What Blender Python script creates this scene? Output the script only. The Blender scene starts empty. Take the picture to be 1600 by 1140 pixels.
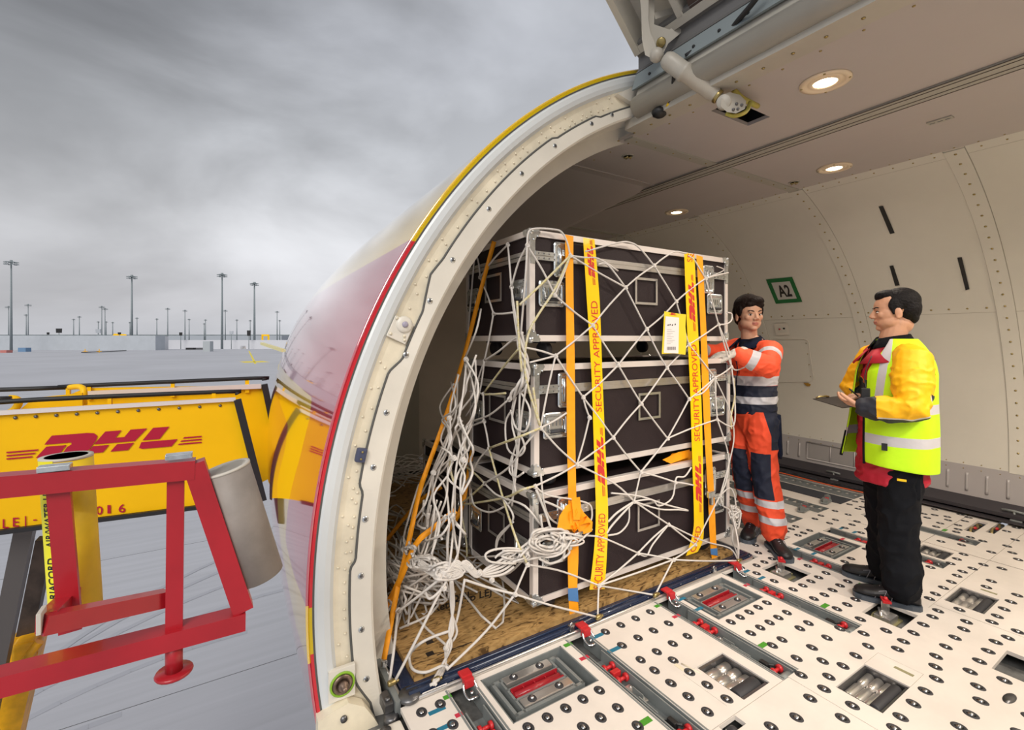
import bpy, bmesh, math, random
from mathutils import Vector, Matrix, noise
random.seed(7)
C = bpy.context.scene.collection
SC = bpy.context.scene
PI = math.pi
V = Vector
def R(d): return math.radians(d)

# ------------------------------------------------------------------ camera, sky, sun, exposure
F = 735.3; A = 0.5546; CX = 800.0; CY = 530.75; H = 1.48      # focal length in pixels, yaw, principal point, eye height
SA, CA = math.sin(A), math.cos(A)
cd = bpy.data.cameras.new('camera'); cam = bpy.data.objects.new('camera', cd); C.objects.link(cam)
cam.location = (0, 0, H); cam.rotation_euler = (PI/2, 0, -A)
cd.sensor_width = 36; cd.lens = F/1600*36; cd.shift_y = (CY-570)/1600; cd.clip_end = 5000; cd.clip_start = 0.05
SC.camera = cam
SC.view_settings.view_transform = 'Standard'; SC.view_settings.look = 'None'
SC.view_settings.exposure = 0.0; SC.view_settings.gamma = 1.0; SC.view_settings.use_curve_mapping = False

w = bpy.data.worlds.new('sky'); SC.world = w; w.use_nodes = True
nt = w.node_tree; N = nt.nodes; LK = nt.links; N.clear()
out = N.new('ShaderNodeOutputWorld'); bg = N.new('ShaderNodeBackground'); tc = N.new('ShaderNodeTexCoord')
LK.new(bg.outputs[0], out.inputs[0])
sep = N.new('ShaderNodeSeparateXYZ'); LK.new(tc.outputs['Generated'], sep.inputs[0])
mp = N.new('ShaderNodeMapping'); LK.new(tc.outputs['Generated'], mp.inputs[0]); mp.inputs['Scale'].default_value = (1.0, 1.0, 2.3)
mp.inputs['Location'].default_value = (0.35, 0.2, 0.0)
n1 = N.new('ShaderNodeTexNoise'); LK.new(mp.outputs[0], n1.inputs[0]); n1.inputs['Scale'].default_value = 1.7; n1.inputs['Detail'].default_value = 6; n1.inputs['Roughness'].default_value = 0.5
n1.inputs['Distortion'].default_value = 0.35
cr = N.new('ShaderNodeValToRGB')                      # elevation: pale horizon band, greyer overhead
LK.new(sep.outputs['Z'], cr.inputs[0])
el = cr.color_ramp.elements
el[0].position = 0.0; el[0].color = (0.62, 0.63, 0.67, 1)
el[1].position = 1.0; el[1].color = (0.50, 0.52, 0.56, 1)
for p, c in ((0.06, (0.68, 0.68, 0.71)), (0.2, (0.70, 0.71, 0.74)), (0.36, (0.62, 0.64, 0.68)), (0.52, (0.53, 0.55, 0.60))):
    e = el.new(p); e.color = (*c, 1)
cl = N.new('ShaderNodeMapRange'); LK.new(n1.outputs['Fac'], cl.inputs[0])
cl.inputs[1].default_value = 0.32; cl.inputs[2].default_value = 0.68; cl.inputs[3].default_value = 0.72; cl.inputs[4].default_value = 1.20
# the cloud cover is thinner towards the right-hand side of the open apron
dt = N.new('ShaderNodeVectorMath'); dt.operation = 'DOT_PRODUCT'; LK.new(tc.outputs['Generated'], dt.inputs[0]); dt.inputs[1].default_value = (0.88, 0.47, -0.05)
m3 = N.new('ShaderNodeMapRange'); LK.new(dt.outputs['Value'], m3.inputs[0])
m3.inputs[1].default_value = -0.1; m3.inputs[2].default_value = 0.75; m3.inputs[3].default_value = 0.84; m3.inputs[4].default_value = 1.15
mu = N.new('ShaderNodeMath'); mu.operation = 'MULTIPLY'; LK.new(cl.outputs[0], mu.inputs[0]); LK.new(m3.outputs[0], mu.inputs[1])
sc = N.new('ShaderNodeVectorMath'); sc.operation = 'SCALE'; LK.new(cr.outputs[0], sc.inputs[0]); LK.new(mu.outputs[0], sc.inputs['Scale'])
d2 = N.new('ShaderNodeVectorMath'); d2.operation = 'DOT_PRODUCT'; LK.new(tc.outputs['Generated'], d2.inputs[0]); d2.inputs[1].default_value = (-0.215, 0.76, 0.612)
ad = N.new('ShaderNodeMath'); ad.operation = 'MULTIPLY_ADD'; LK.new(n1.outputs['Fac'], ad.inputs[0]); ad.inputs[1].default_value = -0.22; LK.new(d2.outputs['Value'], ad.inputs[2])
m4 = N.new('ShaderNodeMapRange'); m4.interpolation_type = 'SMOOTHSTEP'; LK.new(ad.outputs[0], m4.inputs[0]); m4.inputs[1].default_value = 0.70; m4.inputs[2].default_value = 0.92; m4.inputs[3].default_value = 1.0; m4.inputs[4].default_value = 0.42   # one heavy dark cloud
s2 = N.new('ShaderNodeVectorMath'); s2.operation = 'SCALE'; LK.new(sc.outputs[0], s2.inputs[0]); LK.new(m4.outputs[0], s2.inputs['Scale'])
LK.new(s2.outputs[0], bg.inputs[0]); bg.inputs[1].default_value = 1.0

sd = bpy.data.lights.new('sun', 'SUN'); sd.energy = 2.5; sd.angle = R(35); sd.color = (1.0, 0.95, 0.88)
sun = bpy.data.objects.new('sun', sd); C.objects.link(sun)
sun.rotation_euler = V((0.50, 0.62, -0.60)).to_track_quat('-Z', 'Y').to_euler()

# ------------------------------------------------------------------ pixel rays -> points in the place
def ray(px, py):
    u = (px-CX)/F; v = (CY-py)/F
    return V((SA+u*CA, CA-u*SA, v))
def P(px, py, x=None, y=None, z=None, t=None):
    d = ray(px, py)
    if x is not None: t = x/d.x
    elif y is not None: t = y/d.y
    elif z is not None: t = (z-H)/d.z
    return V((0, 0, H)) + d*t

# ------------------------------------------------------------------ materials
def mat(name, col, rough=0.5, metal=0.0, emit=0, var=0.0, vs=8.0, bump=0.0, bs=60.0, coat=0.0, cior=1.5, spec=None, layers=(), col2=None, trans=0):
    m = bpy.data.materials.new(name); m.use_nodes = True
    nt = m.node_tree; b = nt.nodes['Principled BSDF']; L = nt.links
    b.inputs['Roughness'].default_value = rough; b.inputs['Metallic'].default_value = metal
    b.inputs['Coat Weight'].default_value = coat; b.inputs['Coat IOR'].default_value = cior; b.inputs['Coat Roughness'].default_value = 0.04
    if spec is not None: b.inputs['Specular IOR Level'].default_value = spec
    c = (*col, 1); b.inputs['Base Color'].default_value = c
    src = None
    if var > 0 or col2:
        t = nt.nodes.new('ShaderNodeTexCoord'); n = nt.nodes.new('ShaderNodeTexNoise'); L.new(t.outputs['Object'], n.inputs[0])
        n.inputs['Scale'].default_value = vs; n.inputs['Detail'].default_value = 5; n.inputs['Roughness'].default_value = 0.62
        mx = nt.nodes.new('ShaderNodeMix'); mx.data_type = 'RGBA'
        mr = nt.nodes.new('ShaderNodeMapRange'); L.new(n.outputs['Fac'], mr.inputs[0]); mr.inputs[1].default_value = .35; mr.inputs[2].default_value = .65
        L.new(mr.outputs[0], mx.inputs[0])
        mx.inputs[6].default_value = (*(col2 if col2 else [x*(1-var) for x in col]), 1)
        mx.inputs[7].default_value = (*(col if col2 else [min(1, x*(1+var)) for x in col]), 1)
        src = mx.outputs[2]
    for k, (attr, lc) in enumerate(layers):
        at = nt.nodes.new('ShaderNodeAttribute'); at.attribute_name = attr
        gt = nt.nodes.new('ShaderNodeMath'); gt.operation = 'GREATER_THAN'; gt.inputs[1].default_value = 0; L.new(at.outputs['Fac'], gt.inputs[0])
        mx = nt.nodes.new('ShaderNodeMix'); mx.data_type = 'RGBA'; L.new(gt.outputs[0], mx.inputs[0])
        if src: L.new(src, mx.inputs[6])
        else: mx.inputs[6].default_value = c
        mx.inputs[7].default_value = (*lc, 1); src = mx.outputs[2]
    if src: L.new(src, b.inputs['Base Color'])
    if bump > 0:
        t = nt.nodes.new('ShaderNodeTexCoord'); n = nt.nodes.new('ShaderNodeTexNoise'); L.new(t.outputs['Object'], n.inputs[0])
        n.inputs['Scale'].default_value = bs; n.inputs['Detail'].default_value = 4
        bp = nt.nodes.new('ShaderNodeBump'); bp.inputs['Strength'].default_value = bump; bp.inputs['Distance'].default_value = 0.02
        L.new(n.outputs['Fac'], bp.inputs['Height']); L.new(bp.outputs[0], b.inputs['Normal'])
    if emit:
        b.inputs['Emission Color'].default_value = c; b.inputs['Emission Strength'].default_value = emit
    if trans: b.inputs['Transmission Weight'].default_value = trans
    return m
M = {}
def mk(k, *a, **kw): M[k] = mat(k, *a, **kw)
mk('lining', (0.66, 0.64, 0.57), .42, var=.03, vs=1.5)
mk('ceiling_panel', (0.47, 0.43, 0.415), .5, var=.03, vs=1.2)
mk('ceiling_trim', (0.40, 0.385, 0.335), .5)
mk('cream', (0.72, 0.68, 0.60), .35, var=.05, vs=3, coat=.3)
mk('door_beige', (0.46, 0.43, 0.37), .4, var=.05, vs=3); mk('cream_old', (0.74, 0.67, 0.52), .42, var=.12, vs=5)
mk('jamb_white', (0.66, 0.69, 0.70), .35, coat=.3)
mk('dado', (0.45, 0.43, 0.43), .38, metal=.15)
mk('dado_dark', (0.34, 0.325, 0.32), .45)
mk('black', (0.012, 0.012, 0.013), .5)
mk('rubber', (0.03, 0.03, 0.035), .6)
mk('seal', (0.09, 0.09, 0.085), .7)
mk('dark_strip', (0.055, 0.05, 0.058), .45, metal=.3)
mk('floor_paint', (0.72, 0.665, 0.61), .5, var=.05, vs=4, bump=.05, bs=300)
mk('floor_dark', (0.13, 0.13, 0.125), .6, var=.4, vs=12)
mk('pit_grey', (0.24, 0.26, 0.26), .5, metal=.3, var=.1, vs=10)
mk('alu', (0.66, 0.64, 0.62), .3, metal=.85, var=.05, vs=20)
mk('alu_light', (0.80, 0.74, 0.70), .4, metal=.35)
mk('steel', (0.62, 0.63, 0.64), .22, metal=1); mk('ball_steel', (0.36,0.36,0.37), .28, metal=1)
mk('zinc', (0.66, 0.69, 0.70), .24, metal=.9, var=.15, vs=30)
mk('dark_steel', (0.16, 0.16, 0.165), .35, metal=.8)
mk('brass', (0.42, 0.33, 0.14), .35, metal=.9)
mk('red_plastic', (0.50, 0.02, 0.025), .35)
mk('red_dark', (0.33, 0.012, 0.02), .3, coat=.3)
mk('case_ply', (0.023, 0.015, 0.017), .5, spec=.3, bump=.15, bs=240)
mk('rope', (0.66, 0.62, 0.58), .75, bump=.3, bs=500)
mk('tracer', (0.55, 0.47, 0.16), .7, col2=(0.62, 0.58, 0.5), vs=90)
mk('orange_strap', (0.95, 0.36, 0.006), .55, var=.07, vs=14)
mk('tape_yellow', (0.95, 0.60, 0.0), .3, coat=.3)
mk('print_red', (0.60, 0.03, 0.03), .4)
mk('logo_red', (0.42, 0.0, 0.03), .4)
mk('blue_tape', (0.07, 0.20, 0.45), .6)
mk('navy_paint', (0.018, 0.03, 0.075), .3, var=.3, vs=7, coat=.3)
mk('navy_rail', (0.012, 0.022, 0.055), .25, coat=.5)
mk('yellow_paint', (0.90, 0.52, 0.0), .45, var=.03, vs=2, spec=.25)
mk('yellow_old', (0.80, 0.42, 0.01), .45, var=.2, vs=6)
mk('red_paint', (0.38, 0.009, 0.018), .4, var=.10, vs=5, coat=.25)
mk('pvc_grey', (0.27, 0.235, 0.21), .55, var=.18, vs=6)
mk('pvc_rim', (0.55, 0.52, 0.46), .6)
mk('pipe_yellow', (0.86, 0.60, 0.02), .5, var=.12, vs=5)
mk('pipe_lemon', (0.85, 0.80, 0.02), .5)
mk('concrete_wall', (0.40, 0.43, 0.47), .8, var=.04, vs=.2)
mk('mast', (0.20, 0.235, 0.25), .6)
mk('tape_green', (0.06, 0.28, 0.02), .5); mk('tape_blue', (0.015, 0.16, 0.26), .5); mk('tape_red', (0.50, 0.03, 0.06), .5)
mk('sign_green', (0.01, 0.14, 0.035), .5); mk('sign_white', (0.52, 0.52, 0.49), .5)
mk('paper', (0.80, 0.76, 0.74), .6); mk('pouch', (0.82, 0.66, 0.04), .3, coat=.4)
mk('lamp_glow', (1.0, 0.80, 0.52), .5, emit=14)
mk('lamp_ring', (0.80, 0.66, 0.48), .4)
mk('reflective', (0.62, 0.62, 0.65), .4)
mk('skin', (0.60, 0.335, 0.22), .5, var=.05, vs=20, layers=(('lips', (0.45, 0.17, 0.13)),))
mk('skin2', (0.56, 0.30, 0.19), .5, var=.05, vs=20, layers=(('lips', (0.42, 0.16, 0.12)),))
mk('hair', (0.010, 0.0045, 0.0035), .6, spec=.2, var=.3, vs=30, bump=.4, bs=90); mk('hair2', (0.006, 0.005, 0.006), .6, spec=.2, bump=.4, bs=90)
mk('eye_white', (0.75, 0.72, 0.68), .3); mk('eye_dark', (0.015, 0.008, 0.006), .2)
SILV = (0.56, 0.55, 0.58); NAVY = (0.007, 0.011, 0.030)
mk('orange_jacket', (1.0, 0.105, 0.035), .7, var=.05, vs=8, bump=.15, bs=25, layers=(('navy', NAVY), ('silver', SILV), ('patch', (0.10, 0.012, 0.012))))
mk('orange_trousers', (0.80, 0.075, 0.022), .75, var=.06, vs=8, bump=.15, bs=25, layers=(('navy', NAVY), ('silver', SILV)))
mk('navy_cloth', (0.006, 0.010, 0.028), .85, spec=.15); mk('black_cloth', (0.006, 0.007, 0.010), .8, spec=.15, bump=.2, bs=20)
mk('vest', (0.56, 0.95, 0.006), .6, var=.04, vs=8, bump=.12, bs=22, layers=(('silver', SILV),))
mk('yellow_jacket', (0.95, 0.50, 0.0), .6, var=.05, vs=8, bump=.15, bs=22, layers=(('red', (0.46, 0.008, 0.03)), ('navy', (0.015, 0.018, 0.03)), ('silver', (0.6, 0.6, 0.6))))
mk('red_cloth', (0.42, 0.008, 0.025), .65)
mk('shoe', (0.010, 0.010, 0.012), .45, var=.2, vs=20); mk('shoe_grey', (0.045, 0.045, 0.055), .45); mk('sole', (0.06, 0.075, 0.095), .5)
mk('glove', (0.55, 0.50, 0.44), .8, var=.15, vs=25, bump=.3, bs=60)
mk('fabric_beige', (0.36, 0.32, 0.27), .8, var=.1)
mk('navy_panel', (0.05, 0.055, 0.07), .5, metal=.3)

# ------------------------------------------------------------------ mesh builder
class MB:
    def __init__(s): s.v = []; s.f = []; s.m = []; s.sm = []
    def add(s, vs, fs, mi=0, smooth=False):
        o = len(s.v); s.v += [V(p) for p in vs]
        for f in fs: s.f.append([o+i for i in f]); s.m.append(mi); s.sm.append(smooth)
        return s
    def box(s, a, b, mi=0, mt=None):
        x0, y0, z0 = a; x1, y1, z1 = b
        vs = [(x0,y0,z0),(x1,y0,z0),(x1,y1,z0),(x0,y1,z0),(x0,y0,z1),(x1,y0,z1),(x1,y1,z1),(x0,y1,z1)]
        if mt: vs = [mt @ V(p) for p in vs]
        return s.add(vs, [(0,3,2,1),(4,5,6,7),(0,1,5,4),(1,2,6,5),(2,3,7,6),(3,0,4,7)], mi)
    def bbox(s, a, b, bev=.004, mi=0, mt=None):          # box with chamfered edges
        bm = bmesh.new(); r = bmesh.ops.create_cube(bm, size=1)
        for v in bm.verts: v.co = V(((a[i]+b[i])/2 + v.co[i]*(b[i]-a[i])) for i in range(3))
        bmesh.ops.bevel(bm, geom=bm.edges[:], offset=bev, segments=2, affect='EDGES', profile=.6)
        bm.verts.index_update()
        s.add([(mt @ v.co) if mt else v.co for v in bm.verts], [[v.index for v in f.verts] for f in bm.faces], mi); bm.free(); return s
    def bar(s, p, q, wd, ht, mi=0, up=(0,0,1)):
        p = V(p); q = V(q); d = (q-p).normalized(); u = V(up); sd_ = d.cross(u)
        if sd_.length < 1e-4: sd_ = d.cross(V((1,0,0)))
        sd_.normalize(); u = sd_.cross(d).normalized()
        vs = []
        for c in (p, q):
            for a, b in ((-1,-1),(1,-1),(1,1),(-1,1)): vs.append(c+sd_*a*wd/2+u*b*ht/2)
        return s.add(vs, [(0,1,2,3),(7,6,5,4),(0,4,5,1),(1,5,6,2),(2,6,7,3),(3,7,4,0)], mi)
    def tube(s, pts, r, seg=8, mi=0, closed=False, cap=True):
        pts = [V(p) for p in pts]; n = len(pts); rr = r if isinstance(r, (list, tuple)) else [r]*n
        if n < 2: return s
        vs = []; fs = []; nrm = None
        for i in range(n):
            if closed: d = pts[(i+1) % n]-pts[i-1]
            else: d = pts[min(i+1, n-1)]-pts[max(i-1, 0)]
            if d.length < 1e-9: d = V((0,0,1))
            d.normalize()
            if nrm is None:
                nrm = d.orthogonal().normalized()
            nrm = (nrm - d*nrm.dot(d))
            if nrm.length < 1e-6: nrm = d.orthogonal()
            nrm.normalize(); b = d.cross(nrm)
            for k in range(seg):
                a = 2*PI*k/seg; vs.append(pts[i]+(nrm*math.cos(a)+b*math.sin(a))*rr[i])
        for i in range(n if closed else n-1):
            j = (i+1) % n
            for k in range(seg):
                l = (k+1) % seg; fs.append((i*seg+k, i*seg+l, j*seg+l, j*seg+k))
        s.add(vs, fs, mi, True)
        if cap and not closed:
            o = len(s.v)-len(vs)
            s.f.append([o+k for k in range(seg)][::-1]); s.m.append(mi); s.sm.append(False)
            s.f.append([o+(n-1)*seg+k for k in range(seg)]); s.m.append(mi); s.sm.append(False)
        return s
    def lathe(s, prof, c=(0,0,0), axis=(0,0,1), seg=20, mi=0, smooth=True, sx=1.0):
        ax = V(axis).normalized(); u = ax.orthogonal().normalized() if abs(ax.z) < .99 else V((1,0,0)); b = ax.cross(u); c = V(c)
        vs = []; fs = []
        for r, h in prof:
            for k in range(seg):
                a = 2*PI*k/seg; vs.append(c+ax*h+(u*math.cos(a)*sx+b*math.sin(a))*r)
        for i in range(len(prof)-1):
            for k in range(seg):
                l = (k+1) % seg; fs.append((i*seg+k, i*seg+l, (i+1)*seg+l, (i+1)*seg+k))
        s.add(vs, fs, mi, smooth)
        o = len(s.v)-len(vs)
        for i, rev in ((0, True), (len(prof)-1, False)):
            if prof[i][0] > 1e-5:
                f = [o+i*seg+k for k in range(seg)]; s.f.append(f[::-1] if rev else f); s.m.append(mi); s.sm.append(False)
        return s
    def ball(s, c, r, mi=0, seg=12, rings=8, sc=(1,1,1), rot=None):
        vs = []; fs = []; c = V(c)
        for i in range(rings+1):
            t = PI*i/rings
            for k in range(seg):
                a = 2*PI*k/seg; p = V((math.sin(t)*math.cos(a)*sc[0], math.sin(t)*math.sin(a)*sc[1], math.cos(t)*sc[2]))*r
                if rot: p = rot @ p
                vs.append(c+p)
        for i in range(rings):
            for k in range(seg):
                l = (k+1) % seg; fs.append((i*seg+k, (i+1)*seg+k, (i+1)*seg+l, i*seg+l))
        return s.add(vs, fs, mi, True)
    def prism(s, poly, fn, th, mi=0):                     # 2D outline through fn(u, v, h): a plate with thickness th
        n = len(poly); vs = [fn(u, v, 0) for u, v in poly]+[fn(u, v, th) for u, v in poly]
        fs = [list(range(n))[::-1], list(range(n, 2*n))]+[(i, (i+1) % n, n+(i+1) % n, n+i) for i in range(n)]
        return s.add(vs, fs, mi)
    def loft(s, st, seg=20, mi=0, cap=True):              # stations: (centre, semi-axis vector, semi-axis vector)
        vs = []; fs = []; n = len(st)
        for c, a, b in st:
            c = V(c); a = V(a); b = V(b)
            for k in range(seg):
                t = 2*PI*k/seg; vs.append(c+a*math.cos(t)+b*math.sin(t))
        for i in range(n-1):
            for k in range(seg):
                l = (k+1) % seg; fs.append((i*seg+k, i*seg+l, (i+1)*seg+l, (i+1)*seg+k))
        s.add(vs, fs, mi, True)
        if cap:
            o = len(s.v)-len(vs)
            s.f.append([o+k for k in range(seg)][::-1]); s.m.append(mi); s.sm.append(True)
            s.f.append([o+(n-1)*seg+k for k in range(seg)]); s.m.append(mi); s.sm.append(True)
        return s
    def arc(s, c, r0, r1, a0, a1, y0, y1, n=40, mi=0):     # solid part of a ring round the Y axis, centre c = (x, z)
        vs = []; fs = []
        for i in range(n+1):
            a = R(a0+(a1-a0)*i/n); ca, sa = math.cos(a), math.sin(a)
            for r, y in ((r0, y0), (r1, y0), (r1, y1), (r0, y1)): vs.append((c[0]+r*ca, y, c[1]+r*sa))
        for i in range(n):
            for k in range(4):
                l = (k+1) % 4; fs.append((i*4+k, i*4+l, (i+1)*4+l, (i+1)*4+k))
        s.add(vs, fs, mi, False)
        o = len(s.v)-len(vs); s.f.append([o, o+1, o+2, o+3]); s.m.append(mi); s.sm.append(False)
        s.f.append([o+n*4+3, o+n*4+2, o+n*4+1, o+n*4]); s.m.append(mi); s.sm.append(False)
        return s
    def build(s, name, mats, parent=None, local=False, kind=None, label=None, fix=False):
        me = bpy.data.meshes.new(name); vs = s.v
        if parent is not None and not local:
            inv = wm(parent).inverted(); vs = [inv @ p for p in vs]
        me.from_pydata([tuple(p) for p in vs], [], s.f)
        if not isinstance(mats, (list, tuple)): mats = [mats]
        for m in mats: me.materials.append(M[m] if isinstance(m, str) else m)
        me.polygons.foreach_set('material_index', s.m); me.polygons.foreach_set('use_smooth', s.sm)
        if fix:
            bm = bmesh.new(); bm.from_mesh(me); bmesh.ops.recalc_face_normals(bm, faces=bm.faces[:]); bm.to_mesh(me); bm.free()
        me.update()
        o = bpy.data.objects.new(name, me); C.objects.link(o)
        if parent is not None: o.parent = parent
        if kind: o['kind'] = kind
        if label: o['label'] = label
        return o
def wm(o):
    m = o.matrix_basis.copy()
    return wm(o.parent) @ m if o.parent else m
def tag(o, label, cat, group=None, kind=None):
    o['label'] = label; o['category'] = cat
    if group: o['group'] = group
    if kind: o['kind'] = kind
    return o
def thing(name, label, cat, loc=(0,0,0), rz=0, group=None):
    o = bpy.data.objects.new(name, None); C.objects.link(o); o.empty_display_size = .05
    o.location = loc; o.rotation_euler = (0, 0, rz)
    return tag(o, label, cat, group)
def struct(mb, name, mats, fix=False): return mb.build(name, mats, kind='structure', fix=fix)
def copy_tree(o, parent=None):
    c = o.copy(); C.objects.link(c); c.parent = parent
    for ch in list(o.children): copy_tree(ch, c)
    return c
def text2d(txt, bold=0.0):
    cu = bpy.data.curves.new('t', 'FONT'); cu.body = txt; cu.resolution_u = 3; cu.offset = bold
    ob = bpy.data.objects.new('t', cu); C.objects.link(ob)
    dg = bpy.context.evaluated_depsgraph_get(); dg.update(); me = bpy.data.meshes.new_from_object(ob.evaluated_get(dg))
    vs = [(v.co.x, v.co.y) for v in me.vertices]; fs = [list(p.vertices) for p in me.polygons]
    bpy.data.objects.remove(ob); bpy.data.curves.remove(cu); bpy.data.meshes.remove(me)
    x0 = min(v[0] for v in vs); x1 = max(v[0] for v in vs); y0 = 0; y1 = max(v[1] for v in vs)
    return [((x-x0)/(x1-x0), (y-y0)/(y1-y0)) for x, y in vs], fs     # unit box
def add_text(mb, txt, fn, mi=0, bold=0.0):
    vs, fs = text2d(txt, bold); mb.add([fn(u, v) for u, v in vs], fs, mi)
LOGO = [[(.42,.60),(.78,1),(2.5,1),(2.82,.96),(2.98,.82),(2.92,.62),(2.62,.22),(2.3,.04),(1.9,0),(1.22,0),(1.30,.12),(1.52,.40),(1.74,.52),(1.72,.60)],
        [(0,0),(.52,.50),(1.50,.50),(1.30,.28),(1.1,0)],
        [(2.81,.42),(3.36,1),(4.15,1),(3.85,.66),(4.28,.66),(4.58,1),(5.38,1),(4.78,.42)],
        [(2.45,0),(2.78,.34),(3.55,.34),(3.25,0)], [(3.6,0),(3.93,.34),(4.75,.34),(4.45,0)],
        [(5.15,.42),(5.66,1),(6.45,1),(5.97,.42)], [(4.98,.06),(5.1,.34),(6.85,.34),(6.55,0),(5.15,0)]]
for k in range(3):
    a = .06+.15*k
    LOGO.append([(6.85+.12*k, a-.02), (6.92+.12*k, a+.05), (8.0, a+.05), (8.0, a-.02)]); LOGO.append([(-1.4, a-.02), (-1.4, a+.05), (-.12+.14*k, a+.05), (-.2+.14*k, a-.02)])
def add_logo(mb, fn, mi=0):                               # unit box over the letters: u 0..1, v 0..1
    for p in LOGO: mb.add([fn((u+1.4)/9.4, v) for u, v in p], [list(range(len(p)))], mi)
def smooth_pts(pts, sub=4):
    pts = [V(p) for p in pts]
    if len(pts) < 3: return pts
    o = []
    for i in range(len(pts)-1):
        p0 = pts[max(i-1, 0)]; p1 = pts[i]; p2 = pts[i+1]; p3 = pts[min(i+2, len(pts)-1)]
        for k in range(sub):
            t = k/sub; o.append(.5*((2*p1)+(p2-p0)*t+(2*p0-5*p1+4*p2-p3)*t*t+(3*p1-p0-3*p2+p3)*t**3))
    o.append(pts[-1]); return o
def rnd(a, b): return random.uniform(a, b)
# ------------------------------------------------------------------ the fuselage: skin, door frame, lining
XC, ZC = 3.09, 0.44
Y0 = 1.95
def sk_pt(th, s, dr=0.0):
    Rr = 2.80-.007*s**2.519+dr
    return V((XC-.00202*s*s+Rr*math.cos(R(th)), Y0+s, ZC+.0174*s*s-.045*s+Rr*math.sin(R(th))))
def poly_sd(p, poly):                                     # signed distance, positive inside
    x, y = p; d = 1e9; ins = False; n = len(poly)
    for i in range(n):
        ax, ay = poly[i]; bx, by = poly[(i+1) % n]
        ex, ey = bx-ax, by-ay; t = max(0, min(1, ((x-ax)*ex+(y-ay)*ey)/(ex*ex+ey*ey)))
        d = min(d, math.hypot(x-ax-t*ex, y-ay-t*ey))
        if (ay > y) != (by > y) and x < (bx-ax)*(y-ay)/(by-ay)+ax: ins = not ins
    return d if ins else -d
STRIPE = [(5.2,1.24),(2.52,1.19),(2.42,1.10),(2.44,.92),(2.60,.66),(2.64,.46),(2.3,.43),(1.8,.47),(1.8,.25),(2.3,.20),(2.95,.38),(3.2,.6),(3.0,.85),(3.08,.97),(4.25,1.04),(5.2,1.04)]
m = mat('livery', (0.52, 0.012, 0.045), .08, coat=1.0, cior=3.0, spec=1.0, layers=(('yel', (0.95, 0.60, 0.0)),))
def skin_mesh():
    mb = MB(); NS, NT = 90, 150; S1 = 8.0
    for i in range(NS+1):
        s = S1*(i/NS)**1.5
        for j in range(NT+1): mb.v.append(sk_pt(66+165*j/NT, s))
    for i in range(NS):
        for j in range(NT):
            a = i*(NT+1)+j; mb.f.append([a, a+1, a+NT+2, a+NT+1]); mb.m.append(0); mb.sm.append(True)
    n = len(mb.v)                                          # inner face of the skin, 3 cm in, closed at the door edge
    return mb
mb = skin_mesh(); skin = mb.build('fuselage_skin', m, kind='structure')
at = skin.data.attributes.new('yel', 'FLOAT', 'POINT')
at.data.foreach_set('value', [max(v.co.z-1.905, poly_sd((v.co.y, v.co.z), STRIPE)) for v in skin.data.vertices])
so = skin.modifiers.new('s', 'SOLIDIFY'); so.thickness = .012; so.offset = -1
# panel joint lines and rivet rows on the skin
mb = MB()
for s in (1.05, 2.2):
    mb.tube([sk_pt(66+165*j/60, s, .0005) for j in range(61)], .0022, 5)
struct(mb, 'trim_1', mat('joint', (.30, .12, .14), .5))

# door frame (jamb): ring of bands round the opening, following the skin
A0, A1 = 107.5, 202
def ring(mb, r0, r1, y0, y1, mi=0, a0=A0, a1=A1, n=90): mb.arc((XC, ZC), r0, r1, a0, a1, y0, y1, n, mi)
def at_ring(a, r, y): return V((XC+r*math.cos(R(a)), y, ZC+r*math.sin(R(a))))
mb = MB()
ring(mb, 2.790, 2.801, 1.946, 1.957)
jo = mb.build('door_edge_band', mat('edge_band', (0.60, 0.015, 0.03), .35, coat=.5, layers=(('yel', (0.62, 0.44, 0.0)),)), kind='structure')
at = jo.data.attributes.new('yel', 'FLOAT', 'POINT')
at.data.foreach_set('value', [max(v.co.z-1.905, .09-abs(v.co.z-.36)) for v in jo.data.vertices])
mb = MB(); ring(mb, 2.783, 2.790, 1.946, 1.96, 0); struct(mb, 'trim_2', 'seal')
mb = MB()
for i in range(91):                                        # rolled white lip, then the recessed cream land
    pass
prof = [(2.783, 1.948), (2.772, 1.942), (2.748, 1.939), (2.726, 1.944), (2.712, 1.958), (2.700, 1.966), (2.655, 1.968), (2.655, 2.03), (2.783, 2.03)]
def sweep(mb, prof, a0=A0, a1=A1, n=110, mi=0, smooth=False):
    vs = []; fs = []; k = len(prof)
    for i in range(n+1):
        a = a0+(a1-a0)*i/n
        for r, y in prof: vs.append(at_ring(a, r, y))
    for i in range(n):
        for j in range(k):
            l = (j+1) % k; fs.append((i*k+j, i*k+l, (i+1)*k+l, (i+1)*k+j))
    mb.add(vs, fs, mi, smooth); o = len(mb.v)-len(vs)
    mb.f.append([o+j for j in range(k)]); mb.m.append(mi); mb.sm.append(False)
    mb.f.append([o+n*k+j for j in range(k)][::-1]); mb.m.append(mi); mb.sm.append(False)
sweep(mb, prof[:]); struct(mb, 'trim_3', 'jamb_white', fix=True)
mb = MB()
sweep(mb, [(2.712, 1.9585), (2.69, 1.962), (2.60, 1.958), (2.60, 2.0), (2.712, 2.0)])
rv = random.Random(3)
for row, st in ((2.695, 2.6), (2.668, 1.9)):
    a = A0+1.5
    while a < A1-2:
        if rv.random() < .8: mb.lathe([(.0, .0045), (.0035, .004), (.0055, .0015), (.006, 0)], at_ring(a+rv.random()*.5, row, 1.960), (0,-1,0), 8)
        a += st*(.6 if 168 < a < 182 or 125 < a < 138 else 1)
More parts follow.
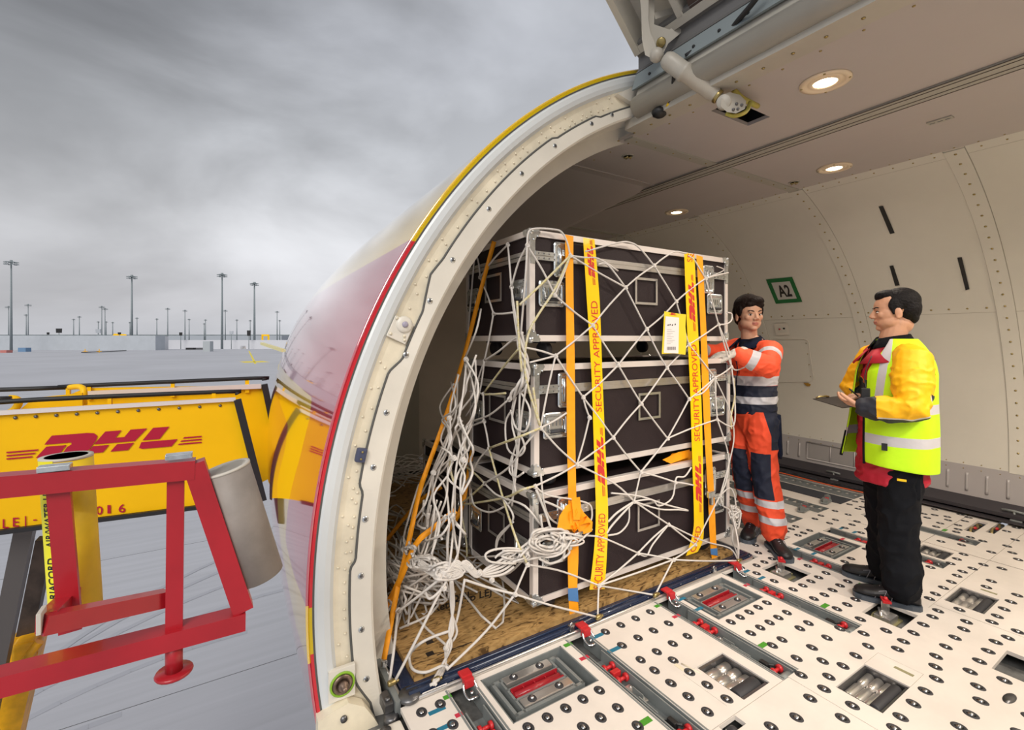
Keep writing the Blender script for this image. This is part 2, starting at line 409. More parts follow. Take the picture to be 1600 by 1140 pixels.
for a in (118, 121, 124, 170, 173, 176):
    for k in range(3): mb.lathe([(.0, .0045), (.0035, .004), (.0055, .0015), (.006, 0)], at_ring(a+k*.9, 2.650, 1.958), (0,-1,0), 8)
struct(mb, 'trim_4', 'cream_old', fix=True)
# inner plate with countersunk screws; its edge steps in and out
def seam_r(a):
    st = [(107, 2.628), (113, 2.628), (113.6, 2.618), (120, 2.618), (120.5, 2.632), (127.5, 2.632), (128.2, 2.645), (148.0, 2.645), (150, 2.658), (153.5, 2.612), (158.5, 2.612), (160, 2.648), (170.2, 2.648), (170.9, 2.628), (176.8, 2.628), (177.4, 2.648), (187.3, 2.648), (188, 2.640), (190, 2.604), (195.5, 2.596), (203, 2.596)]
    for (a0, r0), (a1, r1) in zip(st, st[1:]):
        if a0 <= a <= a1: return r0+(r1-r0)*(a-a0)/(a1-a0)
    return 2.6
mb = MB(); n = 260; vs = []; fs = []
for i in range(n+1):
    a = A0+(A1-A0)*i/n
    vs += [at_ring(a, seam_r(a)-.003, 1.952), at_ring(a, 2.566, 1.945), at_ring(a, 2.556, 1.952), at_ring(a, 2.552, 2.16), at_ring(a, 2.575, 2.16), at_ring(a, seam_r(a)-.003, 1.975)]
for i in range(n):
    for j in range(6):
        l = (j+1) % 6; fs.append((i*6+j, i*6+l, i*6+6+l, i*6+6+j))
mb.add(vs, fs); mb.f.append([0,1,2,3,4,5]); mb.m.append(0); mb.sm.append(False); mb.f.append([n*6+j for j in (5,4,3,2,1,0)]); mb.m.append(0); mb.sm.append(False)
for a in (109.5, 112.5, 118, 121.8, 128.5, 134.5, 140.5, 147.5, 152.3, 158.0, 163.6, 168.6, 173.2, 178.2, 183.0, 187.6):
    c = at_ring(a, 2.606, 1.9475); mb.lathe([(.013, 0), (.012, .0015), (.0, .0015)], c, (0,-1,0), 14, 1); mb.lathe([(.0075, .0014), (.006, .003), (.0, .003)], c, (0,-1,0), 10, 2)
mo = mb.build('trim_5', ['cream', 'zinc', 'dark_steel'], kind='structure', fix=True)
mb = MB(); mb.tube([at_ring(A0+(A1-A0)*i/n, seam_r(A0+(A1-A0)*i/n), 1.955) for i in range(n+1)], .0055, 6); struct(mb, 'trim_6', 'seal')

def fitting(name, label, a, r, kind):
    c = at_ring(a, r, 1.948)
    t = thing(name, label, 'door fitting' if kind != 'bumper' else 'bumper', c)
    t.rotation_euler = (0, -R(a-180), 0)
    return t
# latch boss at shoulder height
t = fitting('latch_boss', 'round cream latch boss with small grey pin, on door frame beside the case stack', 155.5, 2.665, 'b')
mb = MB(); mb.lathe([(.036, 0), (.036, .012), (.030, .018), (.016, .020), (.0, .020)], (0,.005,0), (0,-1,0), 26); mb.bbox((-.05,-.004,-.075), (.04,.006,.02), .003)
mb.build('base_plate', 'cream', t, local=True)
mb = MB(); mb.lathe([(.013, .018), (.013, .024), (.009, .028), (0, .028)], (0,.005,0), (0,-1,0), 16); mb.build('pin', mat('lilac_pin', (.36, .33, .42), .4), t, local=True, label='small lilac grey pin')
mb = MB()
for q in ((-.038,-.06), (.028,-.06), (-.04,.01), (.02,-.045)): mb.lathe([(.007, 0), (.006, .004), (0, .005)], (q[0], -.004, q[1]), (0,-1,0), 10)
mb.build('rivet', 'cream_old', t, local=True)
for k, a in enumerate((167.6, 191.0)):
    t = fitting('rubber_bumper', ('dark blue rubber bumper on the door frame at mid height', 'dark blue rubber bumper low on the door frame above the green ringed pin')[k], a, 2.668, 'bumper')
    mb = MB(); mb.bbox((-.021,-.016,-.029), (.021,.012,.029), .009); mb.build('pad', mat('bumper_blue%d' % k, (.055,.065,.12), .45), t, local=True)
    mb = MB()
    for z in (-.014, .014): mb.lathe([(.005, 0), (.004, .003), (0, .003)], (0,-.016,z), (0,-1,0), 8)
    mb.build('screw', 'brass', t, local=True)
c = P(535, 1068, y=1.93); t = thing('locking_pin', 'rusty steel locking pin with green ring at foot of door frame', 'door fitting', c)
mb = MB(); mb.bbox((-.052,.0,-.062), (.050,.02,.062), .003); mb.build('base_plate', 'cream', t, local=True)
mb = MB(); mb.lathe([(.048, 0), (.048, .004), (.040, .005), (.040, 0)], (0,0,0), (0,-1,0), 30); mb.build('ring', mat('lime', (.25,.48,.03), .5), t, local=True, label='lime green ring')
mb = MB(); mb.lathe([(.040, .001), (.036, .009), (.026, .010), (.024, .004), (0, .004)], (0,0,0), (0,-1,0), 26, 0); mb.lathe([(.019, .0), (.019, .022), (.012, .026), (.011, .040), (.008, .044), (0, .044)], (.0,0,0), (.06,-1,-.06), 18, 0); mb.build('pin', mat('rusty', (.24,.17,.13), .4, metal=.7, var=.4, vs=40), t, local=True, label='rusty steel pin')
# sill casting in the bottom corner
t = thing('sill_casting', 'cream painted hinge casting on door sill below the green ringed pin', 'door fitting', (.42, 1.75, -.06))
mb = MB(); fn = lambda u, v, h: P(u, v, y=1.90) + V((0, h, 0))
mb.prism([(497,1128),(520,1112),(545,1098),(570,1104),(585,1122),(600,1146),(600,1200),(497,1200)], fn, .05)
mb.lathe([(.013, 0), (.013, .008), (.0, .01)], P(537,1122,y=1.90), (0,-1,0), 14, 1)
mb.build('casting', ['cream_old', 'dark_steel'], t)
mb = MB(); mb.bbox((.475,1.66,-.055), (.60,1.80,-.005), .01); mb.lathe([(.022, 0), (.022, .012), (.0, .013)], (.53,1.765,-.006), (0,0,1), 16, 1); mb.build('lug', ['cream', 'dark_steel'], t)
# sill beam and outer skin below the door opening
mb = MB(); mb.box((.36,-1.7,-.30), (.60,1.86,-.075)); struct(mb, 'trim_7', 'cream')
mb = MB()
mb.arc((XC, ZC), 2.79, 2.805, 195, 215, -1.7, 1.95, 12); o = struct(mb, 'trim_8', m)
for y, a1 in ((-1.72, 66),):                               # the fuselage goes on behind the photographer
    mb = MB(); mb.arc((XC, ZC), 2.79, 2.80, 66, 215, -5.0, -1.72, 60); struct(mb, 'wall_rear_skin', m)

# ------------------------------------------------------------------ cabin lining
LX, LZ, LR = 3.09, 0.46, 2.455
CZ = 2.72
aT = math.degrees(math.asin((CZ-LZ)/LR)); aB = math.degrees(math.asin((.38-LZ)/LR))
mb = MB(); mb.arc((LX, LZ), LR, LR+.03, aB, aT, -5.0, 6.6, 60)
struct(mb, 'wall_right', 'lining')
mb = MB(); mb.arc((LX, LZ), LR+.002, LR+.03, 180-aT, 200, 2.17, 5.74, 60)
mb.arc((LX, LZ), LR+.002, LR+.03, 180-aT, 200, -5.0, -1.75, 60); struct(mb, 'wall_left', 'lining')
mb = MB(); mb.arc((LX, LZ), 2.44, 2.62, 106, 200, 2.155, 2.17, 60); struct(mb, 'trim_27', 'cream')
# dado panel with pressed ribs, kick strip
def lin(a, y, dr=0): return V((LX+(LR+dr)*math.cos(R(a)), y, LZ+(LR+dr)*math.sin(R(a))))
aD = math.degrees(math.asin((.13-LZ)/LR))
mb = MB(); mb.arc((LX, LZ), LR-.004, LR+.02, aD, aB+.25, -5, 6.6, 6, 0)
y = -4.95
while y < 6.5:
    if not (1.98 < y < 2.75):
        p0 = lin(aD+.9, y, -.004); p1 = lin(aB-1.3, y, -.004); d = (p1-p0)
        pts = [p0+d*k/6 for k in range(7)]
        mb.loft([(pts[0], V((0,.002,0)), V((.001,0,0)))]+[(q, V((0,.011,0)), V((.009,0,0))) for q in pts]+[(pts[-1], V((0,.002,0)), V((.001,0,0)))], 10)
    y += .127
struct(mb, 'baseboard_right', 'dado', fix=True)
mb = MB()                                                  # three-pane grille set in the dado
fr = MB()
for k in range(3):
    y0 = 2.04+.225*k; y1 = y0+.205
    q = [lin(aD+1.2, y0, -.007), lin(aD+1.2, y1, -.007), lin(aB-1.1, y1, -.007), lin(aB-1.1, y0, -.007)]
    mb.add(q, [(0,1,2,3)], 0)
a_, b_ = lin(aD+.8, 2.02, -.008), lin(aB-.7, 2.02, -.008)
sv = thing('air_grille', 'grey three-pane air grille low in wall lining behind the orange worker', 'vent', lin(aD+1.2, 2.04))
mb.build('pane', 'dado_dark', sv)
fr.tube(smooth_pts([lin(aD+.9, 2.03,-.006), lin(aD+.9, 2.71,-.006), lin(aB-.8, 2.72,-.006), lin(aB-.8, 2.02,-.006), lin(aD+.9, 2.03,-.006)], 1), .008, 6)
for y in (2.255, 2.48): fr.tube([lin(aD+.9, y,-.006), lin(aB-.8, y,-.006)], .006, 6)
fr.build('frame', 'dado', sv)
mb = MB(); mb.box((5.33,-5,.02), (5.56,6.6,.03)); 
kick = [lin(aD+.1, 0, .0), V((5.40,0,.075)), V((5.40,0,.045)), V((5.46,0,.04)), V((5.50,0,.0)), V((5.60,0,-.02)), V((5.6,0,.14))]
vs = [V((p.x, yy, p.z)) for yy in (-5, 6.6) for p in kick]; k = len(kick)
mb.add(vs, [(i, (i+1) % k, k+(i+1) % k, k+i) for i in range(k)]); struct(mb, 'trim_9', 'dark_strip', fix=True)
# screws, straps and joints of the lining
mb = MB()
def screw(p, nrm, r=.0085, mi=0): mb.lathe([(r, 0), (r*.8, .003), (0, .0035)], p, nrm, 8, mi)
def inward(a): return V((-math.cos(R(a)), 0, -math.sin(R(a))))
RIBS = (-2.85,-1.87,-.88, .10, 1.09, 2.08, 3.07, 4.06, 5.05)
for ry in RIBS:
    a = aB+1.6
    while a < aT-.5:
        screw(lin(a, ry, -.008), inward(a)); a += 2.45
for i in range(100):
    y = -4.9+.115*i
    a = math.degrees(math.asin((1.735-LZ)/LR)); screw(lin(a, y), inward(a))
    if i % 1 == 0:
        screw(lin(aT-.9, y, 0), inward(aT), .006)
        screw(lin(aB+.6, y, 0), inward(aB), .005); screw(lin(aB-.55, y, -.004), inward(aB), .005)
struct(mb, 'trim_10', 'brass')
mb = MB()
for ry in RIBS: mb.arc((LX, LZ), LR-.008, LR+.002, aB, aT-.2, ry-.052, ry+.052, 50)
struct(mb, 'trim_11', 'lining', fix=True)
mb = MB()
for ry in RIBS:
    for dy in (-.0535, .0535): mb.tube([lin(aB+(aT-aB)*i/40, ry+dy, -.001) for i in range(41)], .0016, 4)
a = math.degrees(math.asin((1.700-LZ)/LR)); mb.tube([lin(a, -5, 0), lin(a, 6.5, 0)], .0016, 4)
mb.tube([lin(aT-1.8, -5, 0), lin(aT-1.8, 6.5, 0)], .0012, 4)
struct(mb, 'trim_12', mat('joint_line', (.36,.33,.28), .7))
mb = MB()
for i in range(60):
    pass
# ceiling
CRIBS = (-1.87, .10, 2.08, 4.06)
cx0, cx1 = 2.12, LX+math.sqrt(LR**2-(CZ-LZ)**2)+.012
mb = MB()
hx0, hx1, hy0, hy1 = 2.26, 2.60, 1.47, 1.60               # slot through which the door actuator passes
for a, b in (((cx0,-5), (hx0,6.6)), ((hx1,-5), (cx1,6.6)), ((hx0,-5), (hx1,hy0)), ((hx0,hy1), (hx1,6.6))): mb.box((*a, CZ), (*b, CZ+.02))
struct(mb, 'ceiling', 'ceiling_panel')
mb = MB(); mb.box((hx0-.02,hy0-.02,CZ+.021), (hx1+.02,hy1+.02,CZ+.20)); 
mb.f = [f for i, f in enumerate(mb.f) if i != 0]; mb.m.pop(); mb.sm.pop(); struct(mb, 'trim_13', 'black')
mb = MB()
for ry in CRIBS: mb.box((cx0+.01, ry-.035, CZ-.010), (cx1-.015, ry+.035, CZ-.0005), 0)
mb.box((2.955,-5,CZ-.011), (3.085,6.6,CZ-.001), 0)
struct(mb, 'trim_14', 'ceiling_trim')
mb = MB()
for x in (2.953, 2.985, 3.045, 3.087): mb.box((x-.002,-5,CZ-.0135), (x+.002,6.6,CZ-.010))
struct(mb, 'trim_15', mat('groove', (.10,.085,.07), .7))
mb = MB()
for ry in CRIBS:
    x = 2.2
    while x < 3.9:
        if abs(x-3.02) > .09: screw(V((x, ry, CZ-.010)), (0,0,-1), .006)
        x += .17
for i in range(90): screw(V((cx1-.035, -4.9+.115*i, CZ)), (0,0,-1), .006); screw(V((2.085, -4.9+.13*i, 2.7065)), (0,0,-1), .008); screw(V((2.19, -4.9+.16*i, CZ)), (0,0,-1), .006)
struct(mb, 'trim_16', 'brass')

# upper door sill: beams along the top of the opening
mb = MB()
def extr(prof, y0, y1, mi=0, smooth=False):
    k = len(prof); mb.add([V((x, y0, z)) for x, z in prof]+[V((x, y1, z)) for x, z in prof], [(i, (i+1) % k, k+(i+1) % k, k+i) for i in range(k)]+[list(range(k)), list(range(k, 2*k))[::-1]], mi, smooth)
rb = [(2.02+.062*math.cos(R(t)), 2.80+.062*math.sin(R(t))) for t in range(0, 360, 20)]
extr(rb, -5, 1.90, 0, True)
extr([(2.02,2.71),(2.14,2.705),(2.14,2.74),(2.02,2.76)], -5, 2.0)
extr([(1.985,2.85),(2.02,2.86),(2.06,2.96),(2.02,2.97)], -5, 1.88)
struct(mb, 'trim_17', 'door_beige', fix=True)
mb = MB(); extr([(1.970,2.885),(1.985,2.885),(2.02,2.985),(2.005,2.985)], -5, 1.90)
for i in range(48): mb.lathe([(.009, 0), (.007, .005), (0, .005)], (1.982, -4.8+.14*i, 2.925), (-.95,0,-.3), 8, 1)
struct(mb, 'trim_18', [mat('blue_grey', (.25,.29,.30), .5), 'black'], fix=True)
mb = MB(); extr([(2.005,2.99),(2.03,3.02),(2.03,3.09),(1.97,3.13),(1.985,3.16),(2.3,3.2),(2.3,2.9)], -5, 1.905); struct(mb, 'trim_19', mat('fairing_grey', (.16,.155,.15), .5), fix=True)
# corner gusset between frame and top sill
mb = MB(); 
g = [P(960,150,y=1.96), P(985,138,y=1.96), P(1010,142,y=1.96), P(1045,150,y=1.95), P(1075,140,y=1.9), P(1060,190,y=1.85), P(1005,178,y=1.96)]
mb.prism([(q.x, q.z) for q in g], lambda u, v, h: V((u, 1.93+h, v)), .06); struct(mb, 'trim_20', 'cream', fix=True)

# front bulkhead with cupboard panel and tapered lining
def section(R0, y0, y1, xmax, ztop, xc=3.06, zc=.52):         # cabin cross-section, cut flat at ceiling and floor
    pts = []
    for k in range(0, 73):
        a = R(k*5); x, z = xc+R0*math.cos(a), zc+R0*math.sin(a); pts.append((min(x, xmax), max(-.02, min(z, ztop))))
    o = []
    for q in pts:
        if not o or (abs(q[0]-o[-1][0])+abs(q[1]-o[-1][1])) > 1e-4: o.append(q)
    m_ = MB(); m_.prism(o[:-1], lambda u, v, h: V((u, y0+h, v)), y1-y0); return m_
mb = section(2.50, 5.75, 5.80, 9, 2.72); struct(mb, 'wall_front', mat('bulkhead', (.42,.37,.31), .6, var=.05, vs=2))
mb = section(2.50, 5.04, 5.74, 1.86, 2.45); m9 = section(2.50, 5.01, 5.05, 1.885, 2.45); m9.v = [p for p in m9.v]; mb.add(m9.v, m9.f); struct(mb, 'wall_partition', mat('partition', (.30,.285,.235), .6, var=.05, vs=2))
mb = MB()
q0 = P(673,452,y=5.73); q1 = P(735,427,y=5.73); q1b = P(900,360,y=5.73)
mb.prism([(0,0),(1,0),(1,1),(0,1)], lambda u, v, h: (q0+(q1b-q0)*u)*(1-v)+V((2.0+u*1.0, 2.6, 2.715))*v+V((0,0,h)), .02)
mb.bar(q0+V((-.3,-.01,-.13)), q1b+V((0,-.01,-.0)), .03, .05, 1); struct(mb, 'trim_21', ['ceiling_panel', 'cream'])

mb = section(2.47, -5.03, -5.0, 9, 2.74, LX, LZ); struct(mb, 'wall_rear', 'lining')
# ------------------------------------------------------------------ cargo door, raised overhead
HX, HZ = 2.02, 3.075
dd = V((-.685, 0, .728)).normalized(); dn = V((-.728, 0, -.685)).normalized()      # along the door leaf, and its inner-face normal
def D(s, y, h=0): return V((HX, y, HZ))+dd*s+dn*h
dr = MB()
def dbox(mb, s0, s1, y0, y1, h0, h1, mi=0):
    vs = [D(s, y, h) for h in (h0, h1) for s, y in ((s0,y0),(s1,y0),(s1,y1),(s0,y1))]
    mb.add(vs, [(0,3,2,1),(4,5,6,7),(0,1,5,4),(1,2,6,5),(2,3,7,6),(3,0,4,7)], mi)
dbox(dr, .02, 2.5, -1.62, 1.90, -.14, -.11, 0); dbox(dr, .02, 2.5, 1.86, 1.90, -.14, .012, 0); dbox(dr, .02, 2.5, -1.62, -1.58, -.14, .012, 0)
dbox(dr, .02, .06, -1.6, 1.88, -.14, .01, 0); dbox(dr, 2.46, 2.5, -1.6, 1.88, -.14, .01, 0)
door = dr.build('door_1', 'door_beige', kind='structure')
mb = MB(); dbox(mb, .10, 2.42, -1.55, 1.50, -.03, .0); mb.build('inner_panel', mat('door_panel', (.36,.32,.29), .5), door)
mb = MB()
for y in (1.56, .55, -.45): 
    dbox(mb, .06, 2.46, y, y+.03, -.1, .012)
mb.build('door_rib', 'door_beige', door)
mb = MB()
for k in range(14):
    for y in (1.45, -.2, -1.5): mb.lathe([(.009, 0), (.007, .005), (0, .005)], D(.16+.17*k, y, 0), dn, 8)
    mb.lathe([(.009, 0), (.007, .005), (0, .005)], D(.14, 1.3-.2*k, 0), dn, 8)
mb.build('screw', 'brass', door)
mb = MB(); dbox(mb, .02, .11, -1.55, 1.52, -.02, -.002); mb.build('gap_strip', mat('brown_gap', (.05,.03,.022), .7), door)
# hose inside the hinge gap
t = thing('hydraulic_hose', 'black hose hanging between raised cargo door and top sill', 'hose', P(1075, 90, t=2.4))
mb = MB(); mb.tube(smooth_pts([P(1071,88,t=2.35), P(1100,70,t=2.3), P(1135,52,t=2.2), P(1155,30,t=2.1), P(1180,0,t=2.0), P(1200,-30,t=1.95)], 5), .012, 8); mb.build('hose', 'black', t)

# door actuator: bracket on the door, jack tube, fitting through the ceiling slot
t = thing('door_actuator', 'cream hydraulic jack between raised cargo door and the ceiling slot', 'actuator', P(1100, 120, t=2.35))
def W(px, py, t): return P(px, py, t=t)
T1, T2 = 2.42, 2.20
mb = MB()
fn = lambda u, v, h: P(u, v, t=2.38+h*1.0)
mb.prism([(997,-40),(1014,-40),(1013,30),(1016,52),(1023,66),(1028,82),(1020,92),(1008,86),(1003,62),(1002,20)], fn, .035)
mb.prism([(1014,-40),(1024,-40),(1022,38),(1046,46),(1066,32),(1073,44),(1044,68),(1037,82),(1024,84),(1018,66),(1013,40)], lambda u, v, h: P(u, v, t=2.44+h), .03)
mb.prism([(1022,20),(1050,12),(1054,20),(1024,30)], lambda u, v, h: P(u, v, t=2.45+h), .02)
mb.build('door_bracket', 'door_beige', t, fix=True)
mb = MB(); mb.lathe([(.024, -.02), (.024, .0), (.018, .004), (0, .004)], P(1033,66,t=2.42), -ray(1033,66), 18); mb.build('pivot_bolt', 'brass', t, label='brass coloured pivot bolt head')
mb = MB()
a, b = P(1038,90,t=2.36), P(1142,166,t=2.30); dv = b-a
mb.lathe([(.030,.0),(.042,.02),(.044,.04),(.044,.115),(.047,.118),(.047,.132),(.039,.14),(.038,.30),(.034,.305),(.034,dv.length*.77),(.030,dv.length*.79),(.024,dv.length*.80),(.024,dv.length*.93),(.020,dv.length*.95)], a, dv, 26)
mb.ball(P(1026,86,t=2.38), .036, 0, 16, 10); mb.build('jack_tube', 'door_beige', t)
mb = MB(); q = a+dv*.78; mb.lathe([(.031,0),(.033,.003),(.033,.017),(.029,.02)], q, dv, 20); mb.build('collar', 'brass', t, label='brass collar')
mb = MB(); q = a+dv*.42
for k in range(3): mb.tube([q+V((rnd(-.01,.01),-.03,rnd(.02,.05))) for _ in range(4)], .003, 5)
mb.build('tie_ribbon', mat('pink', (.45,.2,.28), .6), t, label='pink tie ribbon')
mb = MB(); mb.lathe([(.0,-.022),(.030,-.022),(.034,-.018),(.034,.018),(.030,.022),(.0,.022)], P(1131,160,t=2.29), ray(1133,161).cross(V((0,0,1))).cross(dv), 20)
mb.prism([(1128,148),(1140,144),(1156,148),(1166,158),(1164,170),(1150,177),(1136,175),(1126,166)], lambda u, v, h: P(u, v, t=2.27+h), .035)
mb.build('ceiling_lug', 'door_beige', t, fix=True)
mb = MB(); mb.tube(smooth_pts([P(1172,160,t=2.33), P(1166,174,t=2.31), P(1148,181,t=2.3), P(1134,177,t=2.3)], 4), .010, 8, 0); mb.tube(smooth_pts([P(1146,140,t=2.33), P(1158,152,t=2.35), P(1172,160,t=2.38), P(1184,166,t=2.42)], 4), .013, 8, 0)
mb.build('primed_edge', mat('primer', (.30,.34,.05), .5, col2=(.5,.38,.08), vs=12), t, label='yellow green primed edge of the lug')
mb = MB()
for q in ((1151,162),(1159,164),(1153,170),(1146,171)): mb.lathe([(.0075,0),(.006,.006),(0,.007)], P(*q,t=2.268), -ray(*q), 8)
mb.build('bolt', 'dark_steel', t)
t = thing('grounding_strap', 'short black cable with yellow band beside the door jack', 'cable', P(1048, 150, t=2.5))
mb = MB(); mb.tube(smooth_pts([P(1053,112,t=2.36), P(1051,135,t=2.42), P(1046,160,t=2.5), P(1038,174,t=2.55)], 4), .009, 8); mb.ball(P(1030,176,t=2.56), .04, 0, 10, 6, (1.1,1,.7)); mb.build('cable', 'black', t)
mb = MB(); mb.tube([P(1046,161,t=2.497), P(1043,167,t=2.515)], .0115, 10); mb.build('band', 'tape_yellow', t, label='yellow band')

# ------------------------------------------------------------------ cargo floor: panels with channels and pits cut in
TR = [.87, 1.51, 2.145, 2.765, 3.40, 4.04, 4.68]          # channels that carry the pallet locks
holes = [(x-.055, x+.055, 1.12, 1.835) for x in TR]
PITS = [(.96, 1.40, 1.54, 1.815), (2.24, 2.66, 1.54, 1.81), (3.52, 3.92, 1.55, 1.838)]
LOCKP = [(2.975, 3.185, 1.537, 1.74), (2.965, 3.187, 1.0, 1.175), (2.955, 3.19, .50, .665)]
PDUS = [(1.83, 2.02, 1.143, 1.371), (2.232, 2.502, .812, .98), (3.503, 3.775, .817, .984), (4.14, 4.33, 1.16, 1.33)]
POCK = [(1.62, 1.725, 1.068, 1.115), (4.92, 5.28, 1.205, 1.265), (5.02, 5.45, 1.115, 1.165)]
SEAM = [(.6, 2.12, 1.117, 1.120), (2.119, 2.122, .3, 1.12), (3.33, 5.48, .998, 1.001), (3.398, 3.402, .1, .998), (4.385, 4.397, -.6, 1.99), (4.0, 5.4, 1.345, 1.351), (2.502, 2.645, .811, .8125), (2.502, 2.645, .9805, .982), (2.645, 2.647, .811, .982), (1.74, 1.742, 1.16, 1.37), (1.742, 1.83, 1.371, 1.3725), (.6, 5.4, .20, .203), (3.56,3.562,1.2,1.45), (5.0, 5.002, 1.5, 1.95)]
def slab(holes, x0, x1, y0, y1, z, depth, mi=0):
    mb = MB(); xs = sorted({x0, x1, *[h[0] for h in holes], *[h[1] for h in holes]}); ys = sorted({y0, y1, *[h[2] for h in holes], *[h[3] for h in holes]})
    xs = [x for x in xs if x0 <= x <= x1]; ys = [y for y in ys if y0 <= y <= y1]
    def hole(i, j):
        if i < 0 or j < 0 or i >= len(xs)-1 or j >= len(ys)-1: return True
        x = (xs[i]+xs[i+1])/2; y = (ys[j]+ys[j+1])/2
        return any(h[0] < x < h[1] and h[2] < y < h[3] for h in holes)
    for i in range(len(xs)-1):
        for j in range(len(ys)-1):
            if hole(i, j): continue
            a, b, c, d = xs[i], xs[i+1], ys[j], ys[j+1]
            mb.add([(a,c,z),(b,c,z),(b,d,z),(a,d,z)], [(0,1,2,3)], mi)
            if hole(i-1, j): mb.add([(a,c,z),(a,d,z),(a,d,z-depth),(a,c,z-depth)], [(0,1,2,3)], mi)
            if hole(i+1, j): mb.add([(b,c,z),(b,d,z),(b,d,z-depth),(b,c,z-depth)], [(3,2,1,0)], mi)
            if hole(i, j-1): mb.add([(a,c,z),(b,c,z),(b,c,z-depth),(a,c,z-depth)], [(3,2,1,0)], mi)
            if hole(i, j+1): mb.add([(a,d,z),(b,d,z),(b,d,z-depth),(a,d,z-depth)], [(0,1,2,3)], mi)
    return mb
mb = slab(holes+PITS+LOCKP+PDUS+POCK+SEAM, .615, 5.49, -4.9, 1.845, 0, .018)
mb2 = slab([(3.44,3.64,1.9,1.93)], 3.12, 5.49, 1.845, 2.03, 0, .018)
mb.add(mb2.v, mb2.f); floor = struct(mb, 'floor', 'floor_paint')
mb = MB(); mb.box((.5,-4.9,-.12), (5.55,6.6,-.075)); struct(mb, 'floor_lower', 'floor_dark')
mb = MB()
for x in TR:
    for sx in (-1, 1): mb.box((x+sx*.055-.0025, 1.12, -.07), (x+sx*.055+.0025, 1.835, -.001)); mb.box((x+sx*.062-.004, 1.12, -.0005), (x+sx*.062+.004, 1.835, .0015))
for h in PITS: 
    for a, b in (((h[0],h[2]), (h[0]+.006,h[3])), ((h[1]-.006,h[2]), (h[1],h[3])), ((h[0],h[2]), (h[1],h[2]+.006)), ((h[0],h[3]-.006), (h[1],h[3]))): mb.box((*a,-.072), (*b,-.002))
struct(mb, 'trim_22', 'pit_grey')
# longitudinal roller tray floor beyond the painted panels
mb = MB(); mb.box((3.1,2.03,-.05), (5.62,6.6,-.035), 0); mb.box((4.86,2.03,-.034), (5.08,6.6,-.028), 1); mb.box((3.1,2.03,-.05), (5.49,2.045,.0), 0)
struct(mb, 'floor_tray', ['floor_paint', 'navy_panel'])
mb = MB(); mb.box((.5,5.0,-.05), (1.9,5.05,.03)); struct(mb, 'trim_23', 'black')

# ------------------------------------------------------------------ apron far below, in the open
GZ = -5.0
am = mat('apron_concrete', (.42, .43, .47), .75, var=.06, vs=.05)
nt = am.node_tree; L = nt.links; b = nt.nodes['Principled BSDF']; prev = b.inputs['Base Color'].links[0].from_socket
t = nt.nodes.new('ShaderNodeTexCoord'); mpn = nt.nodes.new('ShaderNodeMapping'); L.new(t.outputs['Object'], mpn.inputs[0]); mpn.inputs['Rotation'].default_value = (0,0,R(14)); mpn.inputs['Scale'].default_value = (.22, 5.0, 1)
n = nt.nodes.new('ShaderNodeTexNoise'); L.new(mpn.outputs[0], n.inputs[0]); n.inputs['Scale'].default_value = 1.0; n.inputs['Detail'].default_value = 3
mr = nt.nodes.new('ShaderNodeMapRange'); L.new(n.outputs['Fac'], mr.inputs[0]); mr.inputs[1].default_value = .3; mr.inputs[2].default_value = .7; mr.inputs[3].default_value = .93; mr.inputs[4].default_value = 1.04
mx = nt.nodes.new('ShaderNodeVectorMath'); mx.operation = 'SCALE'; L.new(prev, mx.inputs[0]); L.new(mr.outputs[0], mx.inputs['Scale']); L.new(mx.outputs[0], b.inputs['Base Color'])
mb = MB(); mb.add([(-2500,-300,GZ),(2500,-300,GZ),(2500,3500,GZ),(-2500,3500,GZ)], [(0,1,2,3)]); struct(mb, 'apron', am)
mb = MB()
for k in range(12):                                        # slab joints and curved tyre marks
    y = 2.5+k*7.5; mb.box((-120, y+.6, GZ), (120, y+.612, GZ+.004))
struct(mb, 'trim_24', mat('joint_dark', (.10,.105,.11), .8))
mb = MB()
for k in range(7):
    c = V((-2.5+k*1.3, 5.0+k*.6, 0)); rr = 4+k*.9; pts = []
    for j in range(26): a = R(100+j*5-k*7); pts.append((c.x+rr*math.cos(a), c.y+rr*math.sin(a)))
    for i in range(25):
        for off in (0,):
            (xa, ya), (xb, yb) = pts[i], pts[i+1]; dx, dy = xb-xa, yb-ya; l = math.hypot(dx, dy); nx, ny = -dy/l*.07, dx/l*.07
            zz = GZ+.0015+.0012*k; mb.add([(xa-nx,ya-ny,zz),(xa+nx,ya+ny,zz),(xb+nx,yb+ny,zz),(xb-nx,yb-ny,zz)], [(0,1,2,3)])
struct(mb, 'trim_25', mat('tyre_mark', (.35,.36,.40), .8))
mb = MB()
a = P(378,565.5,z=GZ); b_ = P(416,564.5,z=GZ); mb.bar(a, b_, 9, .01); a = P(389,548,z=GZ); b_ = P(399,568,z=GZ); mb.bar(a, b_, .6, .01)
o = mb.build('ground_marking', mat('line_yellow', (.75,.60,.03), .7)); tag(o, 'yellow painted cross marking on the grey apron', 'marking')
